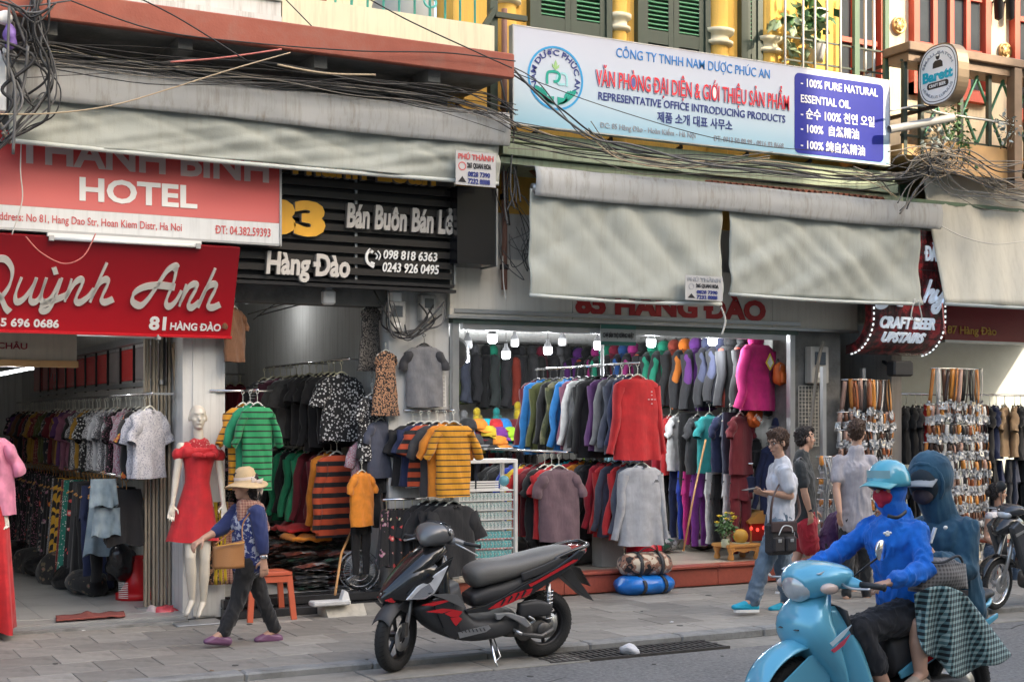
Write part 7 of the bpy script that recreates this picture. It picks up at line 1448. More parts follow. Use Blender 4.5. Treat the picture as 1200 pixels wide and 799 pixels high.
mirror(S,(hx-.08,.2,hz+.02),(hx-.22,.27,hz+.14),(-.35,.9,.0))
# ---- dark motorbike at the right kerb
w0=at(1160,700,9.75)
mb_=empty('motorbike',(w0.x+1.02,9.75,0),math.pi,'dark grey underbone motorbike with wire spoked front wheel parked at the right picture edge','motorbike');mb_.rotation_euler=(R(-4),0,math.pi+R(6));S=mb_;mb_.scale=(.88,)*3;wb=1.22;r3=.285
wheel(S,(0,0,r3),r3,.075,0,spoked=True);wheel(S,(wb,0,r3),r3,.07,.12,spoked=True)
dgp=mat('dark_metal_paint',(.06,.062,.068),.22,.3,coat=.5)
for s in(-1,1):MB().tube([(wb,s*.065,r3),(wb-.1,s*.065,.6),(wb-.16,s*.05,.85)],.022,9).build('fork_leg',alu,S,w=False)
MB().grid(lambda a,t:(wb+(r3+.03)*math.cos(R(20+130*a)),(t-.5)*.12,r3+(r3+.035)*math.sin(R(20+130*a))-4*((t-.5)*.12)**2),20,8,thick=(0,0,-.006)).build('front_fender',glossk,S,w=False)
for s in(-1,1):
 a=plate([(wb+.02,.9),(wb-.1,.98),(wb-.26,.9),(wb-.3,.6),(wb-.4,.35),(wb-.34,.3),(wb-.2,.5),(wb-.1,.7)],s*.1,s*.08).build('side_shield',dgp,S,w=False);bev(a,.02,2)
 plate([(wb-.02,.84),(wb-.16,.88),(wb-.18,.86),(wb-.04,.81)],s*.182,s*.004).build('silver_stripe',alu,S,w=False)
loft([(wb-.28,0,.9,.1,.08),(wb-.12,0,.93,.14,.1),(wb+.02,0,.87,.1,.07),(wb+.08,0,.83,.04,.03)],22,2.3).build('front_cowl',glossk,S,w=False)
loft([(wb-.3,0,1.04,.06,.03),(wb-.2,0,1.08,.16,.06),(wb-.1,0,1.06,.13,.07),(wb-.04,0,1.03,.06,.04)],22,2.3).build('handlebar_cowl',dgp,S,w=False)
MB().ell((wb-.06,0,1.03),(.05,.09,.05),18,10).build('headlight',lens,S,w=False)
loft([(.8,0,.5,.1,.1),(.5,0,.55,.12,.12),(.2,0,.65,.12,.08),(-.2,0,.75,.08,.05),(-.35,0,.8,.03,.03)],20,2.6).build('body',dgp,S,w=False);loft([(.7,0,.72,.08,.03),(.5,0,.76,.12,.05),(.1,0,.8,.12,.05),(-.15,0,.84,.09,.03)],20,2.4).build('seat',mat('black_vinyl',()),S,w=False)
loft([(.75,0,.3,.09,.1),(.5,0,.3,.11,.11),(.3,0,.3,.08,.07)],14,3).build('engine',engm,S,w=False)
for s in(-1,1):grip(S,(wb-.22,s*.2,1.07),(wb-.3,s*.36,1.05));lever(S,(wb-.18,s*.2,1.07),(wb-.15,s*.3,1.06),(wb-.22,s*.36,1.05));mirror(S,(wb-.2,s*.14,1.1),(wb-.24,s*.2,1.28),(-.9,s*.1,0),blackp)
# ================================================================== LAMPS, GOODS, SMALL THINGS
bulbm=mat('lit_bulb',(.95,.97,1),.3,emit=(.93,.97,1),estr=1.8)
def bulb(u,v,Y,lab,lit=True,e=7):
 p=at(u,v,Y);t=empty('light_bulb',p,0,lab,'light bulb')
 MB().lathe([(0,-.045),(.035,-.045),(.052,-.03),(.055,.03),(.05,.045)],p,18).build('glass',bulbm if lit else mat('unlit_bulb',(.6,.6,.6),.2),t)
 MB().lathe([(.05,.045),(.04,.08),(.022,.1),(.02,.14),(0,.14)],p,14).build('socket',C['grey'],t)
 MB().tube([p+Vector((0,0,.13)),Vector((p.x,p.y,2.95))],.004,5).build('cord',blackp,t)
 if lit:
  ld=bpy.data.lights.new('bulb_glow','POINT');ld.energy=e;ld.shadow_soft_size=.06;ld.color=(.93,.97,1);lo=bpy.data.objects.new('bulb_glow',ld);COL.objects.link(lo);lo.parent=t;lo.location=(0,-.01,-.11)
for u,v,Y,w in((545,420,15.0,'far left'),(577,397,13.4,'high left'),(593,416,15.0,'second from left'),(642,411,14.6,'third from left'),(701,405,13.6,'beside the hanging notice'),(763,402,13.2,'right of the hanging notice'),(835,400,13.2,'nearest the hot pink jacket')):bulb(u,v,Y,'lit white bulb in the sports shop, %s'%w)
for u,v,Y,w in((548,404,14.5,'above the far left lit bulb'),(603,402,15,'behind the high left bulb'),(659,401,15,'between the lit bulbs')):bulb(u,v,Y,'unlit bulb hanging %s'%w,False)
for u,v,w in((385,346,'hanging under the slatted sign near its middle'),(463,347,'under the right end of the slatted sign')):
 p=at(u,v,12.5);t=empty('security_lamp',p,0,'unlit square white lamp %s'%w,'lamp');MB().bbox(p.x-.06,p.x+.06,12.45,12.56,p.z-.09,p.z+.05,.02).build('shade',whitep,t);MB().bbox(p.x-.03,p.x+.03,12.48,12.54,p.z+.05,p.z+.1,.005).build('mount',steel,t)
 # ---- display case
x0,x1=at(535,600,12.7).x,at(607,600,12.7).x;z1=1.36
dc=empty('display_case',(x0,12.7,.22),0,'white framed glass display case full of turquoise packets beside the sports shop pillar','display case')
for xx in(x0,x1-.035):MB().bbox(xx,xx+.035,12.7,12.74,.25,z1,.004).build('frame',whitep,dc);MB().bbox(xx,xx+.035,13.0,13.04,.25,z1,.004).build('frame',whitep,dc)
MB().bbox(x0,x1,12.7,13.04,z1,z1+.04,.004).build('top',whitep,dc);MB().bbox(x0,x1,12.7,13.04,.22,.29,.004).build('base',whitep,dc);MB().box(x0+.03,x1-.03,13.0,13.02,.29,z1-.32).build('back',mat('case_back',(.4,.5,.5),.6),dc)
zs=[.30+k*.098 for k in range(8)]
pm=[]
for q,(c1,c2)in enumerate((((.0,.42,.45),(.55,.65,.62)),((.6,.66,.66),(.02,.35,.3)))):
 pm.append(pattern('packet_print_%s'%('teal','white')[q],'speck',c1,c2,scale=55,thr=.56))
pk1=MB().bbox(-.017,.017,0,.02,0,.07,.002).mesh('packet');pk1.materials.append(pm[0]);pk2=pk1.copy();pk2.materials[0]=pm[1]
tri=MB().add([(-.017,0,0),(.017,0,0),(0,0,-.018)],[(0,1,2)]).mesh('red_label');tri.materials.append(mat('label_red',(.5,.1,.12),.6));
for k,z in enumerate(zs):
 MB().box(x0+.03,x1-.03,12.72,13.0,z-.01,z).build('shelf',whitep,dc)
 for i in range(15):
  o=link('packet',pk1 if k<4 else pk2);o.parent=dc;o.location=Vector((x0+.055+i*.0405,12.725,z))-chain(dc)
  if k<4:o=link('price_label',tri);o.parent=dc;o.location=Vector((x0+.055+i*.0405,12.715,z))-chain(dc)
MB().box(x0+.035,x1-.035,12.702,12.706,.3,z1-.3).build('glass_door',mat('case_glass',(.8,.85,.85),.03,alpha=.08,var=0),dc)
zt_=zs[-1]+.1;MB().box(x0+.03,x1-.03,12.72,13.0,zt_-.012,zt_).build('shelf',whitep,dc)
for i,xx in enumerate((x0+.05,x0+.24)):
 bk_=empty('plastic_basket',(xx,12.73,zt_),0,'small white plastic basket %s in the top of the display case'%('on the left' if i==0 else 'in the middle'),'basket');MB().box(xx,xx+.17+.08*i,12.73,12.85,zt_,zt_+.005).build('bottom',whitep,bk_)
 for k in range(4):MB().box(xx,xx+.17+.08*i,12.728,12.734,zt_+.005+k*.024,zt_+.022+k*.024).build('slat',whitep,bk_)
p=Vector((x1-.11,12.8,zt_+.09));gl_=empty('small_globe',p,0,'small pale blue globe on a stand inside the display case','globe');MB().ell(p,.055,16,10).build('ball',mat('globe_blue',(.15,.4,.5),.3,var=.4,scale=30),gl_);MB().lathe([(0,-.09),(.05,-.09),(.04,-.07),(.01,-.06),(.01,-.05)],p,14).build('stand',whitep,gl_)
# ---- packed shirt heap in the middle shop
pkm=[pattern('packed_shirt_%s'%n,'camo',a,b_,c_,scale=9,rough=.18)for n,a,b_,c_ in(('dark',(.04,.04,.05),(.2,.09,.08),(.45,.45,.45)),('red',(.2,.04,.03),(.45,.12,.06),(.55,.52,.5)),('green',(.03,.14,.09),(.08,.08,.08),(.45,.45,.44)),('grey',(.12,.12,.14),(.35,.33,.3),(.6,.58,.56)))]
pms=[]
for s in range(4):
 b=MB().grid(lambda a,t:((a-.5)*.3,(t-.5)*.24,(.035+.02*noise.noise(Vector((a*5,t*5,s*3))))*math.sin(math.pi*min(max(a,.04),.96))**.35*math.sin(math.pi*min(max(t,.04),.96))**.35),9,7)
 b.grid(lambda a,t:((a-.5)*.3,(.5-t)*.24,-.012*math.sin(math.pi*a)),5,4);m=b.mesh('packed_shirt');m.materials.append(pkm[0]);pms.append(m)
pw_=['dark','reddish','dark green','grey']
col_=0
for i in range(10):
 y0=12.95+i*.28;x_=4.92-.02*i;nl=10 if i>0 else 7
 for j in range(2):
  for k in range(nl-j*2):
   q=random.randrange(4);o=bpy.data.objects.new('packed_shirt',random.choice(pms));COL.objects.link(o);o.location=(x_-j*.3+random.uniform(-.03,.03),y0+random.uniform(-.03,.03),.165+k*.052);o.rotation_euler=(random.uniform(-.09,.09),random.uniform(-.1,.1),random.uniform(-.2,.2));o.material_slots[0].link='OBJECT';o.material_slots[0].material=pkm[q]
   tag(o,'%s shirt folded in clear wrap, layer %d of %s heap column, %s row'%(pw_[q],k+1,od(i),('wall','aisle')[j]),'packed shirt','heap of wrapped shirts on the middle shop floor')
b=MB().grid(lambda a,t:(4.5+a*.5,13.3+t*.6,.70+.06*noise.noise(Vector((a*4,t*4,1)))-.05*(a-.5)**2),12,8,thick=(0,0,.03));b.build('folded_shirt',C['red'],label='loose red shirt thrown on top of the wrapped shirt heap',cat='shirt')
b=MB().grid(lambda a,t:(4.45+a*.4,13.0+t*.4,.62+.05*noise.noise(Vector((a*4,t*4,5)))),10,8,thick=(0,0,.03));b.build('folded_shirt',C['orange'],label='loose orange shirt on top of the wrapped shirt heap',cat='shirt')
# ---- floor fan
p=gp(422,690,.158);p=Vector((at(421,668,12.75).x,12.75,at(421,668,12.75).z));fn=empty('floor_fan',(p.x,12.75,.16),0,'round chrome floor fan on the black granite step','fan');M4=Matrix.Translation(p)@Matrix.Rotation(R(-20),4,'Z')
rF=.2;b=MB()
for rr_,yy in((rF,0),(rF*.98,-.03),(rF*.75,-.06),(rF*.45,-.07),(rF*.98,.03)):b.tube([(rr_*math.cos(k*math.pi/16),yy,rr_*math.sin(k*math.pi/16))for k in range(33)],.004,5,caps=False)
b.xf(M4);b.build('guard_ring',chrome,fn);b=MB()
for k in range(36):a=k*math.pi/18;b.tube([(.05*math.cos(a),-.075,.05*math.sin(a)),(rF*.75*math.cos(a),-.06,rF*.75*math.sin(a)),(rF*math.cos(a),0,rF*math.sin(a))],.002,4,caps=False)
b.xf(M4);b.build('guard_wires',chrome,fn)
for k in range(3):
 a=k*2.094;b=MB().grid(lambda u_,t:((.04+u_*.13)*math.cos(a+(t-.5)*1.0),.02*(t-.5),(.04+u_*.13)*math.sin(a+(t-.5)*1.0)),5,5,thick=(0,.003,0));b.xf(M4);b.build('blade',alu,fn)
b=MB().lathe([(0,-.08),(.045,-.075),(.045,-.06)],(0,0,0),16,'y').lathe([(0,.12),(.05,.11),(.055,.03),(0,.0)],(0,0,0),16,'y');b.xf(M4);b.build('motor',steel,fn)
MB().tube(spline([p+Vector((.2,.02,0)),p+Vector((.23,.05,-.12)),Vector((p.x+.2,12.85,.165)),Vector((p.x+.05,12.7,.165))],5),.01,7).tube(spline([p+Vector((-.2,.06,0)),p+Vector((-.2,.08,-.12)),Vector((p.x-.15,12.85,.165)),Vector((p.x+.02,12.9,.165))],5),.01,7).build('stand',chrome,fn)
# ---- orange stool
q=gp(318,727,0);so=empty('plastic_stool',(q.x,q.y+.15,0),0,'orange red plastic stool behind the walking woman','stool');som=mat('orange_red_plastic',(.55,.12,.06),.38,var=.08)
sx_,sy_=q.x,q.y+.15
o=MB().bbox(sx_-.2,sx_+.2,sy_-.17,sy_+.17,.4,.435,.03).build('seat',som,so)
for dx in(-1,1):
 for dy in(-1,1):MB().bar((sx_+dx*.17,sy_+dy*.14,.4),(sx_+dx*.205,sy_+dy*.17,.0),.05,.03).build('leg',som,so)
 MB().bbox(sx_+dx*.185-.01,sx_+dx*.185+.01,sy_-.14,sy_+.14,.34,.4,.003).build('apron',som,so)
for dy in(-1,1):MB().bbox(sx_-.16,sx_+.16,sy_+dy*.15-.01,sy_+dy*.15+.01,.34,.4,.003).build('apron',som,so)
# ---- stone ramp, mop
a_,b_=gp(366,717,0),gp(437,716,0);xa,xb=a_.x,b_.x
rp_=empty('stone_ramp',((xa+xb)/2,12.2,0),0,'rough pale concrete block serving as a ramp below the black doorstep','ramp');MB().prism([(12.05,0),(12.36,0),(12.36,.07),(12.15,.1)],xa,xa+.38,'x').build('block',mat('rough_block',(.42,.39,.33),.95,var=.35,scale=14,bump=.9,bscale=22),rp_);MB().prism([(12.02,0),(12.34,0),(12.34,.075)],xa+.385,xb+.05,'x').build('wedge',conc,rp_)
mp_=at(390,694,12.1);mo=empty('floor_mop',mp_,0,'white headed mop lying on the ramp with a wooden handle leaning up','mop');MB().bbox(mp_.x-.2,mp_.x+.16,12.05,12.2,.105,.15,.01).build('head',mat('mop_white',(.55,.55,.54),.8,var=.2,bump=.5),mo);MB().prism([(mp_.x+.08,.15),(mp_.x+.16,.15),(mp_.x+.14,.22),(mp_.x+.11,.24)],12.08,12.16).build('socket',whitep,mo)
MB().tube([(mp_.x+.03,12.12,.2),at(400,648,12.5),at(412,622,12.7)],.012,8).build('handle',mat('broom_wood',(.5,.26,.1),.6),mo)
# ---- basket, broom, mat, bag
rpm=mat('red_plastic',(.55,.01,.015),.35,var=.06);q=gp(160,701,.066);rb_=empty('laundry_basket',q,0,'red plastic basket with an overturned red bucket on it in the left shop','basket')
MB().lathe([(0,0),(.2,0),(.2,.06),(.15,.08),(.09,.2),(.06,.38),(.075,.4),(.0,.4)],q,20).build('body',rpm,rb_);MB().lathe([(.0,.4),(.07,.4),(.07,.42),(0,.42)],q,16).build('lid',rpm,rb_)
for k in range(9):MB().bar(q+Vector((-.19,-.09,.03+k*.018)),q+Vector((-.12,-.17,.03+k*.018)),.006).build('slot_rib',whitep,rb_)
q=gp(188,700,.066);bb=empty('broom',q,0,'pink handled broom with grey bristles standing by the folding gate','broom');MB().tube([q+Vector((0,.02,.1)),q+Vector((.03,.1,1.0))],.009,8).build('handle',steel,bb);MB().tube([q+Vector((0,.02,.15)),q+Vector((.012,.05,.45)),q+Vector((.02,.07,.62))],[.018,.024,.015],8).build('grip',mat('pink_plastic',(.6,.18,.3),.4),bb)
b=MB()
for k in range(70):a=random.uniform(-1,1);d=random.uniform(-1,1);b.tube([q+Vector((a*.04,.02+d*.02,.13)),q+Vector((a*.13,.0+d*.07,.06)),q+Vector((a*.2,-.02+d*.1,.01))],.006,4,caps=False)
b.build('bristles',mat('grey_bristle',(.22,.22,.21),.9),bb,kind='stuff')
q0,q1=gp(47,717,.055),gp(132,716,.055);MB().grid(lambda a,t:(q0.x+(q1.x-q0.x)*a+.05*t,12.45+.3*t+.02*a,.075+.012*noise.noise(Vector((a*7,t*3,1)))+(.025*max(0,1-abs(a-.45)*12)*t)),30,6,thick=(0,0,.012)).build('doormat',mat('red_brown_mat',(.22,.06,.05),.95,var=.35,scale=12,bump=.6),label='worn red brown doormat on the threshold of the left shop',cat='doormat')
q=gp(197,724,0);blob(q+Vector((-.02,.05,.05)),(.13,.09,.06),mat('red_thin_plastic',(.6,.08,.1),.2,var=.4,bump=.6,bscale=20),'plastic_bag','crumpled pink and red plastic bag at the foot of the folding gate','plastic bag',5,.6,fr=5);blob(q+Vector((-.12,.07,.05)),(.07,.07,.06),mat('clear_thin_plastic',(.6,.5,.5),.15,var=.3,bump=.6),'plastic_bag','clear pinkish plastic bag beside the crumpled red one','plastic bag',6,.6,fr=5)
q=gp(205,712,0);MB().bbox(q.x-.1,q.x+.16,q.y,q.y+.07,.0,.03,.004).build('wood_offcut',woodl,label='light wood offcut lying behind the mannequin feet',cat='wood')
q=gp(740,765,-.05);b=MB().ell((0,0,0),(.09,.05,.05),14,8);b.v=[tuple(Vector(v)*(1+.7*noise.noise(Vector(v)*18))+q+Vector((0,0,.03)))for v in b.v];b.build('litter_bag',mat('thin_white_plastic',(.6,.6,.62),.3,var=.2,bump=.5),label='crumpled white plastic bag littering the gutter by the drain',cat='litter')
for i,(u,v,w,lab)in enumerate(((861,678,.09,'scrap of white paper at the foot of the red step'),(787,729,.04,'tiny white paper scrap on the pavement right of centre'),(98,739,.03,'small white speck of litter on the left pavement'),(248,786,.03,'dry brown leaf on the pavement near the kerb'))):
 q=gp(u,v,.004);MB().grid(lambda a,t:(q.x+(a-.5)*w,q.y+(t-.5)*w*.6,.006+.02*abs(noise.noise(Vector((a*3,t*3,i))))),5,4,thick=(0,0,.001)).build('litter',C['white']if i<3 else woodd,label=lab,cat='litter')
 # ---- bags in front of the sports shop
def duffel(c,L_,r,m,lab,rz=0,strap=mattk,seed=0,sq=1.0):
 t=empty('duffel_bag',c,rz,lab,'duffel bag');b=MB();n=20;vs=[]
 for i in range(15):
  x=(i/14-.5)*L_;f=(1-abs(2*i/14-1)**5)**.5
  for k in range(n):q=2*math.pi*k/n;rr_=r*f*(1+.12*noise.noise(Vector((x*9,math.cos(q)*2,math.sin(q)*2+seed))));vs.append((x,rr_*math.cos(q)*1.05,max(-r*sq*.85,rr_*math.sin(q)*sq)+r*sq*.85))
 b.add(vs,[(i*n+k,i*n+(k+1)%n,(i+1)*n+(k+1)%n,(i+1)*n+k)for i in range(14)for k in range(n)]+[tuple(range(n-1,-1,-1)),tuple(range(14*n,15*n))],True);b.build('body',m,t,w=False)
 for x in(-L_*.2,L_*.2):MB().tube([(x,r*1.1*math.cos(k*math.pi/10),r*sq*.85+r*sq*1.05*math.sin(k*math.pi/10))for k in range(-3,14)],[(.022,.004)]*17,4).build('strap',strap,t,w=False)
 MB().tube(spline([(-L_*.2,-r*.4,r*1.85*sq),(0,-r*.5,r*2.3*sq),(L_*.2,-r*.4,r*1.85*sq)],5),[(.02,.005)]*11,5).build('handle',strap,t,w=False);MB().bar((-L_*.4,0,r*1.87*sq),(L_*.4,0,r*1.87*sq),.012,.006).build('zip',blackm,t,w=False);return t
q=gp(741,692,0);duffel((q.x,12.24,0),.66,.2,mat('blue_tarpaulin',(.01,.16,.55),.3,var=.15,bump=.4,bscale=15),'bright blue duffel bag on the pavement against the red step',.05,sq=.55,seed=1)
pf=pattern('brown_cream_camouflage','camo',(.02,.015,.015),(.3,.15,.1),(.6,.5,.38),scale=10);duffel((q.x+.02,12.26,.19),.6,.17,pf,'brown and cream patterned duffel bag piled on the blue one',-.1,sq=.75,seed=2)
q=at(758,650,12.85);duffel((q.x,12.9,.222),.5,.17,mat('red_tarpaulin',(.5,.01,.03),.35,var=.15),'red duffel bag on the shop floor above the piled bags',.7,seed=3)
q=at(685,650,13.2);duffel((q.x,13.3,.222),.6,.17,mat('grey_nylon',(.07,.07,.065),.5,var=.2,bump=.3),'dark grey duffel bag under the hanging red shirts',.1,seed=4)
q=at(640,650,13.4)
for i in range(4):duffel((q.x+i*.3-.4,13.9+.1*i,.222),.5,.14,C['black'],'black folded bag on the sports shop floor, %s from left'%od(i),.3*i,seed=5+i)
for i in range(5):blob((8.7+i*.33,14.0+(i%2)*.4,.32),(.22,.2,.1),pkm[i%4],'wrapped_bundle','flat wrapped bundle behind the bamboo pole, %s from left'%od(i),'bundle',20+i,.3,'wrapped bundles on the sports shop floor')
MB().tube([at(801,645,12.9),at(813,580,13.1),at(827,515,13.3)],.012,8).build('bamboo_pole',mat('bamboo',(.45,.25,.1),.5,var=.25),label='bamboo pole leaning inside the sports shop',cat='pole')
# ---- altar table
q=at(867,655,12.85);al=empty('altar_table',(q.x,12.9,.222),0,'low golden wooden altar table with scalloped legs at the sports shop doorway','table');gw=mat('golden_wood',(.55,.27,.07),.35,var=.2,coat=.3)
MB().bbox(q.x-.22,q.x+.24,12.75,13.1,.36,.40,.01).build('top',gw,al)
for dx in(-.17,.19):
 for dy in(12.79,13.05):MB().lathe([(.03,0),(.04,.02),(.025,.07),(.045,.12),(.04,.14)],(q.x+dx,dy,.222),10).build('leg',gw,al)
MB().prism([(q.x-.2,.36),(q.x-.2,.3),(q.x-.1,.325),(q.x,.3),(q.x+.1,.325),(q.x+.22,.3),(q.x+.22,.36)],12.77,12.79).build('apron',gw,al)
g=at(868,628,12.9);pm_=empty('pomelo',g,0,'large golden ball fruit on a small pedestal dish','fruit');MB().ell(g,.085,18,12).build('fruit',mat('pomelo_skin',(.6,.33,.05),.5,var=.15,bump=.5,bscale=120),pm_);MB().lathe([(0,-.14),(.07,-.14),(.03,-.12),(.02,-.1),(.09,-.085),(.1,-.07),(0,-.075)],g,16).build('dish',mat('celadon',(.45,.5,.35),.3),pm_)
v0=at(850,636,12.85);fv=empty('flower_vase',v0,0,'vase of yellow chrysanthemums on the altar table','flowers');MB().lathe([(0,-.05),(.04,-.05),(.05,-.02),(.045,.03),(.03,.05)],v0,14).build('vase',mat('celadon',()),fv);leafcloud(v0+Vector((0,0,.18)),(.05,.04,.07),120,.06,leafm[0],'foliage',fv,77)
for i in range(9):
 c=v0+Vector((random.uniform(-.13,.13),random.uniform(-.05,.05),random.uniform(.22,.34)));b=MB();MB().tube([v0+Vector((0,0,.04)),c],.003,4).build('stem',leafm[0],fv)
 for k in range(14):a=k*2.4;r_=.024+.003*(k%3);b.add([c,c+Vector((r_*math.cos(a-.2),r_*math.sin(a-.2),.008)),c+Vector((r_*1.3*math.cos(a),r_*1.3*math.sin(a),.002+.012*(k%2))),c+Vector((r_*math.cos(a+.2),r_*math.sin(a+.2),.008))],[(0,1,2,3)])
 b.ell(c+Vector((0,0,.004)),.016,8,5);b.build('flower',C['yellow'],fv)
s0=at(885,612,13.1);sr_=empty('spirit_shrine',(s0.x,13.1,.4),0,'small golden roofed shrine with red lanterns behind the altar table','shrine')
MB().prism([(s0.x-.2,s0.z+.0),(s0.x-.22,s0.z+.03),(s0.x-.1,s0.z+.1),(s0.x,s0.z+.15),(s0.x+.1,s0.z+.1),(s0.x+.22,s0.z+.03),(s0.x+.2,s0.z)],12.95,13.3).build('roof',gw,sr_);MB().bbox(s0.x-.16,s0.x+.16,13.0,13.25,.4,s0.z,.01).build('body',mat('shrine_red',(.35,.03,.02),.4),sr_)
for dx in(-.15,.15):MB().lathe([(.014,.4),(.014,s0.z)],(s0.x+dx,12.99,0),8).build('column',gw,sr_)
for k in range(5):c=Vector((s0.x-.18+k*.09,12.94,s0.z-.05-.02*(k%2)));MB().ell(c,(.018,.018,.022),10,7).build('lantern',mat('lantern_red',(.6,.02,.02),.3,emit=(1,.05,.03),estr=.6),sr_)
# ---- backpacks
def backpack(u,v,Y,m,lab,rz=0,sc=1.0,sc2=None):
 p=at(u,v,Y);t=empty('backpack',p,rz,lab,'backpack');t.scale=(sc,)*3
 b=MB();vs=[];n=18
 for i in range(9):
  z=(i/8)*.46;f=(1-abs(2*i/8-1)**4)**.5
  for k in range(n):q=2*math.pi*k/n;cx,cy=math.cos(q),math.sin(q);vs.append((.15*f*abs(cx)**.6*(1 if cx>0 else-1),.09*f*abs(cy)**.6*(1 if cy>0 else-1)*(1.15 if z<.2 else .9),z-.23))
 b.add(vs,[(i*n+k,i*n+(k+1)%n,(i+1)*n+(k+1)%n,(i+1)*n+k)for i in range(8)for k in range(n)],True);b.build('body',m,t,w=False)
 MB().bbox(-.1,.1,-.14,-.085,-.18,.03,.02).build('pocket',sc2 or m,t,w=False);MB().tube([(-.11,-.085,.05),(-.09,-.09,.17),(.09,-.09,.17),(.11,-.085,.05)],.005,5).build('zip',chrome,t,w=False);MB().tube(spline([(-.03,.05,.22),(0,.05,.29),(.03,.05,.22)],4),.008,6).build('handle',blackp,t,w=False)
 for s in(-1,1):MB().tube(spline([(s*.08,.09,.2),(s*.12,.16,.0),(s*.1,.1,-.2)],4),[(.025,.005)]*9,5).build('strap',blackp,t,w=False)
 return t
okm=mat('orange_nylon',(.6,.12,.02),.5,bump=.2)
for i,(u,v,Y,m,rz,sc,lab)in enumerate(((865,492,13.3,C['black'],.3,.9,'black backpack with silver zip at left of the orange bag'),(884,488,13.0,okm,.5,.62,'orange sports bag with white lettering among the black backpacks'),(880,530,13.2,C['black'],.2,.9,'black backpack hanging below the orange sports bag'),(900,470,13.1,C['charcoal'],-.2,.8,'charcoal backpack right of the orange sports bag'),(935,500,12.75,C['black'],.1,.85,'black netted backpack against the shop pillar'),(914,438,12.75,okm,.2,.6,'orange hip bag beside the hot pink jacket'),(924,416,12.85,C['black'],.2,1.0,'tall black backpack above the orange hip bag'),(932,462,12.7,mat('red_nylon',(.35,.01,.02),.5),.1,.6,'red hip bag at the shop pillar'),(870,560,13.1,C['navy'],.1,.9,'navy backpack low on the bag wall'),(895,555,13.2,C['charcoal'],.2,.85,'charcoal backpack low beside the shrine roof'),(930,540,12.75,C['black'],0,.9,'black backpack lowest on the shop pillar'))):
 t=backpack(u,v,Y,m,lab,rz,sc)
 if i==1:
  t.rotation_euler=(0,R(35),.2);me=_textmesh('NIKE',.03,.15,.02)
  xs=[q.co.x for q in me.vertices];w_=max(xs)-min(xs)
  for q in me.vertices:q.co=Vector((-.13+(q.co.x-min(xs))/w_*.26,-.145+q.co.z*.1,-.09+q.co.y*.11))
  link('lettering',me,whitep,t)
  # shelf of caps
sh2=empty('cap_shelf',at(540,522,16.2),0,'dark shelf of caps and gloves across the sports shop','shelf');a_,b_=at(545,522,16.0),at(664,522,16.0)
for y_ in(15.85,16.2):MB().bar((a_.x-.3,y_,a_.z),(b_.x,y_,a_.z),.03).build('rail',steel,sh2)
MB().box(a_.x-.3,b_.x,15.85,16.2,a_.z-.03,a_.z-.015).build('board',blackm,sh2)
capc=[('lime',C['lime']),('orange',C['orange']),('blue',C['blue']),('purple',C['violet']),('black',C['black']),('red',C['red']),('yellow',C['yellow']),('charcoal',C['charcoal']),('teal',C['cyan']),('maroon',C['maroon'])]
def capobj(p,m,rz,lab,grp=None,sc=1.0):
 t=empty('cap',p,rz,lab,'cap',grp);MB().lathe([(0.001,.11),(.05,.105),(.085,.07),(.1,.02),(.1,0),(.095,0)],(0,0,0),16).build('crown',m,t,w=False);MB().grid(lambda a,u_:((a-.5)*.17,-.07-.1*u_+.06*(2*a-1)**2,.012-.03*u_-.015*(2*a-1)**2),8,3,thick=(0,0,-.005)).build('peak',m,t,w=False);t.scale=(sc,)*3;return t
for i in range(11):
 u=654-i*10.5;n_,m_=capc[i%10]
 for j in range(3 if i>1 else 1):n2,m2=capc[(i*3+j*2)%10]if i>1 else(n_,m_);p=at(u,520-j*13,15.95+.05*j);capobj((p.x+random.uniform(-.05,.05),p.y+random.uniform(-.08,.05),a_.z+j*.1+random.uniform(-.0,.02)),m2,random.uniform(-1.2,1.2),'%s cap, %s from the right on the cap shelf, layer %d'%(n2,od(i),j+1),'caps on the sports shop shelf',1.25)
for i,(u,v,m_,w)in enumerate(((560,492,'yellow','yellow padded jacket'),(583,492,'teal','pale cyan jacket'),(545,495,'grey','grey jacket'),(608,485,'yellow','yellow black jacket'),(632,490,'crimson','dark red jacket'),(672,470,'blue','bright blue jacket'))):hang('jacket',at(u,v-14,16.6),.9,C[m_],'%s bundled above the cap shelf'%w,None,C[m_],hk,.72)
# ---- meters and wall clutter
def meter(u,v,Y,w,h,lab,m=None):
 p=at(u,v,Y);t=empty('meter_box',p,0,lab,'meter box');MB().bbox(p.x-w/2,p.x+w/2,Y-.12,Y,p.z-h/2,p.z+h/2,.01).build('case',m or mat('meter_grey',(.42,.41,.38),.6,streak=.5),t);MB().bbox(p.x-w*.3,p.x+w*.3,Y-.128,Y-.12,p.z,p.z+h*.35,.002).build('window',glass,t);MB().bbox(p.x-w*.2,p.x+w*.2,Y-.126,Y-.12,p.z-h*.35,p.z-h*.2,.002).build('plate',whitep,t);return t
meter(460,372,12.56,.18,.3,'grey electricity meter box high on the white pillar');meter(497,362,12.56,.16,.26,'second grey meter box tilted near the shutter corner');meter(953,428,12.58,.26,.42,'beige electricity meter box on the grey corner pillar')
def mesh_panel(u0,u1,v0,v1,Y,lab,m,nx=5,nz=9):
 a,b_=at(u0,v0,Y),at(u1,v1,Y);t=empty('wire_panel',(a.x,Y,b_.z),0,lab,'wire panel')
 for i in range(nx+1):x=a.x+(b_.x-a.x)*i/nx;MB().bar((x,Y,a.z),(x,Y,b_.z),.008).build('wire',m,t)
 for i in range(nz+1):z=a.z+(b_.z-a.z)*i/nz;MB().bar((a.x,Y-.009,z),(b_.x,Y-.009,z),.008).build('wire',m,t)
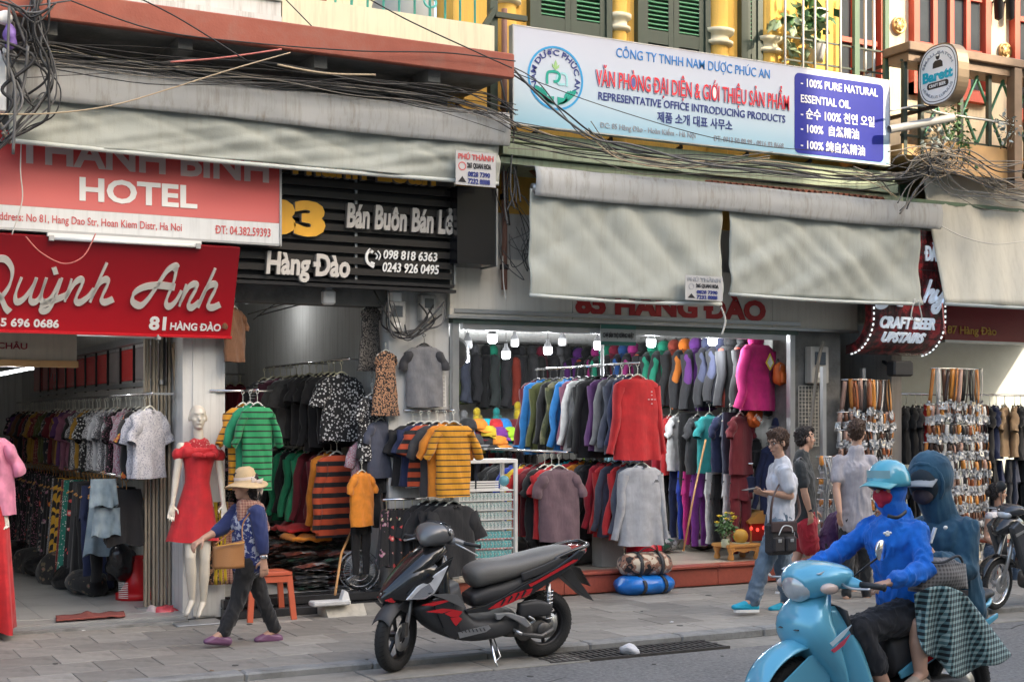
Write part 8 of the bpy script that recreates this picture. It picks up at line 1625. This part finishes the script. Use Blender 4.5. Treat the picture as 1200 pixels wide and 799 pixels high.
mesh_panel(511,522,440,476,12.5,'small white wire display panel behind the yellow sweater',whitep,3,8);mesh_panel(936,959,452,522,12.55,'cream wire grid panel on the corner pillar',mat('cream_wire',(.45,.43,.38),.6),6,16)
p=at(1052,432,12.3);fl=empty('floodlight',p,0,'black floodlight on the post between the belt racks','floodlight');MB().bbox(p.x-.14,p.x+.16,12.2,12.35,p.z-.09,p.z+.09,.02).build('case',blackp,fl);MB().bar((p.x,12.35,p.z),(p.x+.1,12.65,p.z+.1),.03).build('arm',blackm,fl)
p=at(537,404,14);p=at(532,413,12.95);f2=empty('wall_fan',p,0,'dark wall fan just inside the sports shop at upper left','fan');MB().lathe([(.0,-.05),(.12,-.04),(.17,0),(.16,.04),(0,.06)],p,22,'y').build('guard',mat('dark_fan',(.1,.1,.1),.4,.4),f2);MB().bar(p+Vector((0,.1,0)),p+Vector((-.12,.15,.1)),.04).build('mount',blackp,f2)
# ---- cables
cabs=[mat('cable_black',(.012,.012,.013),.6,var=.2),mat('cable_grey',(.09,.09,.09),.6),mat('cable_dusty',(.2,.18,.15),.8),mat('cable_beige',(.42,.33,.22),.7),mat('cable_white',(.55,.54,.5),.6),mat('cable_pink',(.5,.15,.13),.6)]
rc=random.Random(5)
def bundle(pts,n,r,lab,spread=.05,cols=(0,0,0,1,2),Y=None,name='cable_bundle',wob=.03):
 P3=[at(p[0],p[1],p[2]if len(p)>2 else Y)for p in pts];t=empty(name,P3[0],0,lab,'cables')
 for i in range(n):
  o1=Vector((rc.gauss(0,spread*.5),rc.gauss(0,spread*.6),rc.gauss(0,spread*.7)));q=[p+o1+Vector((rc.gauss(0,wob),rc.gauss(0,wob*.6),rc.gauss(0,wob)-(wob*.6 if 0<k<len(P3)-1 else 0)))for k,p in enumerate(P3)]
  MB().tube(spline(q,7),r*rc.uniform(.6,1.25),5).build('cable',cabs[rc.choice(cols)],t)
 return t
def cable(pts,r,c,lab,Y=None,n=7):
 MB().tube(spline([at(p[0],p[1],p[2]if len(p)>2 else Y)for p in pts],n),r,6).build('cable',cabs[c],label=lab,cat='cable')
bundle([(-10,55),(60,60),(150,70),(240,76),(330,86),(430,97),(520,108),(575,122),(606,142)],14,.0055,'thick bundle of dark cables sagging over the long silver awning',.06,(0,0,0,1,1,2),Y=11.7)
bundle([(30,62),(180,74),(300,90),(400,92),(500,112),(600,138)],6,.004,'thin loose wires running along the top of the silver awning',.1,(0,0,1,2),11.62,wob=.06)
bundle([(38,-15),(42,30),(56,66),(62,92),(52,118),(30,142),(5,165),(-15,178)],7,.0095,'looping bundle of thick black cables at upper left',.05,(0,0,1),11.45)
bundle([(-5,20),(15,45),(8,80),(14,110),(2,150)],6,.012,'tangle of black cables at the left picture edge',.08,(0,1,2),11.4,wob=.08)
bundle([(45,0),(30,30),(20,55),(28,95),(22,130)],5,.01,'dark cable loop hanging beside the junction box',.06,(0,1),11.5,wob=.06)
bundle([(0,5),(20,14),(45,8),(60,0)],6,.009,'knotted cables above the junction box',.05,(0,1),11.4,wob=.07)
cable([(-5,134),(60,133),(130,124),(200,104),(270,82),(340,62)],.006,3,'thin beige wire swinging across the silver awning',11.35);cable([(200,73),(260,68),(330,58)],.008,5,'pink cable above the silver awning',11.5)
cable([(325,76),(380,86),(440,88)],.009,3,'beige cable lying on the awning bundle',11.55);cable([(80,0),(180,35),(290,50),(420,60),(520,62),(604,72)],.006,0,'black wire following the red slab edge',11.5)
cable([(335,0),(380,46)],.005,0,'short wire crossing the cream parapet',11.6);cable([(150,-8),(210,22),(290,72)],.006,0,'diagonal black wire crossing the red slab edge',11.4);cable([(425,-5),(480,25),(560,62),(600,80)],.006,0,'black wire sweeping down past the turquoise railing',11.4)
bundle([(598,76),(625,98),(660,132),(695,158),(740,172),(820,184),(900,194),(980,203),(1060,206),(1100,195)],3,.010,'heavy black cables crossing the company sign and running below it',.02,(0,0,1),11.6)
bundle([(600,156),(680,172),(760,184),(840,192),(920,200),(1000,206),(1060,206),(1110,192)],12,.006,'bundle of dusty cables under the company sign',.06,(0,0,1,2,3),11.75,wob=.03)
bundle([(690,150),(730,186),(790,196),(850,186),(900,182)],3,.007,'pale cable hanging in a loop below the company sign',.02,(3,2),11.62)
cable([(602,85),(700,122),(820,158),(900,172),(980,178)],.004,0,'thin black wire across the company sign',11.5)
bundle([(600,80),(596,120),(601,170),(594,215),(598,250)],8,.009,'vertical tangle of cables on the brown drainpipe',.06,(0,1,2),12.1,wob=.06)
bundle([(600,230),(612,262),(606,290),(616,305),(598,280)],6,.005,'loose fine wires beside the sports shop curtain',.1,(0,1),12.2,wob=.08)
for i in range(14):
 c=at(1100+rc.uniform(-16,16),188+rc.uniform(-10,10),11.55);rr=rc.uniform(.08,.22);a0=rc.uniform(0,6);tl_=rc.uniform(.6,1)
 MB().tube([c+Vector((rr*math.cos(a0+k*.4),.12*math.sin(k*.3+i),rr*tl_*math.sin(a0+k*.4)*.7))for k in range(rc.randrange(13,18))],rc.uniform(.004,.009),5).build('cable_coil',cabs[rc.choice((0,1,2,2,3))],label='%s coiled cable loop in the tangle below the round sign'%('wide','narrow')[rr<.15],cat='cable',group='coiled cables below the round sign')
bundle([(1085,186),(1115,190),(1145,200),(1180,222),(1215,232)],12,.006,'fan of dusty cables leaving the tangle over the far awning',.12,(0,1,2,2,3),11.4,wob=.07)
bundle([(1090,190),(1120,215),(1160,232),(1215,238)],6,.005,'thin wires drooping on the far awning',.08,(1,2),11.35,wob=.07)
bundle([(1055,240),(1075,215),(1095,195),(1110,170)],5,.009,'beige cables rising from the ledge to the tangle',.06,(3,2,1),11.6,wob=.05)
bundle([(1000,200),(1030,208),(1050,228)],3,.008,'yellowish cables over the end of the green ledge',.04,(3,2),11.6)
bundle([(1042,196),(1060,185),(1085,180),(1130,184),(1160,196),(1205,205)],8,.007,'grey wires running under the wooden balcony',.08,(0,1,2),11.5,wob=.06)
cable([(1043,130),(1080,124),(1100,132),(1150,140),(1185,146)],.012,4,'cream conduit running along the balcony foot',11.75);cable([(1103,265),(1130,278),(1165,286),(1205,282)],.006,4,'white cord sagging across the far awning',11.5)
cable([(25,165),(24,200),(26,235),(14,275)],.005,4,'white string hanging over the hotel sign',12.0);cable([(30,277),(48,296),(75,309),(98,300),(112,274)],.006,5,'pinkish string looping over the script sign',11.9)
cable([(589,300),(590,330),(593,352)],.007,4,'knotted white string under the drainpipe',12.3);cable([(845,360),(850,375),(846,392)],.01,4,'white tie hanging between the two curtains',11.7)
cable([(1072,350),(1068,372),(1080,375),(1076,352)],.007,4,'white tie loop at the corner of the right curtain',11.7);cable([(1104,355),(1106,378),(1108,392)],.008,5,'pink cord hanging beside the curled sign',11.7)
bundle([(455,352),(462,378),(480,392),(500,376),(510,360)],8,.008,'black wires sagging between the meter boxes',.05,(0,0,1),12.4,wob=.06);bundle([(205,405),(206,450),(208,520),(207,600)],5,.016,'row of beige conduits down the left shop pillar',.05,(2,3),12.9,wob=.01)
bundle([(300,372),(330,352),(372,345),(420,338)],3,.006,'grey cable clipped on the middle shop wall',.03,(1,2),12.9);cable([(965,400),(958,430),(948,520)],.02,2,'grey conduit down the corner pillar',12.4)
p=at(6,92,11.7);jb=empty('junction_box',p,0,'white junction box with purple tape at the left picture edge','junction box');MB().bbox(p.x-.14,p.x,11.62,11.7,p.z-.28,p.z+.24,.01).build('case',whitep,jb)
p=at(12,44,11.42);blob(p,(.05,.05,.09),mat('purple_tape',(.2,.12,.4),.5),'tape_wrap',seed=3,amp=.6,parent=jb);blob(at(2,20,11.45),(.08,.06,.05),whitep,'foam_wrap',seed=9,amp=.5,parent=jb)
# ---- the far side of the street, behind the viewer: it shades the shops and shows in glossy paint
brs=[mat('far_stucco_%s'%n,c,.85,streak=.3,dirtcol=(.4,.36,.3))for n,c in(('cream',(.74,.68,.55)),('grey',(.66,.66,.64)),('ochre',(.7,.55,.32)))]
for i,(x0,x1,h)in enumerate(((-22,-12,8),(-12,-4,9.5),(-4,3,8.4),(3,9.6,11.5),(9.6,11,21),(11,20.3,21.5),(20.3,24,16.3),(24,33,19),(33,45,17))):
 t=empty('street_building',((x0+x1)/2,-9,0),0,'%s tall town house across the street, %s in the row'%(('cream','grey','ochre')[i%3],od(i)),'building','houses across the street')
 MB().box(x0,x1-.02,-12,-6,0,h).build('wall',brs[i%3],t)
 for fl_ in range(int(h//3.6)):
  for k in range(3):w_=(x1-x0)/3;MB().box(x0+w_*(k+.25),x0+w_*(k+.75),-6.0,-5.96,1+fl_*3.6,2.9+fl_*3.6).build('window',glass,t)
 MB().box(x0,x1-.02,-6.0,-5.2,3.2,3.35).build('awning',awn,t)
tr=empty('dapple_tree',(20.5,-3.2,0),0,'tall street tree on the far pavement casting dappled shade','tree',None)  # unseen tree, added to dapple the sunlight on the far awnings
MB().tube([(20.5,-3.2,0),(20.6,-3.1,5),(20.4,-3,9),(20.5,-3,12)],[.25,.2,.16,.08],12).build('trunk',woodd,tr)
for k in range(5):leafcloud((19.6+k*.9,-2.6+.5*math.sin(k*2),11.6+.7*math.cos(k*1.7)),(.8,.7,.8),230,.3,leafm[0],'crown',tr,300+k)
gum=mat('old_gum',(.07,.065,.06),.9)
for i in range(46):
 x=random.uniform(1,13.5);y=random.uniform(8.9,12.2);z=.0035 if y>9.87 else-.0585
 if 9.2<y<9.9:continue
 r=random.uniform(.012,.03);MB().prism([(x+r*math.cos(k*.9)*random.uniform(.7,1.2),y+r*math.sin(k*.9)*random.uniform(.7,1.2))for k in range(7)],z-.004,z,'z').build('gum_spot',gum,pav if y>9.87 else rdo)
bpy.data.scenes.remove(TMP)
